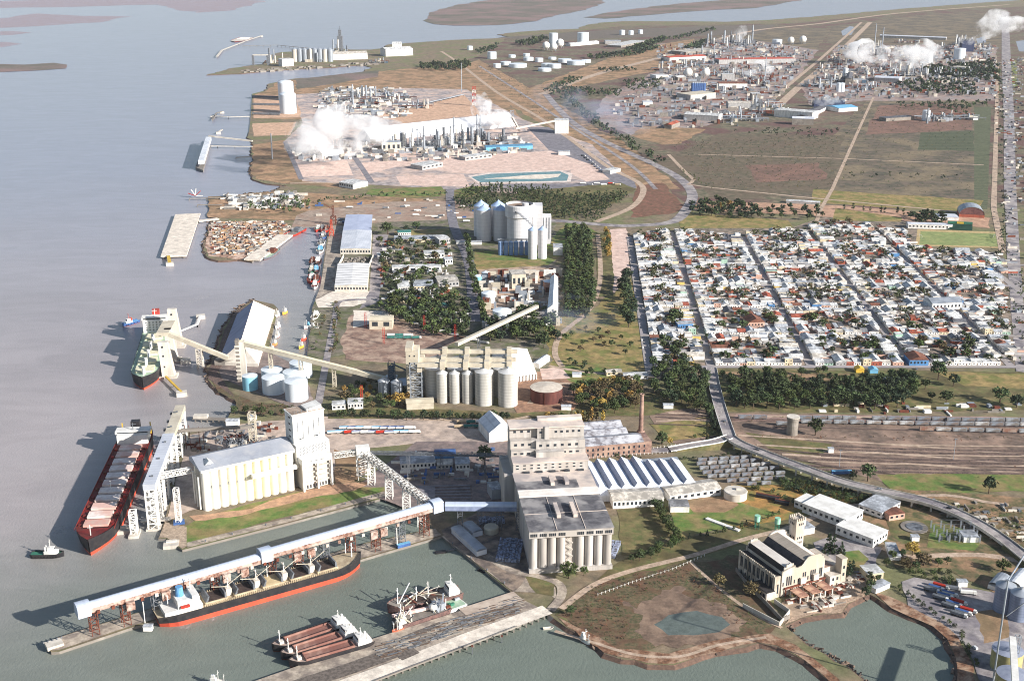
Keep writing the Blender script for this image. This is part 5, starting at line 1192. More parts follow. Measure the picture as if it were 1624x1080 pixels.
# ---- middle plant
longhall('process_building', 'beige square process building among the pipes of the wooded plant', 'building', (812,458), (834,457), 24, 20, 0, RM[4], bs, 3)
quadhall('narrow_store', 'narrow tall white store on the right side of the wooded plant', 'warehouse', (868,506), (885,506), (885,455), (873,455), 14, 5, white2, WM[0])
for px, R, H_, lab, m_ in (((775,481), 10, 12, 'white domed tank at the left of the wooded plant', tk), ((796,513), 12, 14, 'white cone-roofed tank beside the climbing conveyor', tk), ((757,446), 7, 6, 'low blue-grey tank near the wooded plant road', tkb), ((770,440), 6, 6, 'small pale tank beside the low blue-grey one', tk), ((872,462), 9, 12, 'rust-pink tank at the right of the plant', mat('pink_tank', (196,150,130), (170,128,110)))):
 q = g(*px); rr = thing('process_tank', lab, 'tank', (q.x, q.y+R, Z0)); MB().cyl(0,0,-1,H_,R, n=24, cap=False).build('shell', m_, rr, smooth=True); MB().cyl(0,0,H_,H_+2,R,.6, n=24).build('roof', tk, rr, smooth=True)
# ---- warehouses on the fishing quay
quadhall('quay_warehouse', 'northern quay warehouse with a smooth pale blue roof', 'warehouse', (540,403), (588,403), (590,373), (544,373), 8, 1.2, palesheet, conc_w, 11)
quadhall('quay_warehouse', 'southern quay warehouse with many white striped roof bays', 'warehouse', (531,462), (583,462), (586,426), (536,426), 8, 1.2, mat('striped_roof', (232,230,228), (214,212,210), scale=.05, wave=('y', 13, .8)), conc_w, 11)
quadhall('quay_warehouse', 'bluish flat-roofed warehouse behind the smooth one', 'warehouse', (544,372.5), (589,372.5), (591,347), (549,347), 7, .6, mat('grey_blue_roof', (176,184,204), (160,168,190), scale=.05), conc_d, 9)
o, rz, L_ = frame((537,424), (586,424)); rr = thing('roofless_warehouse', 'roofless warehouse shell full of rubble between the two quay warehouses', 'ruin', o, rz)
MB().box(0, L_, 0, .6, -1, 6).box(0, .6, .6, 55, -1, 6).box(L_-.6, L_, .6, 55, -1, 6).build('wall', conc_w, rr); b = MB()
for i in range(70): x, y = random.uniform(3, L_-4), random.uniform(3, 52); b.cb(x, y, -.5, random.uniform(1, 5), random.uniform(1, 4), random.uniform(1.5, 4), random.random()*3)
b.build('rubble', conc_d, rr)
# ---- urea store and refinery in the middle distance
wl0 = mat('white_long_store', (238,238,240), (222,224,228), scale=.02, wave=('x', 30, .12))
A, B = (588,226), (818,200); o, rz, L_ = frame(A, B); r = thing('bulk_urea_store', 'enormously long low white storage building behind the refinery columns', 'warehouse', o, rz)
dpt = lx(A, B, (600,196), 14)[1]; MB().box(0, L_, 0, 60, -1, 8).build('wall', wl0, r); MB().gable(0, L_, 0, 60, 8.02, 30, 'x', 1).build('roof', wl0, r)
for (x0_, y0_, H_, R, lab) in ((455,181,50,23,'huge white cylindrical tank in front of its twin near the jetty'), (452,160,50,23,'huge white cylindrical tank behind its twin near the jetty')):
 q = g(x0_, y0_); rr = thing('gas_tank', lab, 'storage tank', (q.x, q.y+R, Z0)); MB().cyl(0,0,-1,H_,R, n=40, cap=False).build('shell', tk, rr, smooth=True); MB().lathe(0,0,[(R,H_),(R*.9,H_+3),(R*.6,H_+6),(.1,H_+8)], 40).build('dome', tk, rr, smooth=True); MB().bar((R+.8,0,0), (R+.8,0,H_), 1.4).build('stair', steel_d, rr)
# ---- castle-like old power station
A, B = (1227,948), (1332,918); o, rz, L_ = frame(A, B)
r = thing('castle_power_station', 'ruined cream castle-like power station with stepped gables beside the pond', 'power station', o, rz)
MB().box(0, 6.4, 0, 44, -1, 17).build('aisle', cream_d, r); MB().box(6.42, 44, 0, 42, -1, 19.5).build('hall', cream, r)
MB().box(.8, 6.3, 1, 43, 17.02, 17.2).build('aisle_roof', mat('dark_roof', (60,56,56), (44,42,42), scale=.3), r)  # near-black tone, shared by the aisle, nave side and arcade roofs
b = MB()
for k in range(22): b.box(-.3, .7, 1+k*2, 2+k*2, 17.02, 18.3)
b.build('parapet', cream_d, r)
def gab(b, prof, y0, y1):
 """front wall: outline in x,z extruded in y"""
 n = len(prof); b.add([(x, y0, z) for x, z in prof]+[(x, y1, z) for x, z in prof], [tuple(range(n)), tuple(reversed(range(n, 2*n)))]+[(i, n+i, n+(i+1) % n, (i+1) % n) for i in range(n)]); return b
pr = [(5.6,0),(19,0),(19,21),(17.4,21),(17.4,23.4),(15.6,23.4),(15.6,25.4),(13.6,25.4),(12.3,26.4),(11,25.4),(9,25.4),(9,23.4),(7,23.4),(7,21),(5.6,21)]
gab(MB(), pr, -.9, -.02).build('front_gable', cream, r); gab(MB(), pr, 42.05, 43).build('rear_gable', cream, r)
pr2 = [(19.02,0),(45,0),(45,22.8),(43.6,22.8),(43.6,25),(41.6,25),(41.6,26.6),(39,27.4),(32,27.8),(28.6,27),(26.6,25.4),(25,23.2),(23,21.4),(19.02,20.4)]
gab(MB(), pr2, -.9, -.02).build('front_gable', cream, r); gab(MB(), pr2, 42.05, 43).build('rear_gable', cream, r)
MB().add([(6.6,0,19.6),(8,0,23.6),(16,0,24.2),(18.6,0,19.6),(6.6,42,19.6),(8,42,23.6),(16,42,24.2),(18.6,42,19.6)], [(0,1,5,4),(2,3,7,6)]).build('roof', mat('dark_roof', (60,56,56)), r); MB().add([(8,0,23.6),(16,0,24.2),(16,42,24.2),(8,42,23.6)], [(0,1,2,3)]).build('roof', mat('pale_monitor', (222,214,204), (200,190,180), scale=.1), r)
MB().add([(19.2,0,19.6),(25,0,25.1),(25,42,25.1),(19.2,42,19.6)], [(0,1,2,3)]).build('roof', mat('dark_slope', (96,86,84), (76,70,70), scale=.3), r)
MB().add([(25.02,0,25.2),(34,0,26.6),(34,42,26.6),(25.02,42,25.2)], [(0,1,2,3)]).build('roof', mat('grey_slope', (172,160,146), (150,140,128), scale=.1, wave=('y', 3, .2)), r)
MB().add([(34.02,0,26.6),(43,0,22),(43,42,22),(34.02,42,26.6)], [(0,1,2,3)]).build('roof', mat('pale_monitor', (222,214,204)), r)
wins(r, [(-.05, 4+5.2*i, 5) for i in range(8)] and [], 1, 1)
tw = MB().box(-.09, .09, -.65, .65, 0, 8.5).mesh('window', glassd); sw = MB().box(-.09, .09, -.6, .6, 0, 2.6).mesh('window', glassd)
for i in range(8):
 for dy in (-.9, .9): link('window', tw, r, loc=(-.06, 4.2+5.1*i+dy, 6.5))
 link('window', sw, r, loc=(-.06, 4.2+5.1*i, 1)); MB().box(-.6, 0, 1.4+5.1*i, 2.1+5.1*i, -1, 16.6).build('buttress', cream_d, r)
tf = MB().box(-.6, .6, -.09, .09, 0, 7.5).mesh('window', glassd); ts = MB().box(-.5, .5, -.09, .09, 0, 3).mesh('window', glassd)
for x in (10.4, 12.3, 14.2, 25.4, 27.3, 32.6, 34.5, 36.4, 41, 42.6): link('window', tf, r, loc=(x, -.95, 8))
for x in (7, 17.4, 21, 30, 39): link('window', ts, r, loc=(x, -.95, 8.4))
for x in (3,): link('window', tf, r, loc=(x, -.08, 3))
MB().box(-7.5, .0, -1, 17, -1, 6).build('arcade', cream, r, label='low arcaded lean-to'); 
for k in range(4): MB().box(-7.62, -7.5, 1+k*4, 3.6+k*4, .5, 4.4).build('opening', glassd, r)
MB().box(-7.6, -.2, -1.1, 17, 6.02, 6.6).build('arcade_roof', mat('dark_roof', (60,56,56)), r)
MB().box(45.1, 62, 2, 30, -1, 12).build('annex', cream, r, label='roofless right annex'); MB().box(46, 56, 1.9, 29, 12.05, 12.3).build('annex_roof', brick, r); MB().box(58.2, 63, -5, 2, -1, 19).build('corner_turret', cream, r); MB().box(58, 63.2, -5.2, 2.2, 19.02, 20.4).build('turret_cap', cream, r)
MB().box(48, 58, -5, 1.9, -1, 8).build('porch', cream, r)
wins(r, [(60.6, -5.1, 6), (60.6, -5.1, 12), (51, -5.1, 4), (55, -5.1, 4)], 1.6, 2.4, .1)
# tower
x0_, y0_ = 47, 36
b = MB().box(x0_, x0_+8, y0_, y0_+8, -1, 35); b.build('tower', cream, r)
b = MB().box(x0_-.7, x0_+8.7, y0_-.7, y0_+8.7, 30.5, 35.4)
for k in range(5):
 for s in (0, 1): b.box(x0_-.6+k*2, x0_+.5+k*2, y0_-.69+s*8.4, y0_+.2+s*8.4, 35.42, 37.4).box(x0_-.69+s*8.4, x0_+.2+s*8.4, y0_+.25+k*1.8, y0_+1.2+k*1.8, 35.43, 37.2)
b.build('battlement', cream, r); MB().box(x0_-2, x0_+.0, y0_-2, y0_+8, -1, 7).build('tower_base', cream_d, r); MB().box(x0_-10, x0_-2.1, y0_+3, y0_+10, -1, 12).build('stair_wing', cream_d, r); MB().gable(x0_-10.3, x0_-1.8, y0_+2.7, y0_+10.3, 12.02, 15, 'x').build('stair_wing_roof', terra, r)
for dx in (2.2, 4, 5.8): wins(r, [(x0_+dx, y0_-.06, 15.5), (x0_+dx, y0_-.06, 19.5), (x0_+dx, y0_-.76, 31.5)], .9, 1.8, .1); wins(r, [(x0_-.06, y0_+dx, 19.5), (x0_-.76, y0_+dx, 31.5), (x0_-.06, y0_+dx, 15.5)], .9, 1.8, .1, rz=math.pi/2)
wins(r, [(x0_+4, y0_-.07, 5)], 1.2, 8, .1)
# concrete frames in front
for k in range(3):
 rr = thing('concrete_pergola', 'rust-topped concrete frame platform, %s of three before the castle front' % ['left', 'middle', 'right'][k], 'concrete frame', o+Vector((math.cos(rz), math.sin(rz), 0))*(12+k*11.5)+Vector((-math.sin(rz), math.cos(rz), 0))*-15, rz)
 MB().box(0, 8, 0, 12, 4.6, 5.2).build('deck', mat('rusty_deck', (172,128,108), (132,96,84), scale=.5, c3=(196,160,134), scale3=.2), rr)
 for x, y in ((.6, .6), (7.4, .6), (.6, 11.4), (7.4, 11.4)): MB().cb(x, y, -1, .9, .9, 5.5).build('leg', conc_w, rr)
rr = thing('coal_gantry', 'rusty coal gantry along the foot of the castle front', 'gantry', o, rz); MB().box(8, 46, -2.6, -1.2, 6, 7).build('beam', rust, rr)
for k in range(7): MB().bar((9+k*6, -2, 0), (9+k*6, -2, 6), .7).build('post', rust, rr)
for x in (22, 34): MB().box(x, x+5, -3, -1, 7.2, 12).build('bunker', conc_w, rr)
# walled yard left of the castle
for pts, lab in (([(1167,905), (1180,922), (1240,985), (1252,980)], 'grey perimeter wall running down to the lagoon beside the castle'), ([(1178,962), (1236,992), (1252,972), (1228,955)], 'low pale wall round the small walled garden by the castle')):
 P = [g(*p) for p in pts]; b = MB()
 for p, q in zip(P, P[1:]): b.bar((p.x, p.y, Z0+1.2), (q.x, q.y, Z0+1.2), .6, 3.6)
 tag(b.build('perimeter_wall', conc_d if 'grey' in lab else conc_w), lab, 'wall')
# ---- white buildings right of the castle
A, B = (1378,868), (1412,850)
def wb(P, w_, d_, h_, lab, rz, win, roof=None, name='factory_building'):
 q = g(*P); rr = thing(name, lab, 'building', q, rz); MB().box(0, w_, 0, d_, -1, h_).build('wall', WM[0], rr); MB().box(-.3, w_+.3, -.3, d_+.3, h_+.02, h_+.6).build('roof', roof or white, rr); wins(rr, [(w_*(i+.5)/win, -.05, h_*.4) for i in range(win)], w_/win*.55, h_*.3, .1); 
 me = MB().box(-.09, .09, -1.3, 1.3, 0, h_*.3).mesh('window', glassd); k = int(d_/5)
 for i in range(k): link('window', me, rr, loc=(-.06, d_*(i+.5)/k, h_*.4))
rz_ = math.atan2(*(lambda d: (d.y, d.x))(g(1412,850)-g(1385,867)))
wb((1384,868), 22, 34, 7, 'long white factory block with blue trim facing the castle lawn', rz_, 5)
wb((1341,838), 26, 42, 7.5, 'tall white main factory hall in the middle of the group', rz_, 5)
wb((1324,828), 18, 40, 6, 'white rear factory hall nearest the castle tower', rz_, 4)
wb((1398,822), 30, 22, 5, 'white factory wing with pale roof strips near the overpass', rz_, 6, RM[1])
hut((1422,824), 15, 12, 5, 'small brick-roofed house by the factory wing', roof=RM[5], wall=WM[3], rz=.3, win=3)
hut((1280,847), 14, 12, 5, 'small white flat building right of the castle tower', rz=.35)
hut((1388,920), 13, 13, 6, 'small square cream house near the trucks', roof=RM[0], wall=WM[1], rz=.2, win=2)
hut((1400,936), 16, 8, 3.5, 'low white wall-like outbuilding by the pond corner', rz=.6); hut((1420,888), 8, 22, 3.5, 'narrow white shed among the trees behind the truck park', rz=-.1)
hut((1452,858), 6, 5, 3.5, 'tiny white hut on the lawn near the round bed'); hut((1540,860), 12, 12, 4.5, 'white square hut right of the substation', roof=RM[1])
q = g(1450,836); rr = thing('round_bed', 'flat round grey stone bed on the dry lawn', 'stone bed', q); MB().cyl(0,0,-.5,.5,11, n=28).build('rim', conc_d, rr); MB().cyl(0,0,.51,.8,7, n=24).build('centre', steel_d, rr)
rr = thing('electrical_substation', 'electrical substation of thin steel gantries inside a green fenced plot', 'substation', g(1483,862), -.05)
for i in range(5):
 for j in range(4): tower_mb(.8, .8, 7, 3, .14).build('gantry_post', steel, rr, loc=(4+i*8, 3+j*8, 0))
for j in range(4): MB().bar((4, 3+j*8, 8), (36, 3+j*8, 8), .2).build('gantry_beam', steel_d, rr)
for k in range(6): MB().box(5+k*6, 7.5+k*6, 6, 8.5, 0, 3).build('transformer', steel_d, rr)
# ---- lower right tanks and silos at the frame corner
blg = mat('corrugated_blue', (136,146,168), (106,116,138), scale=.2, streak=4, wave=('z', 2.2, .35), rough=.45)
for P, R, H_, lab in (((1604,985), 7, 20, 'blue corrugated silo, left of the two at the lower right edge'), ((1628,998), 7, 20, 'blue corrugated silo, right of the two at the lower right edge')):
 q = g(*P); silo(q.x, q.y+R+9, R, H_, lab, 3, blg, 'silos at the lower right corner', steel)
for P, R, H_, lab in (((1604,1070), 10, 13, 'wide pale-roofed tank at the lower right corner'), ((1612,1110), 10, 13, 'wide tank cut by the bottom edge of the picture'), ((1583,1049), 3.4, 8, 'small blue drum tank, left of two'), ((1592,1054), 3.4, 8, 'small blue drum tank, right of two')):
 q = g(*P); rr = thing('storage_tank', lab, 'storage tank', (q.x, q.y+R, Z0)); MB().cyl(0,0,-1,H_,R, n=32, cap=False).build('shell', mat('olive_shell', (176,168,120), (150,142,100), scale=.2) if R > 5 else blg, rr, smooth=True); MB().cyl(0,0,H_,H_+1.5,R+.1,.5, n=32).build('roof', mat('slate_roof', (150,156,172), (126,132,150), scale=.2), rr, smooth=True)
q = g(1569,1120); hh = 95
top = Vector((q.x, q.y, ht(1569,1120,920)+Z0)); rr = thing('pipe_mast', 'tall thin grey mast with a long slanting pipe boom at the right edge', 'mast', (0,0,0)); MB().tube(q, top, .65, 10, .5).build('mast', steel, rr); MB().tube(top, g(1650,840,top.z), .55, 8).build('boom', steel, rr); MB().bar((q.x+2, q.y, top.z-25), (q.x+14, q.y+4, top.z-18), .5).build('stay', steel_d, rr)
rr = thing('tank_conveyor', 'white enclosed conveyor running over the corner tanks', 'conveyor', (0,0,0)); MB().bar(g(1606,1012,30), g(1612,1110,34), 4, 3).build('gallery', white, rr); tower_mb(3, 3, 26, 4, .4).build('support_tower', steel, rr, loc=g(1607,1062))
# ================================================================ SHIPS
def hull(r, L, B, D, mtop, mboot, mdeck, boot=2.2, fb=0, fine=.18, name='hull', n=26, tr=.75, inset=.35):
 """x from 0 (stern) to L (bow); z=0 water, D deck height"""
 def hb(t, low):
  f = fine*(1.5 if low else 1)
  if t > 1-f: k = (t-(1-f))/f; v = max(0, 1-k**2.1)
  elif t < .1: v = (tr if not low else tr*.5)+(1-(tr if not low else tr*.5))*math.sin(t/.1*math.pi/2)
  else: v = 1
  return max(.02, v)*B/2
 def xs(t, low): return t*L*(1 if not low else .975)+(0 if not low else .01*L)
 def sheer(t): return fb*max(0, (t-.82)/.18)**1.5
 T = [i/n for i in range(n+1)]
 lv = [(-1.5, 1, 1), (boot, 1, .5), (D, 0, 0)]
 def pt(t, s, k):
  z, low, w_ = lv[k]
  y = hb(t, False)*(1-w_)+hb(t, True)*w_; x = xs(t, False)*(1-w_)+xs(t, True)*w_
  return (x, s*y, z+(sheer(t) if k == 2 else 0))
 for k, nm, m_ in ((0, 'boot_topping', mboot), (1, name, mtop)):
  b = MB()
  for s in (-1, 1):
   for a, c in zip(T, T[1:]):
    q = [pt(a, s, k), pt(c, s, k), pt(c, s, k+1), pt(a, s, k+1)]; b.add(q if s < 0 else q[::-1], [(0,1,2,3)])
  b.add([pt(0, -1, k), pt(0, 1, k), pt(0, 1, k+1), pt(0, -1, k+1)], [(3,2,1,0)])
  if k == 1:  # bulwark
   for s in (-1, 1):
    for a, c in zip(T, T[1:]):
     p, q = pt(a, s, 2), pt(c, s, 2); b.add([p, q, (q[0],q[1],q[2]+1), (p[0],p[1],p[2]+1)], [(0,1,2,3)])
  b.build(nm, m_, r, smooth=False)
 b = MB(); 
 for a, c in zip(T, T[1:]):
  p0, p1, q0, q1 = pt(a,-1,2), pt(a,1,2), pt(c,-1,2), pt(c,1,2)
  b.add([(v[0], v[1], v[2]-.05) for v in (p0, q0, q1, p1)], [(0,1,2,3)])
 b.build('deck', mdeck, r)
def ship(name, label, cat, bow, stern, zd, group=None):
 p, q = g(*stern, zd), g(*bow, zd); d = q-p
 return thing(name, label, cat, (p.x, p.y, 0), math.atan2(d.y, d.x), group), Vector((d.x, d.y)).length
def mast(r, x, y, z, h, t=.5, cross=3, m=white):
 b = MB().bar((x,y,z), (x,y,z+h), t); 
 if cross: b.bar((x,y-cross,z+h*.75), (x,y+cross,z+h*.75), t*.7)
 b.build('mast', m, r)
# red bulk carrier
r, L_ = ship('bulk_carrier', 'dark red decked bulk carrier with eleven pale hatch covers lying under the loading gallery', 'ship', (140,862), (221,681), 12); Bm = 32
hull(r, L_, Bm, 12, black, orange_h, red_d, 3.2, 2.5, .15)
hm = mat('pale_hatch_pink', (236,226,218), (212,196,188), scale=.15, c3=(214,176,162), scale3=.05)
x = L_*.18
for k in range(11):
 MB().box(x, x+10.4, -9.8, 9.8, 12, 14.2).build('hatch_cover', hm if k not in (10,) else mat('pink_hatch', (206,140,124), (196,168,156), scale=.1), r)
 MB().box(x+11.2, x+14.6, -11, 11, 12, 12.6).build('hatch_coaming', mat('dark_coaming', (66,30,28), (48,26,26)), r); x += L_*.0655
MB().box(L_*.085, L_*.155, -14, 14, 12, 21).build('accommodation', white, r); MB().box(L_*.09, L_*.14, -15.9, 15.9, 21.02, 23.6).build('bridge', white, r); MB().box(L_*.1405, L_*.1412, -14, 14, 21.9, 22.9).build('bridge_windows', glassd, r)
MB().box(L_*.035, L_*.085, -9, 9, 12, 18).build('engine_casing', mat('brown_house', (130,96,92), (104,78,76)), r); MB().box(L_*.045, L_*.075, -4, 4, 18.02, 27).build('funnel', black, r)
for s in (-1, 1): mast(r, L_*.05, s*13, 12, 12, 1, 0, yellow)
mast(r, L_*.12, 0, 23.6, 7, .6, 3, steel_d); mast(r, L_*.955, 0, 14, 9, .6, 2); mast(r, L_*.6, 0, 12.8, 10, .5, 0)
for k in range(10):
 for s in (-1, 1): MB().box(L_*(.2+k*.073), L_*(.2+k*.073)+3, s*13-1, s*13+1, 12, 13.2).build('deck_locker', random.choice([rust, red, red_d]), r)
b = MB()
for k in range(60):
 for s in (-1, 1): b.bar((L_*(.16+k*.0125), s*15.6, 12), (L_*(.16+k*.0125), s*15.6, 13.4), .18)
for s in (-1, 1): b.bar((L_*.16, s*15.6, 13.4), (L_*.9, s*15.6, 13.4), .18)
b.build('railing', red, r)
# bulk carrier at the lower pier
r, L_ = ship('bulk_carrier', 'old black bulk carrier with orange waterline, open holds and blue funnel at the lower pier', 'ship', (573,884), (246,974), 8)
hull(r, L_, 23, 8.5, black, orange_h, mat('buff_deck', (196,180,150), (160,142,118), scale=.2, detail=6), 3.6, 4, .12)
MB().box(L_*.03, L_*.2, -9.5, 9.5, 8.5, 12).build('poop', white, r); MB().box(L_*.09, L_*.19, -9, 9, 12.02, 18).build('accommodation', white, r); MB().box(L_*.155, L_*.185, -10.5, 10.5, 18.02, 20.6).build('bridge', white, r); MB().box(L_*.1852, L_*.187, -9, 9, 18.8, 20.1).build('bridge_windows', glassd, r)
MB().cyl(L_*.115, 0, 18, 25, 3, 2.6, n=14).build('funnel', mat('funnel_blue', (104,158,200), (90,140,184)), r); mast(r, L_*.165, 0, 20.6, 9, .6); mast(r, L_*.06, 0, 12, 9, .5); MB().box(L_*.1, L_*.14, -11.3, -9.2, 13, 14.6).build('lifeboat', red, r); MB().box(L_*.1, L_*.14, 9.2, 11.3, 13, 14.6).build('lifeboat', red, r)
hold = mat('dark_hold', (52,44,42), (80,66,60), scale=.2)
for k, xx in enumerate((.215, .35, .485, .62, .755)):
 x = L_*xx; MB().box(x, x+L_*.105, -7.5, 7.5, 8.5, 10.3).build('hatch_coaming', mat('buff_deck', (196,180,150)), r); MB().box(x+.7, x+L_*.105-.7, -6.8, 6.8, 10.31, 10.4).build('hold', hold if k not in (2,) else mat('grain_cargo', (206,186,146), (188,166,128), scale=.2), r)
 for s in (0, 1):
  xx_ = x+(.5 if s == 0 else L_*.105-2.2)
  MB().add([(xx_,-7,10.4),(xx_+1.6,-7,10.4),(xx_+1.6,7,10.4),(xx_,7,10.4),(xx_+(.0 if s else 2),-7,14.5),(xx_+(1 if s else 3),-7,14.5),(xx_+(1 if s else 3),7,14.5),(xx_+(.0 if s else 2),7,14.5)], [(0,1,5,4),(1,2,6,5),(2,3,7,6),(3,0,4,7),(4,5,6,7)]).build('folded_hatch', steel_d, r)
 if k < 4:
  cx = x+L_*.12; MB().box(cx-2, cx+2, -3, 3, 8.5, 14).build('mast_house', conc_w, r); mast(r, cx, 0, 14, 8, .7, 4, conc_w)
  for s in (-1, 1): MB().bar((cx, s*1, 15), (cx+s*13, s*4, 20), .4).build('derrick', beige, r)
mast(r, L_*.95, 0, 11, 12, .7, 3)
b = MB()
for k in range(70):
 for s in (-1, 1): b.bar((L_*(.2+k*.0095), s*9.6, 8.5), (L_*(.2+k*.0095), s*9.6, 10.2), .5)
b.build('frame_rail', mat('buff_deck', (196,180,150)), r)
# grain ship at the upper berth
r, L_ = ship('bulk_carrier', 'pale green decked grain ship with white superstructure at the offshore dolphins', 'ship', (226,606), (252,512), 10); Bw = 30
hull(r, L_, Bw, 12, black, orange_h, lgreen, 2.4, 3, .16)
MB().box(L_*.13, L_*.21, -14, 14, 12, 27).build('accommodation', white, r); MB().box(L_*.14, L_*.2, -15.5, 15.5, 27.02, 30).build('bridge', white, r); MB().box(L_*.2005, L_*.202, -13, 13, 28, 29.4).build('bridge_windows', glassd, r); MB().box(L_*.08, L_*.12, -4, 4, 12, 34).build('funnel', mat('funnel_red', (190,70,60), (150,60,50)), r); mast(r, L_*.17, 0, 30, 9, .7)
wins(r, [(L_*.21+.08, -10+i*4, 15+j*3) for i in range(6) for j in range(4)], 1.6, 1.2, .06, rz=math.pi/2)
for k in range(5):
 x = L_*(.26+k*.135); MB().box(x, x+L_*.09, -10, 10, 12, 14.4).build('hatch_cover', mat('cream_hatch', (226,218,190), (200,196,166), scale=.2), r)
 MB().cyl(x+L_*.11, 0, 12, 21, 1.8, n=10).build('crane_post', white, r); MB().bar((x+L_*.11, 0, 20), (x+L_*.11+20, 2, 18), 1.4).build('crane_jib', white, r)
MB().cyl(L_*.93, 0, 14, 22, .8, n=8).build('foremast', white, r)
# tugs
def tug(label, bow, stern, hm_, sup):
 r, L_ = ship('tugboat', label, 'tugboat', bow, stern, 2); B_ = L_*.3
 hull(r, L_, B_, 2.6, hm_, red_d if hm_ is blue else black, green if hm_ is black else lblue, .5, 1.4, .3)
 MB().box(L_*.42, L_*.82, -B_*.3, B_*.3, 2.6, 5.4).build('deckhouse', sup, r); MB().box(L_*.52, L_*.72, -B_*.24, B_*.24, 5.42, 8.2).build('wheelhouse', sup, r); MB().box(L_*.722, L_*.725, -B_*.2, B_*.2, 6.4, 7.6).build('wheelhouse_window', glassd, r)
 for s in (-1, 1): MB().cyl(L_*.46, s*B_*.2, 5.4, 9, .7, n=8).build('funnel', sup if hm_ is black else orange_h, r)
 mast(r, L_*.6, 0, 8.2, 7, .35, 1.5, white if hm_ is black else orange_h)
 b = MB()
 for k in range(8): b.cb(L_*(.2+k*.09), B_*.52, 1.2, 1, .6, 1).cb(L_*(.2+k*.09), -B_*.52, 1.2, 1, .6, 1)
 b.build('tyre_fender', tyre, r)
tug('dark hulled tugboat with green deck and white wheelhouse below the red ship bow', (102,878), (49,879), black, white)
tug('small blue and white tugboat with an orange funnel off the upper berth', (194,516), (220,508), blue, white)
# three hopper barges
pinkh = mat('rusty_pink_hold', (166,132,118), (138,106,94), scale=.2, detail=6, c3=(130,90,80), scale3=.06)
for k, (bo, st) in enumerate((((431,1025), (553,984)), ((445,1038), (567,999)), ((458,1050), (590,1012)))):
 r, L_ = ship('hopper_barge', '%s of three rusty hopper barges moored side by side, white deckhouse at its stern' % ['outermost (upper)', 'middle', 'innermost (lower)'][k], 'barge', bo, st, 4, 'three hopper barges')
 hull(r, L_, 13, 4, black, rust, mat('grey_barge_deck', (176,158,146), (140,122,114), scale=.3, detail=6), .8, 1.5, .2)
 MB().box(L_*.24, L_*.82, -4.6, -3.9, 4, 5.6).box(L_*.24, L_*.82, 3.9, 4.6, 4, 5.6).box(L_*.24, L_*.25, -3.9, 3.9, 4, 5.6).box(L_*.81, L_*.82, -3.9, 3.9, 4, 5.6).build('coaming', pinkh, r); MB().box(L_*.25, L_*.81, -3.85, 3.85, 4.02, 4.3).build('hold', pinkh, r)
 MB().box(L_*.03, L_*.2, -5, 5, 4, 6.6).build('deckhouse', white, r); MB().box(L_*.1, L_*.19, -4.2, 4.2, 6.62, 9.4).build('wheelhouse', white, r); MB().box(L_*.19+.05, L_*.19+.15, -3.6, 3.6, 7.6, 8.8).build('wheelhouse_window', glassd, r)
 for s in (-1, 1): MB().cyl(L_*.07, s*2.6, 6.6, 9.6, .8, n=8).build('funnel', white, r)
 mast(r, L_*.9, 0, 4, 11, .45, 2); mast(r, L_*.14, 0, 9.4, 6, .35, 1.4); MB().cb(L_*.88, 0, 4, 3, 3, 2.2).build('winch', conc_w, r)
# dredgers
r, L_ = ship('dredger', 'cluttered dark dredger with white bridge and masts, lying outermost of the pair', 'dredger', (614,962), (731,936), 5)
hull(r, L_, 15, 5.5, mat('worn_hull', (120,92,86), (84,66,64), scale=.4), rust, conc_d, 1, 1.5, .2)
MB().box(L_*.05, L_*.2, -5.5, 5.5, 5.5, 9).build('deckhouse', white, r); MB().box(L_*.1, L_*.19, -5, 5, 9.02, 12.4).build('bridge', white, r); MB().box(L_*.19+.05, L_*.19+.2, -4, 4, 10.2, 11.8).build('bridge_windows', glassd, r); MB().box(L_*.28, L_*.7, -4.5, 4.5, 5.52, 6.4).build('hold', hold, r); mast(r, L_*.14, 0, 12.4, 8)
for k in range(16): MB().bar((L_*random.uniform(.25,.8), random.uniform(-6,6), 6), (L_*random.uniform(.25,.8), random.uniform(-6,6), random.uniform(7,13)), random.uniform(.3,.8)).build('pipe', random.choice([conc_w, white, rust, beige]), r)
mast(r, L_*.45, 0, 5.5, 13, .6); mast(r, L_*.62, 2, 5.5, 12, .6); MB().bar((L_*.85, 0, 5.5), (L_*.68, -3, 19), .7).build('derrick', white, r); mast(r, L_*.86, 0, 5.5, 13, .6)
r, L_ = ship('dredger', 'white and rusty dredger with tangled pipes and ladder moored against the lower pier', 'dredger', (622,988), (712,958), 5)
hull(r, L_, 13, 4, mat('worn_hull', (120,92,86)), rust, conc_d, 1, .5, .12)
MB().bar((L_*.3, -2, 6), (L_*.95, -4, 8), 2).build('dredge_ladder', mat('pink_white', (226,208,200), (190,150,140), scale=.3), r)
for k in range(26):
 x = L_*random.choice([random.uniform(.05,.35), random.uniform(.7,.98)]); MB().bar((x, random.uniform(-6,6), 4), (x+random.uniform(-7,7), random.uniform(-6,6), random.uniform(6,15)), random.uniform(.4,1)).build('pipe', random.choice([white, steel, conc_w, beige, steel_d]), r)
MB().box(L_*.1, L_*.26, -5, 3, 4, 9).build('pump_house', steel, r); MB().sphere(L_*.3, 1, 8, 3).build('pump_casing', white, r); mast(r, L_*.85, 0, 4, 14, .6); MB().box(L_*.8, L_*.9, -4, 4, 4, 8.5).build('winch_house', white, r)
o, rz, L_ = frame((706,977), (741,964), 0); r = thing('work_pontoon', 'white sided work pontoon with a cluttered grey deck behind the dredgers', 'pontoon', o, rz); MB().box(0, L_, 0, 17, -1, 3.4).build('hull', white, r); MB().box(.5, L_-.5, .5, 16.5, 3.41, 3.5).build('deck', lgreen, r)
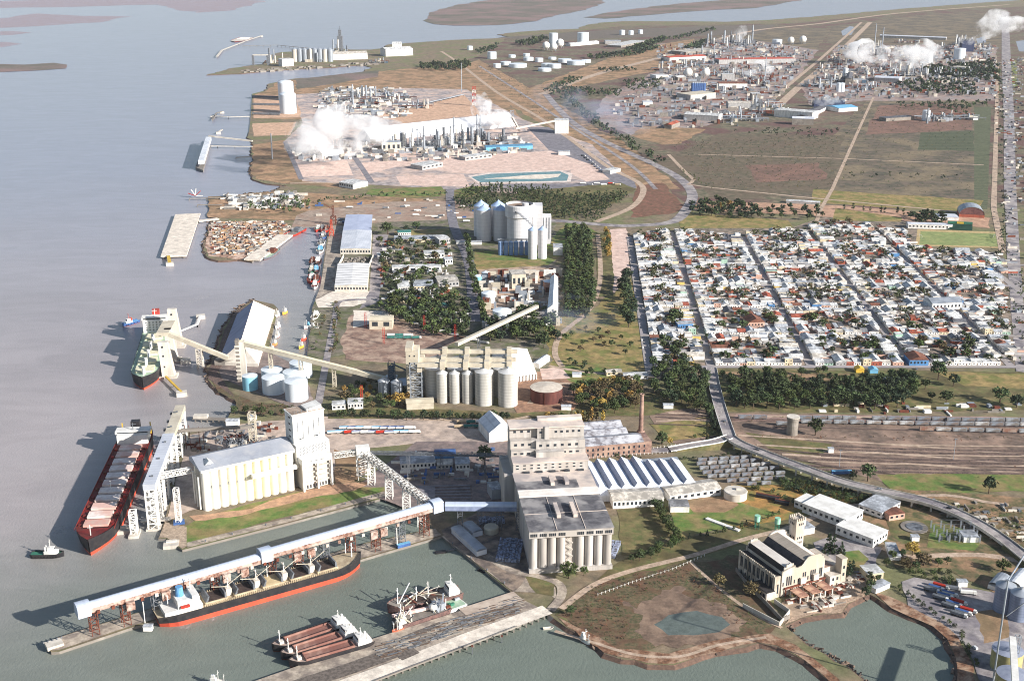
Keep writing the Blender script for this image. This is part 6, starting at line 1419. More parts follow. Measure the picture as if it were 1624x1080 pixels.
for k in range(8): MB().cb(random.uniform(3,L_-3), random.uniform(3,14), 3.5, random.uniform(1,4), random.uniform(1,3), random.uniform(1,2.5)).build('deck_gear', random.choice([steel, rust, white, green]), r)
q = g(625,1000,0); 
def boat(bow, stern, label, hm_, deck=None, sup=None, group=None, zd=2, nm='fishing_boat', cat='fishing boat'):
 if nm == 'fishing_boat': sup = sup or random.choice([white, steel_d, conc_w, lblue, white, rust]); deck = deck or random.choice([conc_d, rust, red_d, green])
 r, L_ = ship(nm, label, cat, bow, stern, zd, group); B_ = L_*.28
 hull(r, L_, B_, 2.4, hm_, red_d, deck or conc_w, .5, 1.2, .35, n=10)
 MB().box(L_*.15, L_*.45, -B_*.32, B_*.32, 2.4, 5.4).build('wheelhouse', sup or white, r); MB().box(L_*.2, L_*.38, -B_*.25, B_*.25, 5.42, 7.4).build('upper_house', sup or white, r); mast(r, L_*.55, 0, 2.4, 9, .3, 1.5); mast(r, L_*.85, 0, 3, 6, .25, 1)
 return r
boat((622,1003), (640,996), 'small orange-brown workboat tucked below the dredgers', mat('orange_boat', (200,110,80), (160,80,60)), nm='workboat', cat='workboat')
boat((360,1084), (330,1080), 'small white boat cut by the bottom edge of the picture', white, nm='workboat', cat='workboat')
boat((936,1020), (920,1010), 'small white workboat moored off the brown bank', white, nm='workboat', cat='workboat')
rr = thing('sunken_barge', 'small dark half sunken pontoon and beam by the dock corner', 'pontoon', g(699,876,0), .25); MB().cb(0,0,-1,9,4,2).build('hull', black, rr); MB().bar((5,0,.8), (30,6,.8), 1).build('beam', steel_d, rr)
rr = thing('rowing_boat', 'small dark rowing boat near the dock wall', 'boat', g(763,906,0), -.6); MB().add([(-3,-1,0),(3,-1,0),(4.5,0,.6),(3,1,0),(-3,1,0),(-3,-1.2,1),(3,-1.2,1),(5,0,1.4),(3,1.2,1),(-3,1.2,1)], [(0,1,6,5),(1,2,7,6),(2,3,8,7),(3,4,9,8),(4,0,5,9),(0,4,3,2,1)]).build('hull', black, rr)
rr = thing('rowing_boat', 'small pale rowing boat by the pier root near the bank', 'boat', g(868,997,0), .2); MB().add([(-3,-1,0),(3,-1,0),(4.5,0,.6),(3,1,0),(-3,1,0),(-3,-1.2,1),(3,-1.2,1),(5,0,1.4),(3,1.2,1),(-3,1.2,1)], [(0,1,6,5),(1,2,7,6),(2,3,8,7),(3,4,9,8),(4,0,5,9),(0,4,3,2,1)]).build('hull', conc_w, rr)
for (a, zz, lab) in (((796,1019), 5, 'thin marker pile standing in the lower right water'), ((749,1037), 6, 'thin marker pole further left in the lower water')):
 rr = thing('marker_pile', lab, 'marker', g(*a, 0)); MB().bar((0,0,-2), (0,0,zz), .5).build('pile', steel_d, rr); MB().cb(0,0,zz,1.4,1.4,1).build('topmark', rust, rr)
# fishing fleet at the quay
fb = [((492,449),(496,436),red,'red hulled fishing boat, nearest of the raft'),((500,450),(502,438),red,'red hulled boat, right of the nearest one in the raft'),((493,434),(495,424),green,'green fishing boat in the middle of the raft'),((501,434),(502,424),black,'dark fishing boat by the quay in the middle of the raft'),((494,420),(497,410),steel_d,'grey fishing boat at the far end of the raft'),((502,420),(505,410),black,'dark hulled boat at the far end of the raft beside the quay'),((506,402),(509,392),white,'white boat alone at the quay, above the raft'),((508,390),(511,381),white,'white boat, second above the raft'),((511,379),(514,370),blue,'blue boat, third above the raft'),((501,367),(506,360),red,'red boat moored at the basin head, left'),((509,367),(513,360),red_d,'dark red boat moored at the basin head, middle'),((516,368),(519,360),red,'bright red boat moored at the basin head, right'),((498,458),(500,448),white,'white fishing boat at the near end of the raft'),((496,508),(503,496),white,'white yacht tied to the rough quay, upper'),((482,520),(492,516),white,'white yacht tied to the rough quay, lower'),((506,521),(492,518),white,'long white launch across the rough quay')]
for bo, st, m_, lab in fb: boat(bo, st, lab, m_, group='fishing boats at the quay')
boat((452,377), (480,362), 'bright orange-red hulled trawler at the scrap yard quay', red, group='fishing boats at the quay'); boat((418,411), (438,395), 'grey and white tug moored beside the scrap yard pontoon', steel_d, lgreen)
boat((372,67), (392,60), 'small dark red tanker at the far jetty head', red_d, nm='tanker', cat='ship')
for k in range(12): rr = boat((398+k*7,326-(k % 3)*2), (396+k*7,320-(k % 3)*2), 'white yacht, number %s from the left in the marina' % ['one','two','three','four','five','six','seven','eight','nine','ten','eleven','twelve'][k], white, group='yachts of the marina', nm='yacht', cat='yacht')
for k, (p, m_) in enumerate((((448,498), yellow), ((437,520), white), ((436,535), conc_w), ((432,548), mat('ochre_boat', (190,140,80), (150,110,70))), ((428,558), yellow), ((478,540), orange_h), ((474,552), yellow), ((436,502), white))):
 boat(p, (p[0]+7, p[1]-4), '%s small workboat, %s of those beside the warehouse pier' % (['yellow', 'white', 'grey', 'ochre', 'yellow', 'orange', 'yellow', 'white'][k], ['first', 'second', 'third', 'fourth', 'fifth', 'sixth', 'seventh', 'eighth'][k]), m_, nm='workboat', cat='workboat', group='workboats by the warehouse pier')
# ---- upper berth dolphins
for k, (P, w_, hh, lab) in enumerate((((282,550), 12, 46, 'rear'), ((275,573), 10, 38, 'middle'), ((268,598), 13, 40, 'front'))):
 q = g(*P, 0); rr = thing('loading_tower', 'tall pinkish sloping ship loading tower, %s of the three offshore' % lab, 'loading tower', q, .1)
 MB().add([(-w_/2,-4,2),(w_/2,-4,2),(w_/2,8,2),(-w_/2,8,2),(-w_/2-3,2,hh),(w_/2-5,2,hh),(w_/2-5,8,hh),(-w_/2-3,8,hh)], [(0,1,5,4),(1,2,6,5),(2,3,7,6),(3,0,4,7),(4,5,6,7)]).build('frame', conc_w, rr); MB().cb(0, 2, -2, w_+6, 16, 4).build('pile_cap', conc_w, rr)
 for z in (.3, .6, .85): MB().cb(-w_*.2-2*z, -3.6+5.6*z, hh*z, 1.6, 1.2, 2).build('opening', glassd, rr)
MB().box(-10, 4, -6, 40, 34, 38).build('cross_gallery', bs, thing('loader_head', 'beige loader head linking the offshore loading towers', 'conveyor house', g(268,575,0), .1))
def walk(px, w_, m_, lab, z=4, ends=True, name='walkway'):
 P = [g(*p, z) for p in px]; rr = thing(name, lab, name, (0,0,0)); 
 for a, b_ in zip(P, P[1:]):
  MB().bar(a, b_, w_, 1.2).build('deck', m_, rr); k = max(1, int((b_-a).length/28))
  for i in range(k+1): p = a.lerp(b_, i/k); MB().bar((p.x, p.y, -2), (p.x, p.y, z-.7), 1.1).build('pile', conc_d, rr)
 if ends: MB().cb(P[-1].x, P[-1].y, -2, 11, 9, 6.5, .3).build('dolphin_cap', conc_w, rr)
walk([(263,597),(288,622)], 2.4, yellow, 'yellow walkway to a square white dolphin in front of the grain ship'); walk([(281,527),(313,514),(318,500)], 3, white, 'white walkway to a far dolphin behind the offshore towers'); walk([(276,566),(294,570)], 3, beige, 'short beige walkway from the offshore towers')
# ---- concrete berth and small jetties
P = [g(*p, 3.4) for p in ((255,407),(296,406),(318,339),(278,341))]; rr = thing('concrete_berth', 'broad pale rectangular concrete berth lying offshore of the scrap yard', 'berth', (0,0,0)); MB().prism([(p.x,p.y) for p in P], 2.2, 4.4).build('slab', pale_c, rr)
for i in range(10):
 for j in (0, 1): p = P[0].lerp(P[3], i/9.) if j == 0 else P[1].lerp(P[2], i/9.); MB().bar((p.x+(4 if j == 0 else -4), p.y, -2), (p.x+(4 if j == 0 else -4), p.y, 2.2), 2).build('pile', conc_d, rr)
walk([(267,406),(269,417)], 5, yellow, 'short yellow gangway to a dolphin below the pale berth'); walk([(314,351),(346,347)], 12, pale_c, 'wide pale causeway from the berth to the scrap yard', 3.6, False, 'causeway'); walk([(300,315),(354,314)], 3, conc_d, 'thin jetty with a starfish marker left of the marina'); walk([(313,325),(352,325)], 3, conc_d, 'second thin jetty below the starfish marker', 4, False)
q = g(310,314,0); rr = thing('star_marker', 'red and white starfish-shaped light beacon on the thin jetty', 'beacon', q)
for k in range(5): a = k*.7; MB().bar((0,0,4), (14*math.cos(a), 0, 4+14*math.sin(a)), 1.2).build('arm', random.choice([red, white]), rr)
walk([(396,185),(362,186),(337,184)], 7, conc_w, 'grey jetty with a T head beside the white tanks', 5); walk([(337,190),(343,180),(352,177)], 4, conc_d, 'broken head of the grey jetty', 5); walk([(352,206),(346,210)], 5, conc_w, 'loose dolphins below the grey jetty', 4)
walk([(400,233),(345,232),(334,232)], 6, conc_w, 'long grey jetty running to the loading berth', 5, False)
P = [g(*p, 4) for p in ((310,266),(322,271),(334,224),(326,222))]; rr = thing('loading_berth', 'narrow loading berth with a long white gallery roof at the end of the jetty', 'berth', (0,0,0)); MB().prism([(p.x,p.y) for p in P], 0, 5).build('deck', conc_d, rr); MB().bar(g(319,258,16), g(331,220,18), 12, 8).build('gallery', white2, rr); MB().bar(g(331,216,22), g(400,224,14), 4, 3).build('conveyor', conc_w, rr)
for k in range(6): p = g(317+k*2.6,262-k*7.6,5); MB().bar(p, (p.x, p.y, 12), 3).build('support', steel_d, rr)
walk([(374,250),(400,249)], 6, conc_d, 'short stub jetty below the loading berth', 4, False)
walk([(344,90),(352,80),(378,70),(388,66),(415,57)], 9, conc_w, 'far dog-legged tanker jetty head in the upper bay', 6); walk([(385,73),(440,72),(520,80)], 6, conc_d, 'long thin dark pipeline jetty across the upper bay', 7, False)
a, b_ = g(400,413,2.5), g(452,374,2.5); rr = thing('work_pontoon', 'long pale pontoon lying diagonally at the edge of the scrap yard', 'pontoon', (0,0,0)); MB().bar(a+Vector((0,0,.6)), b_+Vector((0,0,.6)), 26, 2.4).build('deck', pale_c, rr)
# ================================================================ REFINERY, TANK FARMS AND FAR WORKS
pal = [steel, steel_d, white, conc_w, conc_d, mat('bluish_steel', (70,92,110)), rust, beige]
def process_unit(px, label, n=8, spread=(26, 18), hmax=40, seed=0, extra=None):
 rnd = random.Random(seed+int(px[0]*7+px[1])); q = g(*px); r = thing('process_unit', label, 'process unit', q, rnd.uniform(-.1, .1))
 sx, sy = spread
 for i in range(n):
  x, y, h = rnd.uniform(-sx, sx), rnd.uniform(-sy, sy), hmax*rnd.uniform(.35, 1)**1.4; R = rnd.uniform(1.2, 2.6)*(1+hmax/120)
  b = MB().cyl(x, y, -1, h, R, n=8)
  for z in range(1, int(h/9)): b.cyl(x, y, z*9, z*9+.8, R+1.3, n=8)
  b.build('column', rnd.choice([steel, steel_d, conc_w, white, steel]), r)
 for i in range(n): 
  x, y = rnd.uniform(-sx, sx), rnd.uniform(-sy, sy); MB().cb(x, y, -1, rnd.uniform(5, 16), rnd.uniform(4, 9), rnd.uniform(4, 12)).build('equipment', rnd.choice(pal), r)
 for i in range(max(2, n//3)):
  y = rnd.uniform(-sy, sy); b = MB().box(-sx*1.3, sx*1.3, y-1.6, y+1.6, 6, 7.4)
  for k in range(7): b.bar((-sx*1.3+k*sx*.43, y, -1), (-sx*1.3+k*sx*.43, y, 6), .8)
  b.build('pipe_rack', rnd.choice([steel_d, steel, rust]), r)
 for i in range(max(1, n//4)):
  x, y = rnd.uniform(-sx, sx), rnd.uniform(-sy, sy); tower_mb(9, 8, hmax*.5, 4, .9).build('steel_frame', steel_d, r, loc=(x, y, 0))
 return r
def tankf(px, R, H_, label, m_=None, group=None, roofd=1.6):
 q = g(*px); rr = thing('storage_tank', label, 'storage tank', (q.x, q.y+R, Z0), 0, group); MB().cyl(0,0,-1,H_,R, n=24, cap=False).build('shell', m_ or tk, rr, smooth=True); MB().cyl(0,0,H_,H_+roofd,R,.6, n=24).build('roof', tk, rr, smooth=True); return rr
def sph(px, R, label):
 q = g(*px); rr = thing('gas_sphere', label, 'gas sphere', (q.x, q.y, Z0)); MB().sphere(0,0,R*1.25,R,16).build('sphere', white, rr, smooth=True)
 for k in range(6): a = k*1.047; MB().bar((R*.8*math.cos(a), R*.8*math.sin(a), -1), (R*.95*math.cos(a), R*.95*math.sin(a), R*1.2), 1).build('leg', steel, rr)
def stack(px, yt, R, label, m_=None, bands=False):
 q = g(*px); h = ht(px[0], px[1], yt); rr = thing('flue_stack', label, 'stack', q); 
 if bands:
  for k in range(6): tower_mb(R*2, R*2, h/6, 2, .8).build('mast_section', red if k % 2 else white, rr, loc=(0,0,h*k/6))
 else: MB().cyl(0,0,-1,h,R,R*.7, n=10).build('shaft', m_ or steel, rr); MB().cyl(0,0,h*.6,h*.6+1,R*1.6, n=10).build('platform', steel_d, rr)
W_ = ['far left', 'left', 'centre left', 'centre', 'centre right', 'right', 'far right', 'outer']
for k, (px, n, sp, hm_) in enumerate((((622,236), 9, (30,24), 34), ((655,238), 9, (28,24), 40), ((690,236), 12, (30,26), 48), ((722,232), 12, (28,26), 52), ((752,228), 12, (30,26), 56), ((782,228), 9, (28,22), 40), ((520,236), 9, (34,20), 30), ((560,236), 9, (34,20), 34))):
 process_unit(px, 'refinery columns and pipes, %s of the row before the long white store' % W_[k], n, sp, hm_, k)
for k, px in enumerate(((548,160), (575,158), (600,165), (630,158), (655,170), (540,176))):
 process_unit(px, 'low gas plant pipes and vessels, %s behind the long white store' % W_[k], 9, (44, 40), 22 if k != 1 else 40, 40+k)
for px, yt, R, lab in (((655,236),204,2.4,'pale slender stack at the left of the refinery row'), ((673,240),200,2.6,'dark stack left of the refinery middle'), ((720,222),186,2.4,'thin dark stack behind the refinery row'), ((757,222),182,2.6,'tall twin-pipe stack right of the refinery middle'), ((762,222),184,2.2,'tall slender stack beside the twin-pipe one'), ((560,168),134,2.6,'single stack in the gas plant behind the store'), ((432,252),212,1.6,'thin lattice mast on the shore beside the steam cloud'), ((662,222),196,1.8,'thin stack at the back of the refinery row')):
 stack(px, yt, R, lab)
stack((752,168), 138, 5, 'red and white banded lattice mast behind the long white store', None, True); stack((732,146), 100, 1.4, 'thin lattice mast on the plain beyond the gas plant')
longhall('office_block', 'white terraced office block among bushes below the refinery', 'office', (538,296), (560,300), 40, 9, 2, RM[0], WM[0], 6); longhall('control_building', 'low white control building on the pale gravel', 'building', (660,240), (690,239), 24, 8, 0, RM[0], WM[0], 6)
longhall('refinery_shed', 'white shed by the left steam cloud', 'shed', (511,252), (546,250), 40, 12, 3, white2, WM[0], 0); longhall('refinery_shed', 'grey-sided compressor house in the refinery row', 'shed', (606,242), (636,241), 24, 22, 0, steel, conc_w, 4)
longhall('blue_pipe_hall', 'long blue roofed compressor shed at the right of the refinery', 'shed', (771,240), (845,237), 18, 9, 3, mat('teal_roof', (84,130,160), (70,112,142)), lblue, 0)
longhall('admin_block', 'white flat blocks standing on the pale gravel pad', 'building', (670,270), (702,264), 36, 8, 0, RM[0], WM[2], 5); longhall('admin_block', 'white stepped building above the pale gravel pad', 'building', (738,255), (780,250), 26, 7, 0, RM[0], WM[2], 6); hut((895,246), 26, 18, 7, 'small white gatehouse on the pale gravel pad')
longhall('loading_house', 'white windowless loading tower beside the railway', 'building', (880,212), (902,212), 34, 32, 0, RM[0], WM[0], 0); longhall('weighbridge', 'small white weighbridge canopy on the refinery truck park', 'shed', (968,276), (984,272), 20, 6, 0, RM[0], WM[0], 0); 
rr = thing('inclined_conveyor', 'thin pale conveyor from the long store to the loading tower', 'conveyor', (0,0,0)); MB().bar(g(818,204,20), g(880,192,34), 5, 4).build('gallery', conc_w, rr); rr = thing('inclined_conveyor', 'short pale conveyor falling from the transfer mast by the long store', 'conveyor', (0,0,0)); MB().bar(g(812,186,50), g(824,208,8), 4, 4).build('gallery', conc_w, rr); tower_mb(9, 9, 46, 5, 1).build('support_tower', steel, rr, loc=g(812,205))
rr = MB(); P = [g(540,158,8), g(640,150,8), g(735,138,8)]
rr = thing('pipe_bridge', 'long low pipe bridge on posts crossing the tan gravel', 'pipe rack', (0,0,0))
P = [g(655,168,8), g(700,158,8), g(735,150,8)]
for a, b_ in zip(P, P[1:]): MB().bar(a, b_, 5, 2).build('pipes', steel, rr)
for k in range(12): p = P[0].lerp(P[2], k/11.); MB().bar((p.x, p.y, 0), p, 1.4).build('post', steel_d, rr)
# gas tank piping to the jetty
for k, y in enumerate((153, 165, 180)): rr = thing('pipe_rack', 'long dark pipe rack from the %s of the white cylinders to the shore' % ['back', 'middle', 'front'][k], 'pipe rack', (0,0,0)); MB().bar(g(400,y,6), g(444,y+1,6), 5, 5).build('pipes', steel_d, rr)
# tank farm beyond
for k, (px, R, H_) in enumerate((((780,94),18,26), ((788,108),14,14), ((802,104),20,12), ((821,108),34,12), ((838,97),20,12), ((855,99),16,14), ((868,108),22,14), ((880,109),24,14), ((864,114),24,10), ((896,100),26,12), ((914,104),34,14), ((930,100),18,10), ((812,92),14,10), ((835,90),14,10), ((876,95),16,8))):
 tankf(px, R, H_, 'white tank of the far tank farm, %s' % ['tall one at its left edge', 'short one at its left edge', 'third from the left', 'wide low one in front left', 'behind the wide left one', 'small one in the middle', 'front middle one', 'nearest one in the middle', 'lowest one, nearest the road', 'right of the middle', 'widest one on the right', 'rightmost one', 'small one at the back left', 'small one at the back', 'small one at the back right'][k], group='tanks of the far tank farm')
for px, R, H_, lab in (((878,70),20,46,'tall white tank behind the spheres'), ((925,70),26,48,'tallest widest white tank near the estuary'), ((987,56),14,22,'small white tank in a row by the estuary, left'), ((1001,56),12,20,'small white tank in a row by the estuary, right'), ((1016,54),12,18,'white tank beyond the row by the estuary'), ((1234,70),22,18,'white tank beside the far spheres'), ((745,80),12,16,'small white tank beside the dark trees'), ((1524,96),22,44,'large white tank beneath the smoke plume'), ((1474,100),16,40,'tall white tank inside the right steam cloud'), ((1341,125-0),9,34,'pale slender tank pair, left'), ((1336,146),8,26,'white small tank by the rail, left'), ((1331,146),8,26,'white small tank by the rail, right'), ((1470,192),10,26,'white tank standing alone on the fallow field')):
 tankf(px, R, H_, lab)
for px, R, lab in (((866,80),16,'white gas sphere, left of the tank farm group'), ((878,82),16,'white gas sphere, middle of the tank farm group'), ((888,77),18,'white gas sphere, right of the tank farm group'), ((1091,124),15,'white gas sphere, left of three in the far works'), ((1103,126),9,'small gas sphere between the two large ones'), ((1119,124),15,'white gas sphere, right of three in the far works'), ((1254,71),15,'far gas sphere near the reeds, left'), ((1273,70),16,'far gas sphere near the reeds, right')): sph(px, R, lab)
# far petrochemical works
k = 0
zone = [((1135,72),60),((1160,70),60),((1178,72),50),((1130,88),40),((1170,100),36),((1060,112),36),((1100,105),30),((1150,122),34),((1180,122),26),((1200,132),34),((1130,148),30),((1210,168),34),((1225,178),28),((1150,185),26),((1180,190),24),((1300,138),34),((1320,128),34),((1345,130),32),((1365,140),24),((1390,118),36),((1410,112),34),((1430,120),40),((1450,118),44),((1470,122),40),((1495,118),34),((1520,124),24),((1550,112),24),((1400,88),44),((1380,78),36),((1460,84),40),((1490,80),44),((1530,72),50),((1560,78),30),((1440,68),24),((1340,100),30),((1320,112),26),((1490,190),20),((1520,188),18)]
words = ['beside the road', 'below the white spheres', 'among pale sheds', 'near the rail corridor', 'close to the steam', 'behind the dark trees', 'at the edge of the brown fields', 'next to a white tank', 'under a thin stack', 'beside rusty roofs']
for px, hm_ in zone:
 k += 1; process_unit(px, 'petrochemical columns and pipes %s, %s %s works' % (words[k % 10], ['south', 'middle', 'north'][(px[1] < 125)+(px[1] < 90)], 'western' if px[0] < 1260 else 'eastern'), 9, (46, 40), hm_, 100+k)
for k, (A, B, dp, h, rf, lab) in enumerate((((1140,102),(1262,100),60,16,mat('red_oxide_roof', (190,90,72), (160,76,64), scale=.03),'long red oxide roofed hall in the far works'), ((1062,98),(1120,95),60,14,mat('red_oxide_roof', (190,90,72)),'shorter red oxide roofed hall, left of the long one'), ((1088,88),(1140,84),90,12,RM[4],'wide pale roofed hall behind the red ones'), ((1085,190),(1139,193),50,14,RM[0],'long white roofed shed at the south edge of the western works'), ((1227,185),(1288,190),46,18,RM[0],'long white shed with dark side at the south edge of the works'), ((1256,198),(1290,199),26,16,palesheet,'blue-grey shed in front of the long white one'), ((1095,160),(1135,156),60,16,bs,'beige hall among the western works'), ((1140,140),(1185,140),40,14,RM[5],'rust brown hall under the white steam'), ((1192,160),(1206,160),30,20,RM[0],'white block in the middle of the western works'), ((1155,172),(1190,172),40,14,RM[4],'pink roofed hall south of the western works'), ((1020,168),(1035,168),30,10,palesheet,'small pale shed beside the hedge road'), ((1065,205),(1078,200),20,10,RM[3],'small red shed by the bare earth'), ((960,70),(985,70),60,12,RM[1],'long pale shed by the estuary tanks'), ((905,74),(950,70),30,10,RM[0],'low white shed between the tall tanks'), ((985,76),(1025,68),70,8,RM[0],'white roofed strip shed beside the dark tree belt'), ((1386,130),(1425,132),60,14,palesheet,'pale hall in the eastern works'), ((1500,112),(1530,114),50,14,RM[4],'pink grey hall in the eastern works'), ((1350,134),(1352,124),20,18,RM[2],'dark tall block in the eastern works'), ((1215,110),(1240,109),30,10,RM[6],'low grey shed by the rail corridor'), ((1330,178),(1360,176),60,10,lblue,'small blue-green sheds by the fields'), ((1405,193),(1450,190),30,8,RM[2],'dark low shed on the fallow field'), ((1395,60),(1500,64),14,10,palesheet,'very long thin pale building at the back of the eastern works'), ((1040,125),(1060,124),40,10,RM[0],'small white hall west of the spheres'), ((1075,128),(1088,127),30,10,RM[0],'small white cubic hall under the spheres'), ((1145,128),(1165,128),30,20,RM[0],'white tall hall in the steam'), ((1280,190),(1310,175),30,8,RM[2],'dark low cooling building east of the rail'))):
 longhall('factory_hall', lab, 'factory', A, B, dp, h, 4 if k % 2 else 0, rf, [WM[2], WM[0], conc_d][k % 3], 0)
rr = thing('cooling_tower', 'dark blue cooling tower block under the smoke plume', 'cooling tower', g(1533,82)); MB().box(-26, 26, -10, 20, -1, 44).build('casing', mat('dark_blue_casing', (52,62,92), (40,48,74), scale=.2, detail=5), rr)
for k in range(4): MB().cyl(-19+k*13, 5, 44, 50, 5, 6, n=12).build('fan_stack', steel_d, rr)
rr = thing('cooling_tower', 'long dark cooling tower bank under the small white vapour east of the rail', 'cooling tower', g(1315,170)); MB().box(-44, 44, 0, 20, -1, 18).build('casing', mat('dark_blue_casing', (52,62,92)), rr)
for k in range(5): MB().cyl(-34+k*17, 10, 18, 23, 5, 6, n=12).build('fan_stack', steel_d, rr)
for k in range(7): rr = thing('blue_silo', 'tall royal blue silo, number %s of the row in the western works' % ['one','two','three','four','five','six','seven'][k], 'silo', g(1098+k*3,150), 0, 'row of blue silos'); MB().cyl(0,0,-1,34,5, n=12).build('shell', blue, rr); MB().cyl(0,0,34,38,5,1, n=12).build('roof', steel, rr)
for px, yt, R, lab in (((1387,72),38,2.6,'very tall thin stack at the west of the eastern works'), ((1399,74),44,3,'tall thin stack right of the tallest'), ((1213,128),92,2,'dark stack in the western works below the red hall'), ((1155,80),56,2.2,'blue-grey stack behind the western works'), ((1447,106),72,2,'dark stack inside the right steam'), ((1470,196),172,3.2,'pale stack standing on the fallow field'), ((1374,128),112,3,'pale stack pair among the eastern works')): stack(px, yt, R, lab)
stack((1193,66), 40, 4, 'far lattice pylon on the dark plain', steel, False)
# north-west port plant
for k, (A, B, dp, h, rf, lab) in enumerate((((512,96),(583,94),50,22,RM[4],'long barrel roofed store of the far port plant'), ((448,106),(466,105),40,26,RM[0],'white block with a stepped top in the far port plant'), ((612,90),(655,88),60,26,RM[0],'white round-roofed store on the far shore'), ((622,76),(636,76),30,16,RM[0],'white small store behind the round-roofed one'))): longhall('port_store', lab, 'warehouse', A, B, dp, h, 8 if k != 1 else 0, rf, WM[0], 0)
for k in range(8): q = g(468+k*8,98); rr = thing('grain_silo', 'grey silo, %s from the left in the far port plant' % ['first','second','third','fourth','fifth','sixth','seventh','eighth'][k], 'silo', q, 0, 'silos of the far port plant'); MB().cyl(0,0,-1,46,11, n=14).build('shell', steel if k % 3 else conc_w, rr, smooth=True); MB().cyl(0,0,46,52,11.2,1, n=14).build('roof', steel, rr)
for k, px in enumerate(((436,100), (498,98), (540,84), (600,100))): process_unit(px, 'grey port plant machinery tower and conveyors, %s on the far spit' % W_[k], 7, (30,20), 56 if k != 3 else 20, 300+k)
rr = thing('elevator_tower', 'tall dark stepped headhouse of the far port plant', 'tower', g(540,80)); MB().cb(0,0,-1,22,20,60).build('shaft', steel_d, rr); MB().cb(0,0,59,12,10,26).build('top', steel_d, rr); MB().bar((0,0,84),(0,0,100),1.4).build('spire', steel_d, rr)
rr = thing('portal_crane', 'dark portal frame with two legs on the far spit', 'gantry', g(402,104)); MB().cb(0,0,-1,8,8,38).build('leg', steel_d, rr); MB().cb(58,0,-1,12,8,38).build('leg', steel_d, rr); MB().box(0,58,-2,2,36,40).build('beam', conc_w, rr)
b = MB()
for k in range(80): p = g(random.uniform(380,600), 0)if 0 else g(lambda_x := random.uniform(385,600), 116-(lambda_x-385)*.06+random.uniform(-4,0)); b.cb(p.x, p.y, 0, random.uniform(5,22), random.uniform(4,10), random.uniform(2,9), random.random())
tag(b.build('yard_clutter', conc_d), 'low sheds, boats and scrap lining the far spit', 'yard clutter', None, 'stuff')
# general clutter of pipes, sheds and vehicles across the works
def clutter(name, px, n, label, cols, smin=3, smax=16, hmax=6, th=0):
 b = MB(); W2 = [g(*p) for p in px]; P2_ = [(p.x, p.y) for p in W2]; x0, x1 = min(p[0] for p in P2_), max(p[0] for p in P2_); y0, y1 = min(p[1] for p in P2_), max(p[1] for p in P2_); c = 0; t_ = 0
 while c < n and t_ < n*20:
  t_ += 1; x, y = random.uniform(x0, x1), random.uniform(y0, y1)
  if not inpoly(x, y, P2_): continue
  c += 1; b.cur = random.randrange(len(cols)); lo = random.random() < .4; b.cb(x, y, 0, random.uniform(smin, smax)*(2.2 if lo else 1), random.uniform(smin, smax)*(.3 if lo else .8), Z0+random.uniform(.8, hmax), th+random.uniform(-.05, .05)+random.choice([0, 0, math.pi/2]))
 return tag(b.build(name, cols), label, 'clutter', None, 'stuff')
clutter('pipework', [(1040,75),(1180,64),(1290,82),(1240,150),(1170,200),(1010,205),(960,180),(1050,115)], 1600, 'countless low pipe racks, sheds and tanks between the western works', [steel, steel_d, conc_d, conc_w, rust, conc_d, steel, steel_d], 2.5, 14, 11)
clutter('pipework', [(1330,74),(1578,74),(1578,150),(1370,158),(1290,172),(1275,140)], 1500, 'countless low pipe racks, sheds and tanks between the eastern works', [steel, steel_d, conc_d, conc_w, rust, conc_d, conc_d, steel], 2.5, 14, 11)
clutter('pipework', [(510,140),(640,140),(660,175),(640,188),(540,188),(500,170)], 380, 'low pipes and vessels of the gas plant', [steel, steel_d, conc_w, white, conc_d], 3, 18, 8)
clutter('pipework', [(460,238),(600,225),(830,215),(850,240),(680,256),(480,256)], 420, 'low pipes and vessels of the refinery yard', [steel, steel_d, conc_w, white, conc_d], 2, 14, 9)
clutter('yard_clutter', [(755,440),(885,430),(885,515),(770,530)], 230, 'pipes, vessels and low sheds of the wooded plant', [steel, rust, conc_w, white, conc_d, beige], 2, 10, 11)
clutter('yard_clutter', [(335,352),(450,352),(460,362),(400,405),(335,404)], 620, 'scrap heaps, hull plates and junk on the scrap yard', [rust, conc_w, conc_d, conc_w, steel_d, mat('tan_junk', (176,146,124), (140,112,96)), conc_d, ochre_m, ochre_m], 1.2, 6.5, 3, .4)
clutter('yard_clutter', [(360,310),(480,306),(480,330),(360,334)], 130, 'marina sheds and stored boats', [white, conc_w, conc_d, conc_d, steel], 3, 14, 6)
clutter('yard_clutter', [(1570,100),(1624,90),(1640,580),(1608,590),(1600,420)], 420, 'roadside sheds and parked vehicles by the east highway', [conc_w, conc_d, rust, steel, steel_d, black], 2, 9, 4)
clutter('yard_clutter', [(1300,612),(1480,640),(1620,640),(1620,656),(1300,656)], 60, 'shacks and junk along the track edge', [white, conc_d, rust, steel, WM[1]], 2, 8, 3)
clutter('yard_clutter', [(1440,790),(1624,800),(1640,860),(1560,850)], 50, 'junk and shacks beyond the curved road', [conc_d, conc_d, steel_d, conc_w], 1.5, 6, 2)
clutter('yard_clutter', [(1240,955),(1330,918),(1380,908),(1330,960),(1290,970)], 110, 'rubble and broken slabs before the castle', [conc_w, conc_d, rust, cream], 1, 5, 1.4, .3)
clutter('yard_clutter', [(620,720),(800,712),(800,790),(760,765),(640,765)], 90, 'parked vehicles and crates in the shaded yard', [white, conc_d, steel_d, blue, conc_w], 2, 6, 2.2)
clutter('yard_clutter', [(470,328),(520,318),(712,316),(812,336),(760,345),(540,356)], 40, 'sheds and stacked goods on the truck plain', [white, conc_w, steel_d, blue], 3, 10, 3)
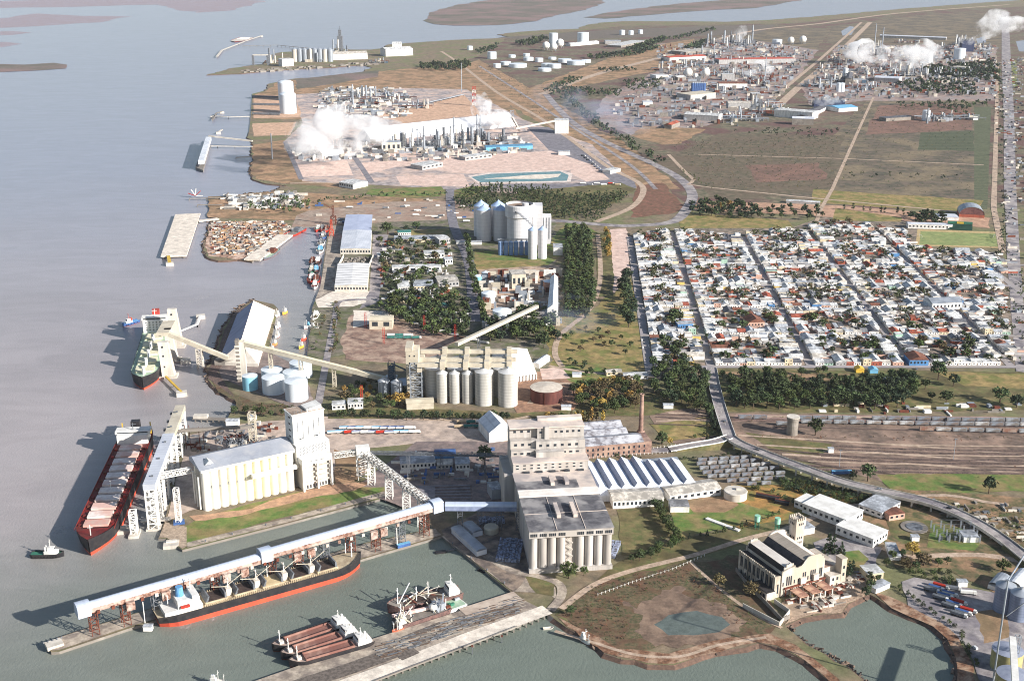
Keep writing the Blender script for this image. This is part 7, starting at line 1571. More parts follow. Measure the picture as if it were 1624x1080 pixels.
clutter('yard_clutter', [(600,380),(715,380),(735,480),(745,520),(640,500),(600,470)], 190, 'small sheds, huts and parked cars between the quarter workshops', [WM[0], conc_d, RM[4], steel, RM[3], RM[0]], 2.5, 9, 4)
clutter('yard_clutter', [(1440,792),(1500,800),(1560,840),(1500,815)], 30, 'junk beside the curved road', [conc_d, steel_d], 1.5, 5, 2)
clutter('yard_clutter', [(262,700),(400,672),(440,672),(440,700),(300,720)], 60, 'crates and machinery in the yard behind the white silos', [conc_w, steel_d, conc_d, rust], 1.5, 6, 3)
b = MB(); rk_ = [mat('shore_rock', (132,112,96), (86,72,64), scale=.5), mat('dark_rock', (84,74,68), (62,56,52), scale=.5)]
for (kd, px) in LAND:
 if kd == 'n':
  for a_, c_ in zip(px, px[1:]):
   p, q = g(*a_, 0), g(*c_, 0)
   if p.y < 2600 and q.y < 2600 and (q-p).length < 400 and a_[0] < 1700:
    for k in range(int((q-p).length/1.6)):
     r_ = p.lerp(q, random.random()); s_ = random.uniform(.5, 2)*(1+r_.y/2500); b.cur = random.random() < .4; b.cur = int(b.cur)
     b.box(-s_/2, s_/2, -s_/2, s_/2, 0, .1) if 0 else b.tube((r_.x+random.gauss(0, 2.4), r_.y+random.gauss(0, 2.4), random.uniform(-.6, .8)), (r_.x+random.gauss(0, 2.4), r_.y+random.gauss(0, 2.4), random.uniform(.4, 2.2)), s_*.5, 5, s_*.3)
tag(b.build('shore_rocks', rk_), 'loose brown and grey rocks along the natural shores', 'rocks', None, 'stuff')
# ================================================================ VEGETATION
def stand(pts, h, kind, lms, label, group, wid=1.0, hv=.2, name=None, far=None):
 """label: one text, or a function of the point"""
 for P in pts:
  m_ = random.choice(lms); lab = label(P, m_) if callable(label) else label
  tree(P, h*random.uniform(1-hv, 1+hv), kind, m_, lab, group, wid, far, name)
cn = {'leaves_dark': 'dark green', 'leaves_green': 'mid green', 'leaves_golden': 'golden', 'leaves_brown': 'brownish', 'needles': 'blackish green'}
DG = [leaf_m, leaf_m, leaf_c, leaf_m, leaf2_m]
# hedge behind the terminal yard
stand(along([(368,657),(410,659),(452,661)], 8, 5), 10, 'round', DG, lambda P, m: cn[m.name]+' dense tree of the hedge left of the headhouse tower', 'hedge trees left of the headhouse', .95, name='hedge_tree')
stand(along([(530,662),(640,665),(745,666),(812,668)], 7.5, 6), 10.5, 'round', [leaf_c, leaf_m, leaf_m], lambda P, m: cn[m.name]+' tree in the long hedge behind truck rows', 'hedge trees behind the truck rows', .95, name='hedge_tree')
wood('hedge_plants', along([(380,645),(450,648),(520,650)], 5, 14), 5, 'bush', leaf2_m, 'low green and brown undergrowth between the hedge and the tanks', 'undergrowth', mats=[leaf_m, leaf2_m, leaf_b])
# dark belt south of the town
belt = fill([(1149,606),(1168,600),(1215,600),(1290,614),(1400,606),(1430,600),(1462,614),(1455,640),(1405,650),(1330,652),(1250,655),(1165,652)], 13.5)
belt.sort(key=lambda p: p.x)
stand(belt, 16.5, 'round', [leaf_m, leaf_c, leaf_m, leaf_m, leaf2_m], lambda P, m: cn[m.name]+' tall tree, %s of the dense belt below town' % ('west part' if P.x < 330 else 'middle' if P.x < 420 else 'east part'), 'trees of the dense belt below the town', 1.05, .18, 'eucalyptus_tree', False)
stand(fill([(1036,580),(1080,578),(1122,585),(1128,610),(1132,660),(1120,668),(1060,640),(1032,622)], 13), 14, 'round', DG, lambda P, m: cn[m.name]+' tall tree in the clump left of town road', 'trees left of the town road', 1.05, name='eucalyptus_tree', far=False)
stand(along([(1108,600),(1120,640),(1130,668),(1140,690)], 8, 4), 9, 'conifer', [leaf_c], 'dark cypress in the row along the left side of the town road', 'cypresses along the town road', 1.3)
stand(fill([(904,625),(930,612),(985,606),(1025,610),(1010,655),(960,655),(920,648)], 10), 12, 'round', [leaf_b, leaf_b, leaf2_m, leaf_m, leaf_y], lambda P, m: cn[m.name]+' autumn tree in the thicket behind the brick chimney', 'autumn thicket behind the chimney', 1, name='autumn_tree', far=False)
stand(along([(902,672),(928,671),(957,669)], 4.2, 12), 15, 'poplar', [leaf_y, leaf_y, leaf_b], lambda P, m: cn[m.name]+' upright poplar in the glowing row behind the concrete elevator', 'golden poplars behind the elevator', 1.1, far=False)
stand(along([(862,668),(900,672)], 7, 8), 9, 'round', [leaf_y, leaf_b, leaf_m], lambda P, m: cn[m.name]+' low tree left of the golden poplars', 'trees left of the golden poplars', 1, name='autumn_tree')
stand(fill([(540,625),(600,600),(660,640),(640,652),(600,650),(540,645)], 11), 9, 'round', [leaf_y, leaf_b, leaf_m, leaf2_m, leaf_m], lambda P, m: cn[m.name]+' tree around the white villas', 'trees around the villas', 1, name='garden_tree')
tree(g(632,642), 15, 'round', leaf_y, 'big rounded golden-topped tree beside the truck tip shed', None, 1.15, False); tree(g(548,636), 12, 'round', leaf_b, 'greyish bare-looking round tree above the villas', None, 1.3, False)
for P, h, lm, w_, lab in (((768,740),22,leaf_m,1.0,'large dark tree standing alone under the overhead conveyor'), ((1293,690),19,leaf_m,1.15,'large round green tree standing in front of the parked wagons'), ((1488,602),23,leaf_m,1.1,'very large dark tree at the right end of the park strip'), ((1512,612),15,leaf_c,1,'dark tree right of the very large one'), ((1500,640),15,leaf_m,1.4,'broad dark tree by the shacks'), ((1476,634),10,leaf_m,1.2,'small dark tree left of the broad one'), ((1586,638),18,leaf_m,1.4,'broad dark tree at the right edge, left of its pair'), ((1612,646),15,leaf_c,1.3,'broad dark tree at the right edge, right of its pair'), ((1376,762),18,leaf_m,1.0,'tall dark tree beside the overpass'), ((1352,762),11,leaf_c,.9,'small dark tree left of the tall one beside the overpass'), ((1568,782),17,leaf_c,.9,'tall dark tree standing alone beyond the curved road'), ((1050,708),16,leaf_m,1.0,'tall dark tree right of the brick workshop'), ((1062,706),9,leaf_y,.8,'small golden tree right of the brick workshop'), ((1240,596),10,leaf_m,1,'small dark round tree in the park, left'), ((1271,596),11,leaf_m,1.1,'small dark round tree in the park, right'), ((1146,598),9,leaf_m,1,'dark tree at the road corner below town'), ((902,916),13,leaf2_m,1.5,'bushy green tree at the foot of the concrete elevator'), ((926,912),8,leaf2_m,1.1,'smaller bushy tree right of the one at the elevator foot'), ((1190,945),12,leaf_b,1.4,'bare brown round tree in the castle yard, front'), ((1140,928),10,leaf_b,1.3,'bare brown round tree left of the castle'), ((615,372),22,leaf_m,1.3,'large dark tree behind the quay warehouses'), ((660,364),14,leaf_m,1.3,'dark tree on the dry lawn, right of the large one'), ((644,366),10,leaf_c,1.3,'low dark tree on the dry lawn'), ((905,975),8,leaf_m,1.2,'green bush by the pier root'), ((1447,880),12,leaf_y,1.2,'yellow tree behind the white factory'), ((1465,896),11,leaf_b,1.3,'brown bare tree beside the dirt road'), ((1590,905),10,leaf2_m,1.4,'round green bush by the curved road')):
 tree(g(*P), h, 'round', lm, lab, None, w_, False)
for P, h, lab in (((1314,872),15,'tallest dark cypress in front of the white factory'), ((1322,876),16,'dark cypress beside the tallest one'), ((1334,880),12,'dark cypress at the right of the castle lawn group'), ((1308,882),11,'shorter dark cypress at the left of the lawn group'), ((1346,912),13,'dark cypress on the round lawn'), ((1352,904),9,'small dark cypress behind the one on the round lawn')):
 tree(g(*P), h, 'conifer', leaf_c, lab, None, 1.3, False)
stand(fill([(1360,940),(1380,915),(1395,925),(1385,940),(1370,948)], 6), 7, 'round', [leaf_c, leaf_m], lambda P, m: cn[m.name]+' bush beside the small cream house', 'bushes by the cream house', 1, name='shrub')
stand(fill([(1430,905),(1500,905),(1540,925),(1520,935),(1450,915)], 8), 6, 'bush', [leaf_m, leaf2_m], lambda P, m: cn[m.name]+' shrub in the bank above the truck park', 'shrubs above the truck park', 1)
stand(along([(1420,930),(1470,965),(1520,1000),(1548,1060)], 6, 4), 5, 'bush', [leaf_m, leaf_c, leaf2_m], lambda P, m: cn[m.name]+' shrub along the edge between truck park and pond', 'shrubs by the pond edge', 1)
stand(fill([(1405,880),(1500,890),(1540,905),(1430,905),(1400,895)], 10), 7, 'round', [leaf_b, leaf_m, leaf2_m], lambda P, m: cn[m.name]+' tree below the dirt road right of the castle', 'trees below the dirt road', 1.1, name='garden_tree')
stand(along([(1040,800),(1052,822),(1066,845),(1075,866)], 3.4, 7), 8, 'round', [leaf_m, leaf2_m], lambda P, m: cn[m.name]+' tree in the curved row right of the elevator, upper arm', 'curved tree row right of the elevator', 1, name='hedge_tree')
stand(along([(1000,892),(1030,882),(1060,868),(1078,862)], 3.4, 7), 8, 'round', [leaf2_m, leaf_m], lambda P, m: cn[m.name]+' tree in the curved row right of the elevator, lower arm', 'curved tree row right of the elevator', 1, name='hedge_tree')
stand(along([(1080,860),(1130,848),(1180,836),(1240,815)], 7, 4), 5.5, 'conifer', [leaf_c, leaf2_m], lambda P, m: cn[m.name]+' small tree in the row along the green lawn', 'small trees along the green lawn', 1.3)
stand(along([(1190,770),(1225,785),(1262,800)], 8, 10), 6, 'bush', [leaf_m, leaf2_m], lambda P, m: cn[m.name]+' shrub on the dry slope above the castle', 'shrubs on the dry slope', 1.1)
stand(fill([(1230,760),(1290,765),(1400,795),(1390,806),(1290,786),(1235,775)], 5), 6, 'bush', [leaf_m, leaf_c, leaf2_m], lambda P, m: cn[m.name]+' shrub at the foot of the overpass', 'shrubs at the foot of the overpass', 1.2)
stand(along([(940,715),(1040,735),(1140,724),(1195,716)], 7, 5)[2:], 4.5, 'bush', [leaf_m, leaf_c], lambda P, m: cn[m.name]+' shrub in the hedge below the white railed road', 'hedge below the railed road', 1.1)
stand(fill([(1100,695),(1145,660),(1152,690),(1120,700)], 9), 6, 'bush', [leaf_m, leaf2_m, leaf_b], lambda P, m: cn[m.name]+' shrub in the corner of the road fork', 'shrubs in the road fork', 1.1)
wood('shrubs', fill([(1430,800),(1624,810),(1640,870),(1580,850),(1500,815)], 7.5), 5, 'bush', leaf_m, 'brown and green scrub bushes beyond the curved road', 'shrubs', mats=[leaf_m, leaf_b, leaf2_m, leaf_b], hv=.4)
wood('shrubs', fill([(885,975),(945,925),(1040,905),(1090,895),(1080,930),(1040,935),(985,955),(1010,1000),(980,1028),(930,1000)], 5), 2.8, 'bush', leaf_m, 'low green and russet marsh scrub left of the muddy lagoon', 'marsh scrub', mats=[leaf_m, leaf2_m, leaf_m, leaf_b, leaf2_m, mat('russet_scrub', (124,84,62), (96,64,50), scale=.4)], hv=.5)
wood('shrubs', fill([(1090,895),(1110,905),(1180,965),(1215,990),(1160,990),(1120,950),(1080,925)], 5), 2.4, 'bush', leaf_b, 'low brown marsh scrub between the lagoon and the castle wall', 'marsh scrub', mats=[leaf_b, leaf2_m, MATS['russet_scrub']], hv=.5)
wood('shrubs', fill([(1150,655),(1640,665),(1640,760),(1400,755),(1180,700)], 34), 2.4, 'bush', leaf_b, 'thin weeds scattered across the rail yard', 'weeds', mats=[leaf_b, MATS['russet_scrub'], leaf2_m], hv=.5)
wood('shrubs', fill([(1170,690),(1290,700),(1640,700),(1640,692),(1300,690)], 9), 2.6, 'bush', leaf_b, 'russet weeds along the tracks in the rail yard', 'weeds', mats=[leaf_b, MATS['russet_scrub']], hv=.5)
# park and riverside
stand(fill([(1285,590),(1370,596),(1400,604),(1280,612)], 17), 9, 'round', DG, lambda P, m: cn[m.name]+' small tree in the park strip by the coloured kiosks', 'trees in the park strip', 1.1, name='park_tree')
stand(fill([(1410,592),(1460,598),(1470,622),(1430,620)], 13), 11, 'round', DG, lambda P, m: cn[m.name]+' tree at the east end of the belt', 'trees at the east end of the belt', 1.1, name='park_tree')
# pine block and neighbours
stand(fill([(899,372),(931,366),(938,420),(942,480),(930,508),(896,505),(897,440)], 12), 18, 'poplar', [leaf_m, leaf_m, leaf2_m], lambda P, m: cn[m.name]+' tall tree in the narrow plantation', 'narrow plantation of tall trees', 1.9, .12, 'poplar_tree', False)
stand(along([(960,370),(963,390),(966,412)], 9, 9), 12, 'round', [leaf_y, leaf2_m], 'yellow-green tree in the short hedge on the grass strip', 'yellow-green hedge on the grass strip', .8, name='hedge_tree', far=False)
stand(along([(990,442),(994,480),(1000,522)], 12, 14), 16, 'round', [leaf_m, leaf_c], lambda P, m: cn[m.name]+' tall tree in the row west of town', 'dark row on the west edge of town', 1.1, name='eucalyptus_tree', far=False)
stand(fill([(895,570),(925,580),(960,590),(985,590),(985,600),(930,598)], 12), 8, 'round', [leaf_m, leaf_c], lambda P, m: cn[m.name]+' tree beside the lane below the dry field', 'trees by the lane', 1, name='garden_tree')
stand(fill([(890,530),(930,520),(1010,535),(1010,580),(960,560),(900,560)], 22), 8, 'round', [leaf_m, leaf_b, leaf2_m, leaf_b], lambda P, m: cn[m.name]+' scattered tree on the dry field left of town', 'scattered trees on the dry field', 1.2, name='field_tree')
# wooded quarter
stand(along([(738,378),(746,420),(758,470),(772,520)], 11, 7), 12, 'round', [leaf_m, leaf_m, leaf2_m], lambda P, m: cn[m.name]+' tree in the avenue right of the quarter road', 'avenue trees right of the quarter road', .9, name='street_tree')
stand(fill([(612,470),(735,470),(755,530),(700,540),(640,515),(600,495)], 14.5), 13, 'round', DG+[leaf2_m, leaf2_m], lambda P, m: cn[m.name]+' tree in the wooded quarter left of the avenue', 'trees of the wooded quarter', 1.2, name='quarter_tree')
stand(fill([(600,385),(710,382),(720,470),(600,478)], 23), 12, 'round', DG+[leaf2_m, leaf_b], lambda P, m: cn[m.name]+' tree among the workshops of the northern quarter', 'trees of the northern quarter', 1.2, name='quarter_tree')
stand(fill([(770,520),(840,490),(885,500),(885,560),(840,545),(760,545)], 15), 14, 'round', DG, lambda P, m: cn[m.name]+' tree in the wood above the beige silos', 'wood above the beige silos', 1.15, name='quarter_tree')
stand(along([(530,480),(535,520),(528,560)], 10, 8), 7, 'bush', [leaf_m, leaf2_m, leaf_b], lambda P, m: cn[m.name]+' shrub along the disused quay road', 'shrubs on the disused quay', 1)
stand(fill([(500,500),(516,500),(508,560),(494,560)], 12), 5, 'bush', [leaf_m, leaf_b, leaf2_m], lambda P, m: cn[m.name]+' bush growing on the disused quay', 'shrubs on the disused quay', 1)
# far woods, each one mass
wood('plantation', fill([(735,302),(790,297),(862,303),(905,312),(1000,309),(968,332),(946,352),(820,345),(722,332)], 11.5, .3), 13, 'conifer', leaf_m, 'rows of dark young trees of the plantation below the refinery', 'plantation', R=1.6, nc=6, mats=[leaf_m, leaf_c, leaf_m, leaf_m])
wood('tree_line', along([(480,325),(540,318),(620,311),(712,311)], 11, 14), 9, 'round', leaf_m, 'dark tree line between the truck plain and the green lawns', 'trees', mats=[leaf_m, leaf_c])
wood('tree_line', along([(716,322),(780,330),(815,336)], 9, 26), 13, 'round', leaf_m, 'dark tree line along the top of the truck plain', 'trees', mats=[leaf_m, leaf_c])
wood('woodland', fill([(390,328),(470,318),(492,326),(485,338),(450,340),(390,336)], 17), 12, 'round', leaf_m, 'dark green grove behind the marina', 'trees', mats=[leaf_m, leaf_c, leaf2_m])
wood('woodland', fill([(663,104),(740,100),(748,108),(735,113),(670,113)], 22), 16, 'round', leaf_c, 'dense dark oblong wood on the far plain', 'trees', mats=[leaf_c, leaf_c, leaf_m])
FW = [leaf_c, leaf_m, far_leaf]
for px, sp, h, lab in (([(820,70),(855,62),(870,64),(850,72),(822,76)], 26, 18, 'dark wood behind the far spheres'), ([(930,92),(985,86),(1030,76),(1048,78),(1010,90),(940,96)], 26, 17, 'dark wood strip between the tank farm and the road'), ([(990,82),(1050,62),(1062,64),(1010,84)], 24, 18, 'dark diagonal tree belt beside the far road'), ([(1085,80),(1112,68),(1124,66),(1110,80)], 26, 18, 'dark tree belt at the north corner of the western works'), ([(1060,62),(1130,46),(1135,49),(1075,64)], 28, 12, 'thin far tree line along the northern road'), ([(752,84),(790,72),(790,78),(760,88)], 26, 14, 'small dark wood at the left of the tank farm'), ([(862,146),(905,124),(925,127),(895,140),(985,146),(985,154),(870,152)], 20, 12, 'dark shrub belt bounding the corner plots'), ([(940,112),(990,107),(1015,114),(960,116)], 24, 11, 'dark tree line above the corner plots'), ([(985,130),(1050,126),(1050,140),(1000,146)], 26, 12, 'tree patches west of the white spheres'), ([(1160,210),(1320,205),(1345,214),(1290,220),(1180,214)], 30, 9, 'dark scrub line south of the western works'), ([(1460,110),(1580,100),(1585,132),(1480,125)], 28, 18, 'dark blue-green wood beside the eastern works'), ([(1420,134),(1500,128),(1545,136),(1548,154),(1450,150),(1425,142)], 28, 16, 'dark wood below the eastern works'), ([(1420,166),(1570,162),(1570,170),(1500,176),(1430,172)], 26, 12, 'line of dark round trees at the field edge'), ([(1500,170),(1540,172),(1540,188),(1500,182)], 30, 12, 'small wood on the field by the east highway'), ([(1338,276),(1530,280),(1530,286),(1340,284)], 26, 8, 'long dark hedge across the fields'), ([(1588,330),(1596,330),(1596,410),(1584,400)], 16, 9, 'thin tree line left of the east highway'), ([(1586,130),(1592,130),(1594,330),(1584,330)], 34, 11, 'long thin tree line along the east highway'), ([(1604,440),(1624,430),(1624,580),(1612,580)], 18, 9, 'dark trees at the right edge by the highway')):
 wood('woodland', fill(px, sp), h, 'round', leaf_c, lab, 'trees', mats=FW, nc=5, nq=6, R=1.4)
P = along([(898,156),(950,200),(1000,232),(1050,262)], 15, 34)
wood('tree_line', P, 14, 'round', leaf_c, 'long bluish tree belt running diagonally beside the railway road', 'trees', mats=FW, nc=5, R=1.5)
wood('tree_line', along([(1080,268),(1110,290),(1135,300)], 12, 20), 5, 'bush', leaf2_m, 'low green scrub by the bend of the road', 'shrubs', mats=[leaf2_m, leaf_b])
wood('scrub_plants', fill([(1060,225),(1330,215),(1320,300),(1130,300)], 17), 4, 'bush', leaf_b, 'low brown bushes dotting the fallow fields', 'scrub', mats=[leaf_b, leaf_m, far_leaf], nc=3, nq=5, R=1.6, hv=.5)
wood('scrub_plants', fill([(1350,170),(1540,170),(1540,325),(1330,300)], 26), 3.6, 'bush', leaf_b, 'low dark bushes dotting the eastern fields', 'scrub', mats=[leaf_b, leaf_m, far_leaf], nc=3, nq=5, R=1.6, hv=.5)
wood('scrub_plants', fill([(740,100),(800,110),(840,145),(900,215),(1000,290),(960,260),(860,190)], 24), 3.2, 'bush', leaf_b, 'low bushes dotting the strip between road and railway', 'scrub', mats=[leaf_b, far_leaf], nc=3, nq=5, R=1.5, hv=.5)
# groves north of the town: trees one can tell apart
stand(fill([(1094,326),(1130,318),(1170,325),(1208,335),(1205,350),(1150,346),(1100,342)], 17), 13, 'round', [leaf_m, leaf_c, leaf_c, leaf_m], lambda P, m: cn[m.name]+' tree in the grove by the road junction north of town', 'grove by the road junction', 1.15, name='grove_tree')
tree(g(1158,330), 14, 'round', leaf_y, 'bright autumn yellow tree in the junction grove', None, 1.1, False); tree(g(1142,334), 15, 'poplar', leaf_y, 'narrow yellow poplar in the junction grove', None, 1.2, False)
stand(fill([(1210,330),(1310,330),(1312,350),(1240,350),(1208,345)], 22), 11, 'round', [leaf_m, leaf_c], lambda P, m: cn[m.name]+' tree round the sheds north of town', 'trees round the northern sheds', 1.1, name='grove_tree')
stand(along([(1332,332),(1360,334),(1400,337),(1440,342)], 17, 8), 11, 'poplar', [leaf_c, leaf_m], lambda P, m: cn[m.name]+' narrow tree in the spaced row on the sandy verge', 'spaced row on the sandy verge', 1.6)
stand(fill([(1440,342),(1480,340),(1510,350),(1500,362),(1450,356)], 15), 12, 'round', [leaf_m, leaf_c], lambda P, m: cn[m.name]+' tree beside the playing field clubhouse', 'trees by the clubhouse', 1.1, name='grove_tree')
# ================================================================ ROADS ON FILL, BRIDGE, RAIL, TRUCKS, PIERS
def raised(px, w_, zs, name, label, cat, m_=asph_l, solid=True, para=white):
 P = []
 k_ = 5; sp = smooth_px(px, k_); 
 for i, p in enumerate(sp):
  t_ = i/k_; a = int(min(len(zs)-2, t_)); f = min(1, t_-a); z = zs[a]*(1-f)+zs[a+1]*f; P.append(g(p[0], p[1], Z0+z))
 rr = thing(name, label, cat, (0,0,0)); dk, sd, pr_, ln = MB(), MB(), MB(), MB()
 R = []
 for i, p in enumerate(P):
  a, c = P[max(0, i-1)], P[min(len(P)-1, i+1)]; d = (c-a); d.z = 0; d.normalize(); R.append(Vector((-d.y, d.x, 0)))
 for i in range(len(P)-1):
  a, b_, na, nb = P[i], P[i+1], R[i]*w_/2, R[i+1]*w_/2
  dk.add([a-na, b_-nb, b_+nb, a+na], [(0,1,2,3)])
  for s in (-1, 1):
   a0, b0 = a+na*s, b_+nb*s
   hgt = (a.z+b_.z)/2-Z0
   lowz = -1 if solid or hgt < 3 else None
   za, zb = (lowz, lowz) if lowz is not None else (a0.z-1.6, b0.z-1.6)
   out = 1.0 if lowz is None else 1.0
   fa, fb_ = (a0+R[i]*s*(a.z-Z0)*(.9 if lowz is not None else 0)), (b0+R[i+1]*s*(b_.z-Z0)*(.9 if lowz is not None else 0))
   sd.cur = 0 if lowz is not None else 1
   q = [(a0.x,a0.y,a0.z-.02),(b0.x,b0.y,b0.z-.02),(fb_.x,fb_.y,zb),(fa.x,fa.y,za)]; sd.add(q if s > 0 else q[::-1], [(0,1,2,3)])
   pr_.bar(a0+Vector((0,0,.6)), b0+Vector((0,0,.6)), .35, 1.1)
  if lowz is None and i % 2 == 0:
   for s in (-.7, .7): MB().bar((a+R[i]*s*w_/2)-Vector((0,0,1.2)), (a.x+R[i].x*s*w_/2, a.y+R[i].y*s*w_/2, 0), 1.2).build('pier', conc_w, rr)
  if i % 2 == 0: ln.bar(a+Vector((0,0,.03)), a.lerp(b_, .6)+Vector((0,0,.03)), .3, .02)
 dk.build('deck', m_, rr); sd.build('embankment', [MATS['rough_grass'], conc_w], rr); pr_.build('parapet', para, rr); ln.build('lane_marking', mat('road_paint', (220,216,200)), rr)
 return rr
raised([(1128,583),(1133,612),(1143,650),(1157,692)], 12, [0, 1, 2.6, 6], 'road_ramp', 'road descending out of the town on a low embankment', 'road')
raised([(1157,692),(1175,704),(1215,720),(1280,744),(1340,765),(1400,779),(1480,798),(1545,826),(1600,862),(1660,912)], 11, [6, 6.5, 7, 7.5, 7.5, 7, 6, 4.5, 3, 2], 'road_overpass', 'long curving road overpass crossing the rail yard to the lower right', 'overpass', solid=False, para=conc_w)
raised([(1157,693),(1135,700),(1100,706),(1062,713)], 10, [6, 5, 2.5, .4], 'road_ramp', 'white railed road ramp from the fork down to the brick workshop', 'road')
for k in range(26):  # white railing posts
 pass
for px, n, lab in (([(925,727),(1000,722),(1062,718)], 26, 'white post fence along the workshop road'), ([(945,945),(1000,925),(1070,902),(1120,880)], 44, 'white post fence crossing the marsh scrub'), ([(1000,716),(1062,708),(1128,700)], 22, 'white balustrade posts above the ramp')):
 rr = thing('post_fence', lab, 'fence', (0,0,0)); P = along(px, 3.8, 0, 0); b = MB()
 for p in P: b.cb(p.x, p.y, Z0-.3, .45, .45, 2)
 b.build('posts', white, rr); b = MB()
 for p, q in zip(P, P[1:]): b.bar(p+Vector((0,0,1.1)), q+Vector((0,0,1.1)), .12)
 b.build('rail', conc_w, rr)
# fenced edges of the playing field etc.
# running rails
for px in ([(1040,657),(1140,660),(1160,664),(1640,672)], [(1040,661),(1150,666),(1640,678)], [(1228,676),(1640,688)], [(1030,672),(1140,676)], [(1220,712),(1420,732),(1640,742)], [(1260,716),(1420,728),(1640,736)], [(1230,722),(1330,742),(1420,752)], [(1180,716),(1300,742)], [(1200,735),(1300,748)]): rail_line(px)
for k in range(6): rail_line([(690,773+k*4.5),(748,771+k*5)])
tag(RAILB.build('railway_track', rail_m), None, None, None, 'structure')
train([(1500,668),(1640,669)], 'in the farthest parked row of the rail yard', 'wagons parked in the rail yard', cols=(0, 1, 1))
train([(1228,674),(1256,675)], 'left of the round water tower', 'wagons parked in the rail yard', cols=(0, 1))
train([(1268,671),(1450,674),(1640,676)], 'in the middle parked row of the rail yard', 'wagons parked in the rail yard', cols=(0, 1, 2, 0))
train([(1456,683),(1640,687)], 'in the nearest long parked row of the rail yard', 'wagons parked in the rail yard', cols=(0, 0, 2, 3))
for k, (x0_, y0_, x1_, y1_) in enumerate(((1105,732,1190,727),(1103,738,1205,732),(1108,745,1222,738),(1112,752,1236,744),(1120,758,1246,752),(1150,765,1246,759),(1180,770,1226,768))):
 train([(x0_,y0_),(x1_,y1_)], 'in row %s of the wagon park beside the sawtooth shed' % ['one', 'two', 'three', 'four', 'five', 'six', 'seven'][k], 'wagons beside the sawtooth shed', 9.6, (0, 1, 1, 0, 1, 2), sc_=(.62, .95, .85))
rr = thing('blue_container', 'bright blue covered wagon under the overpass', 'railway wagon', g(1334,752), .05); MB().box(-9,9,-1.6,1.6,.9,3.8).build('body', blue, rr); MB().gable(-9,9,-1.7,1.7,3.82,4.3,'x').build('roof', lblue, rr); MB().box(-9,9,-.8,.8,.3,.88).build('frame', black, rr)
train([(1170,664),(1500,667)], 'in the thin row behind the water tower', 'wagons parked in the rail yard', cols=(0, 1, 1), skip=(3, 4, 9, 15, 16))
q = g(1256,688); rr = thing('water_tower', 'round grey concrete water tower beside the parked wagons', 'water tower', q); MB().lathe(0,0,[(5.4,-1),(5.4,15),(6.2,15.5),(6.2,18)], 20).build('shaft', conc_d, rr); MB().cyl(0,0,17.9,18.6,6.4, n=20).build('top', conc_w, rr)
for k, (P, h, lab) in enumerate((((858+1000-1000,700),0,''), ((1331,740),16,'thin light mast in the rail yard, left'), ((1512,728),20,'thin light mast in the rail yard, right'))):
 if h: rr = thing('light_mast', lab, 'light mast', g(*P)); MB().bar((0,0,-1),(0,0,h),.35).build('pole', steel, rr); MB().cb(0,0,h,2.6,.8,.7).build('lamp_head', steel_d, rr)
hut((1318,718), 5, 4, 4, 'tiny white signal hut standing in the rail yard')
hut((1417,612), 16, 14, 5, 'pale sheet-roofed shed on the dry park field', roof=palesheet, name='field_shed'); hut((1364,591), 9, 9, 4, 'yellow roofed kiosk in the park strip', roof=yellow, wall=yellow, gable=2, name='kiosk'); hut((1386,592), 9, 9, 4, 'turquoise roofed kiosk in the park strip', roof=lblue, wall=lblue, gable=2, name='kiosk')
longhall('open_shed', 'long beige roofed shed in the brown yard with a dark open front', 'shed', (586,522), (622,522), 22, 11, 1.5, mat('pale_beige', (214,204,180)), bs, 2, wh=.5)
# ---- lower pier: tracks, broken deck and piles
pier = thing('old_pier', 'wide decaying concrete pier with sunken track beds and debris, lower middle', 'pier', (0,0,0))
def strip(px, w_, m_, nm, z): 
 R = ribbon_pts(px, z, w_); b = MB()
 for (a, c), (d, e) in zip(R, R[1:]): b.add([(a.x,a.y,z),(d.x,d.y,z),(e.x,e.y,z),(c.x,c.y,z)], [(0,1,2,3)])
 b.build(nm, m_, pier)
dkb = mat('dark_track_bed', (118,108,100), (88,80,74), scale=.4, detail=6, contrast=1.5)
for px, w_, m_, nm in (([(560,1058),(630,1032)], 13, dkb, 'track_bed'), ([(632,1042),(660,1030)], 9, dkb, 'track_bed'), ([(750,982),(822,958)], 12, dkb, 'track_bed'), ([(640,1012),(700,988)], 5, dkb, 'track_bed'), ([(655,1020),(740,986)], 5, dkb, 'track_bed'), ([(700,1000),(752,978)], 5, dkb, 'track_bed'), ([(460,1090),(560,1058)], 13, dkb, 'track_bed'), ([(480,1110),(640,1052),(740,1012),(868,966)], 13, pale_c, 'apron'), ([(735,972),(822,944)], 14, mat('worn_apron', (196,180,164), (160,142,128), scale=.1, detail=6), 'apron')): strip(px, w_, m_, nm, Z0+.06+.03*random.random())
b = MB()
for k in range(260):
 t_ = random.random(); a = g(600+t_*230, 1036-t_*80+random.uniform(-14,12)); d = Vector((math.cos(.42), math.sin(.42), 0))*random.uniform(1, 5); b.cur = random.randrange(3); b.bar(a-d, a+d, random.uniform(.4, 1), random.uniform(.3, .9))
tag(b.build('pier_debris', [steel_d, conc_d, mat('old_timber', (110,92,80), (84,70,60), scale=.6)]), 'dark sleepers, slabs and scrap scattered over the old pier deck', 'debris', None, 'stuff')
pm = MB().bar((0,0,-1.5), (0,0,2.4), 1).mesh('fender_pile', conc_d); P = along([(480,1121),(633,1062),(820,994),(868,973)], 5.5, 0, 0)
for p in P[:95]: link('fender_pile', pm, pier, loc=(p.x, p.y-1.5, 0))
MB().bar(g(480,1123,2.8), g(820,993,2.8), 1.2, 1).build('edge_beam', conc_d, pier)
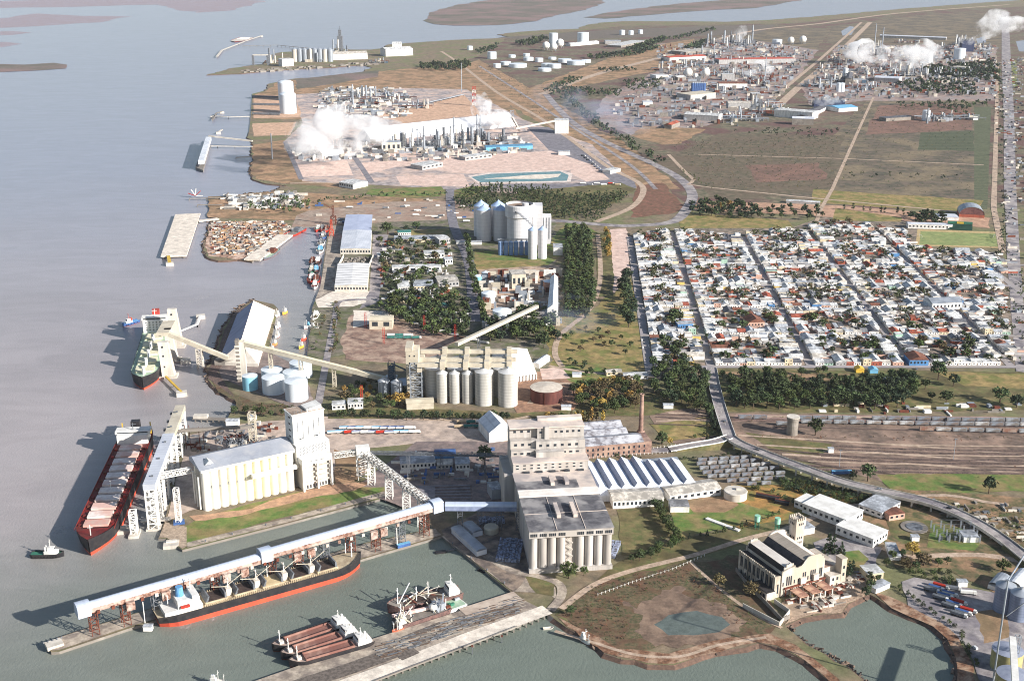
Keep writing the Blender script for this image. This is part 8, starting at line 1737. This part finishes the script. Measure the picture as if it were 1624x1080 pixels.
# things on the long gallery pier
rr = thing('mooring_block', 'white concrete mooring block at the outer tip of the gallery pier', 'mooring block', g(86,1022), .6); MB().cb(0,0,-1,11,9,2.6).build('block', conc_w, rr)
for k in range(5): MB().cb(-6+k*3,3,1.6,.8,.8,1.2).build('bollard', steel_d, rr)
rr = thing('blue_container', 'blue container on the yellowish deck of the gallery pier', 'container', g(640,866), .5); MB().box(-5.5,5.5,-1.4,1.4,0,2.6).build('body', blue, rr); MB().box(-5.6,5.6,-1.5,1.5,2.62,2.75).build('roof', lblue, rr)
hut((234,1008-8), 6, 4, 3, 'tiny white hut on the gallery pier near its tip')
# bollards on quays
bm = MB().cyl(0,0,0,1.1,.45, n=8).cyl(0,0,1.1,1.5,.7, n=8).mesh('bollard', steel_d)
for px, lab, grp in (([(300,866),(440,828),(612,783)], 'dark bollard on the edge of the silo quay', 'bollards on the silo quay'), ([(704,852),(760,895),(812,934)], 'dark bollard along the dock wall by the cargo stacks', 'bollards on the dock wall')):
 for p in along(px, 24, 0, .1): tag(link('bollard', bm, loc=p), lab, 'bollard', grp)
# ---- trucks
def trucks(P, rz, lab, cols, grp, jit=.06): 
 c = random.choice(cols); place(TRKP, TRKL.index(c), P, rz+random.uniform(-jit, jit), '%s grain truck %s' % (c, lab), grp)
for k in range(11):
 x = 530+k*12.8; trucks(g(x+random.uniform(-1,1), 687+random.uniform(-.5,.5)), .1, '%s in the row behind the headhouse tower' % ('at the left' if k < 4 else 'midway' if k < 8 else 'at the right'), ['blue','white','teal','red','blue','teal'], 'trucks queued behind the headhouse')
for k in range(9): trucks(g(548+k*12.8, 680.5), .1, '%s in the back row of the queue' % ('left' if k < 4 else 'right'), ['blue','white','teal','blue'], 'trucks queued behind the headhouse')
for k in range(8): trucks(g(730+(k % 4)*14+k, 678-(k//4)*7), .04, '%s beside the steep white shed' % ('in front' if k < 4 else 'at the back'), ['tan','green','white','tan'], 'trucks beside the steep white shed')
for k in range(7): trucks(g(622+(k % 4)*13, 537-(k//4)*4), .05, 'on the brown yard behind the beige headhouse', ['green','green','white'], 'green trucks on the brown yard')
for k in range(9): trucks(g(640+k*16, 510+k*4.4), -.3, 'along the tree edge of the brown yard', ['white','tan','grey','blue','white'], 'trucks along the tree edge')
for k in range(12):
 i, j = k % 4, k//4; p = g(1480,938).lerp(g(1532,985), i/3.6)+Vector((j*4.4-1, j*2.8, 0)); trucks(p, -.62, '%s in the %s diagonal row of the pond-side truck park' % (['first', 'second', 'third', 'last'][i], ['near', 'middle', 'far'][j]), [['grey','green','grey'], ['blue','blue','blue'], ['red','white','blue']][j], 'trucks in the pond-side park', .03)
trucks(g(1512,935), -.2, 'parked alone on the grey lot edge', ['grey'], None); trucks(g(1536,942), -.2, 'parked beyond the lone grey one', ['white'], None)
for k in range(8): trucks(g(925+k*4, 248+k*3.4), -.7, 'in the diagonal line of the refinery truck park', ['blue','grey','blue'], 'trucks at the refinery park')
for k in range(6): trucks(g(925+k*11, 292+(k % 2)*2), .05, 'at the foot of the refinery truck park', ['white','red','grey','tan'], 'trucks at the foot of the refinery park')
for k, p in enumerate(((662,335),(660,342),(690,345),(700,343),(612,331),(640,329),(740,352),(555,330))): trucks(g(*p), .1, 'standing on the open truck plain, %s' % ['upper centre','centre','right of centre','right of its neighbour','upper left','upper middle','far right','far left'][k], ['white','red','grey','white'], 'trucks on the open plain')
for k, (P, rz, lab) in enumerate((((1062+8,716),.1,'white car on the workshop road by the ramp'), ((1200,714),-.5,'dark car at the road fork'), ((1505,806),-.6,'dark car on the curved road'), ((1133,615),1.4,'white car leaving town on the ramp'), ((1150,668),1.3,'grey car on the ramp above the fork'), ((1395,776),-.4,'silver car on the middle of the overpass'))):
 zz = {0:.2, 1:6.3, 2:5.6, 3:1.1, 4:4.2, 5:7.1}[k]; q = g(*P, Z0+zz+.05); place(CAR, [0,4,4,0,1,5][k], q, rz, lab, None, z=Z0+zz+.05)
q = g(1546,1028); rr = place(CAR, 6, q, 1.9, 'white van parked beside the pond bank at the lower right', None); 
hut((1352+1175-1000,930), 7, 5, 3.6, 'white open gate frame at the truck park entrance', gable=0)
rr = thing('open_shed', 'white tunnel-roofed greenhouse shed behind the pipe mast', 'shed', g(1596,930), -.7); MB().box(0,10,0,26,-1,3).build('wall', WM[0], rr); barrel(MB(),0,26,5,10.4,3,3).build('roof', white2, rr, loc=(10,0,0), rz=math.pi/2)
rr = thing('open_shed', 'grey tunnel-roofed shed left of the white greenhouse shed', 'shed', g(1566,932), -.7); MB().box(0,10,0,20,-1,3).build('wall', WM[0], rr); barrel(MB(),0,20,5,10.4,3,3).build('roof', steel, rr, loc=(10,0,0), rz=math.pi/2)
for P, lab in (((1232,842),'green cylindrical tank on a stand above the castle'), ((1200,838),'green lattice tank stand left of the cylindrical tank')):
 rr = thing('tank_on_stand', lab, 'tank', g(*P)); tower_mb(3,3,7,2,.3).build('stand', green, rr); MB().cyl(0,0,7,12,2.4 if 'cyl' in lab else 1.2, n=14).build('tank', mat('mint_green', (150,200,176), (124,176,150)), rr)
rr = thing('concrete_slab', 'long white concrete jetty-like slab on the green lawn', 'slab', g(1146,832), -.75); MB().box(-16,16,-1.8,1.8,-.4,.9).build('slab', white, rr)
for P, L2, lab in (((1198,788),20,'dark long trench shelter on the dry orange grass, left'), ((1228,798),12,'dark short trench shelter on the dry orange grass, right')):
 rr = thing('low_shelter', lab, 'shelter', g(*P), -.42); MB().box(0,L2,0,4,-1,2.4).build('wall', black, rr); MB().box(-.3,L2+.3,3,5,2.42,2.7).build('roof', rust, rr)
# quarter buildings between the warehouses and the avenue
qb = [((622,432),(700,430),14,7,'L-shaped white school block with red trim in the northern quarter'),((632,462),(650,461),30,6,'white-roofed workshop, left of three in the quarter'),((656,461),(688,460),30,6,'grey-roofed workshop, middle of three in the quarter'),((696,456),(728,454),36,7,'white-roofed workshop, right of three in the quarter'),((673,410),(705,409),20,7,'white and pink block behind the school block'),((632,375),(652,374),18,6,'teal-roofed shed on the dry lawn'),((625,385),(695,384),26,5,'long pale shed row behind the dark trees'),((697,388),(714,386),30,8,'grey stepped building beside the quarter road'),((600,412),(618,411),20,5,'small white house at the quarter corner'),((706,420),(718,419),14,8,'narrow grey block by the quarter road'),((634,480),(654,479),14,4,'low white shed under the trees'),((664,488),(684,487),10,4,'small white house among the trees'),((700,490),(716,490),12,4,'small pale house among the trees'),((622,444),(640,443),10,5,'little white annex in front of the workshops')]
for k, (A, B, dp, h, lab) in enumerate(qb): longhall('quarter_building', lab, 'building', A, B, dp, h, 1.6 if k % 2 else 0, [RM[0], RM[0], RM[1], RM[4], RM[0], trk['green'], RM[1]][k % 7] if k != 5 else trk['green'], [WM[0], WM[0], WM[1], WM[2]][k % 4], 6 if k < 8 else 3)
rr = thing('harbour_crane', 'tall brown lattice harbour crane on the fishing quay', 'crane', g(529,356)); tower_mb(8,8,14,2,1).build('portal', rust, rr); MB().lattice((0,0,14),(0,0,32),3,3,7,.4).build('mast', rust, rr); MB().lattice((0,0,26),(-14,-4,36),1.6,1.6,6,.3).build('jib', rust, rr)
rr = thing('harbour_crane', 'small orange harbour crane further down the fishing quay', 'crane', g(526,374)); tower_mb(6,6,10,2,.8).build('portal', orange_h, rr); MB().lattice((0,0,10),(0,0,26),3,3,4,.5).build('mast', orange_h, rr)
q = g(1030,602); longhall('road_shed', 'low white shed beside the cypresses below the lane', 'shed', (990,602), (1028,601), 12, 4, 1, RM[0], WM[0], 4); longhall('road_shed', 'small beige house beside the lane below the dry field', 'house', (962,596), (986,595), 10, 4, 1.5, RM[4], WM[1], 3)
for P, lab in (((915,598),'small white house in the garden by the bund'), ((898,650),'tiny pale hut at the left of the autumn thicket'), ((1060,648),'small white sheds beside the autumn thicket')): hut(P, 10, 7, 3.4, lab, gable=1.2)
for k, px in enumerate(((580,520), (609,545), (673,480+45), (722,540), (574,640))):  # red lattice pylons
 rr = thing('red_pylon', 'thin red lattice pylon, %s' % ['left in the brown yard', 'behind the green trucks', 'in the middle of the brown yard', 'at the tree edge of the brown yard', 'among the golden trees'][k], 'pylon', g(*px)); tower_mb(2.2,2.2,20,6,.2).build('mast', red, rr)
# ================================================================ STEAM AND SMOKE
def plume(name, label, blobs, dens, seed=0, col=(1,1,1), sharp=1.0, nscale=.012):
 """one volume object: a lumpy hull round the cloud; density from noise inside"""
 b = MB()
 for (px, z, rx, ry, rz_) in blobs:
  q = g(*px, z); pr_ = [(math.sin(math.pi*i/10), -math.cos(math.pi*i/10)) for i in range(11)]
  n = 14
  vs = []
  for i in range(11):
   for j in range(n):
    a = 2*math.pi*j/n; v = Vector((pr_[i][0]*math.cos(a), pr_[i][0]*math.sin(a), pr_[i][1])); k = 1+.28*mnoise.noise(v*1.7+Vector((seed*3.1, px[0]*.1, 0)))+.16*mnoise.noise(v*4+Vector((seed, 0, px[1])))
    vs.append((q.x+v.x*rx*k, q.y+v.y*ry*k, q.z+v.z*rz_*k))
  fs = [(i*n+j, i*n+(j+1) % n, (i+1)*n+(j+1) % n, (i+1)*n+j) for i in range(10) for j in range(n)]
  b.add(vs, fs)
 m = bpy.data.materials.new(name); m.use_nodes = True; N = m.node_tree.nodes; L = m.node_tree.links; N.remove(N['Principled BSDF'])
 out = N['Material Output']; v = N.new('ShaderNodeVolumePrincipled'); v.inputs['Color'].default_value = (*col, 1); v.inputs['Anisotropy'].default_value = .2
 L.new(v.outputs[0], out.inputs['Volume']); geo = N.new('ShaderNodeNewGeometry'); nz = N.new('ShaderNodeTexNoise'); nz.inputs['Scale'].default_value = nscale; nz.inputs['Detail'].default_value = 6; nz.inputs['Roughness'].default_value = .6
 L.new(geo.outputs['Position'], nz.inputs[0]); mr = N.new('ShaderNodeMapRange'); mr.inputs[1].default_value = .5-.03/sharp; mr.inputs[2].default_value = .5+.16/sharp; mr.inputs[3].default_value = dens*.0; mr.inputs[4].default_value = dens
 L.new(nz.outputs[0], mr.inputs[0]); L.new(mr.outputs[0], v.inputs['Density'])
 o = b.build(name, m); return tag(o, label, 'steam cloud', None, 'stuff')
plume('steam_cloud', 'big billowing white steam cloud over the left end of the refinery', [((500,222),40,70,55,48),((535,212),75,62,50,62),((575,208),52,62,50,36),((478,218),42,40,40,34),((528,192),120,34,34,34),((610,205),40,50,40,28)], .075, 1, nscale=.016)
plume('steam_cloud', 'small white steam puff at the right end of the long white store', [((764,172),60,26,22,40),((786,186),36,36,24,22),((805,184),46,22,18,16)], .16, 2, nscale=.025)
plume('steam_cloud', 'little white puff among the refinery columns', [((712,220),26,22,16,18),((722,216),32,14,12,12)], .05, 3, nscale=.03)
plume('steam_cloud', 'round white steam cloud over the west of the eastern works', [((1366,80),55,70,80,44),((1386,84),50,62,80,38),((1400,86),40,40,60,26)], .06, 4, nscale=.014)
plume('steam_cloud', 'wide drifting white steam cloud over the middle of the eastern works', [((1422,96),45,80,80,34),((1445,90),60,76,80,44),((1468,84),60,60,70,44),((1432,104),30,60,60,22)], .045, 5, nscale=.014)
plume('smoke_plume', 'long white smoke plume blowing up to the right from the dark cooling tower', [((1535,62),75,34,40,26),((1550,54),95,46,50,32),((1566,45),120,58,60,42),((1582,37),150,66,60,50),((1604,40),150,66,60,30)], .05, 6, nscale=.014)
plume('steam_cloud', 'flat white steam cloud in the western works below the red hall', [((1186,110),30,56,50,22),((1204,108),30,50,44,26),((1218,112),30,30,30,14)], .045, 7, nscale=.016)
plume('steam_cloud', 'faint white wisp behind the western works', [((1168,58),60,34,40,34),((1178,50),80,24,30,24)], .03, 8)
plume('steam_cloud', 'thin white vapour over the cooling tower bank', [((1310,160),30,46,30,14),((1322,157),34,34,30,14)], .04, 9, nscale=.03)
plume('smoke_haze', 'thin bluish smoke drifting over the diagonal tree belt', [((885,150),30,90,120,30),((930,175),30,120,120,30),((975,200),25,110,100,26)], .0035, 10, (.6,.72,1))
plume('smoke_haze', 'thin bluish smoke over the field left of town', [((905,490),14,34,60,14),((935,505),14,60,50,14),((985,510),12,60,40,12)], .008, 11, (.6,.72,1))
hz = bpy.data.materials.new('haze_air'); hz.use_nodes = True; N = hz.node_tree.nodes; N.remove(N['Principled BSDF'])
v = N.new('ShaderNodeVolumePrincipled'); v.inputs['Color'].default_value = (.86, .9, 1, 1); v.inputs['Density'].default_value = 1.1e-5
hz.node_tree.links.new(v.outputs[0], N['Material Output'].inputs['Volume'])
b = MB(); X = 16000; b.add([(x, y, z) for z in (-3, 520) for x, y in ((-X,-1400),(X,-1400),(X,22000),(-X,22000))], [(0,3,2,1),(4,5,6,7),(0,1,5,4),(1,2,6,5),(2,3,7,6),(3,0,4,7)])
tag(b.build('haze', hz), 'pale air haze fading the far distance', None, None, 'stuff')
fm = bpy.data.materials.new('foam'); fm.use_nodes = True; N = fm.node_tree.nodes; L = fm.node_tree.links; b = N['Principled BSDF']; b.inputs['Base Color'].default_value = (.62,.6,.58,1); b.inputs['Roughness'].default_value = .8
n_ = N.new('ShaderNodeTexNoise'); n_.inputs['Scale'].default_value = .16; n_.inputs['Detail'].default_value = 8; n_.inputs['Roughness'].default_value = .75; ge = N.new('ShaderNodeNewGeometry'); L.new(ge.outputs['Position'], n_.inputs[0])
mr = N.new('ShaderNodeMapRange'); mr.inputs[1].default_value = .5; mr.inputs[2].default_value = .72; mr.inputs[4].default_value = .75; L.new(n_.outputs[0], mr.inputs[0]); L.new(mr.outputs[0], b.inputs['Alpha'])
for px, w_ in (([(222,507),(250,497),(290,482),(330,468)], [5,9,14,20]), ([(186,690),(165,683),(148,676)], [14,16,8]), ([(92,848),(104,838),(86,842)], 14), ([(252,985),(300,992),(345,978),(352,966)], [3,7,6,3]), ([(140,672),(158,671),(176,674)], 5), ([(50,883),(30,887),(0,890)], [3,6,9])):
 o = ribbon('foam', px, w_, fm, 4, 'stuff', z=.05); o['label'] = 'thin pale foam and wake streaks on the water'
# ================================================================ clean-up: unused prototypes, shared labels told apart
for pr_ in CAR+TRKP+WAG:
 if id(pr_) not in used_proto:
  for c in list(pr_.children): bpy.data.objects.remove(c)
  bpy.data.objects.remove(pr_)
ords = ['leftmost', 'second', 'third', 'fourth', 'fifth', 'sixth', 'seventh', 'eighth', 'ninth', 'tenth', 'eleventh', 'twelfth', 'thirteenth', 'fourteenth', 'fifteenth', 'sixteenth', 'seventeenth', 'eighteenth', 'nineteenth', 'twentieth']
lab_ = {}
for o_ in COL.objects:
 if o_.parent is None and o_.get('label') and o_.get('category'): lab_.setdefault(o_['label'], []).append(o_)
def num_(v_, k_, pre=''):
 v_.sort(key=lambda o: pxy(o.location)[0])
 for i_, o_ in enumerate(v_):
  t_ = k_+', '+(pre+' ' if pre else '')+(ords[i_] if i_ == 0 or pre else ords[i_]+' from the left')
  if len(t_.split()) > 16: t_ = k_+', '+ords[i_]
  if len(t_.split()) <= 16: o_['label'] = t_
for k_, v_ in lab_.items():
 if 1 < len(v_) <= 20: num_(v_, k_)
 elif len(v_) > 20:
  v_.sort(key=lambda o: pxy(o.location)[1]); n_ = min(7, -(-len(v_)//20)); nm_ = {2: ['back half', 'front half'], 3: ['back third', 'middle third', 'front third']}.get(n_, ['row %s from back,' % w_ for w_ in ('one', 'two', 'three', 'four', 'five', 'six', 'seven')][:n_])
  for i_ in range(n_): num_(v_[i_*len(v_)//n_:(i_+1)*len(v_)//n_], k_, nm_[i_])
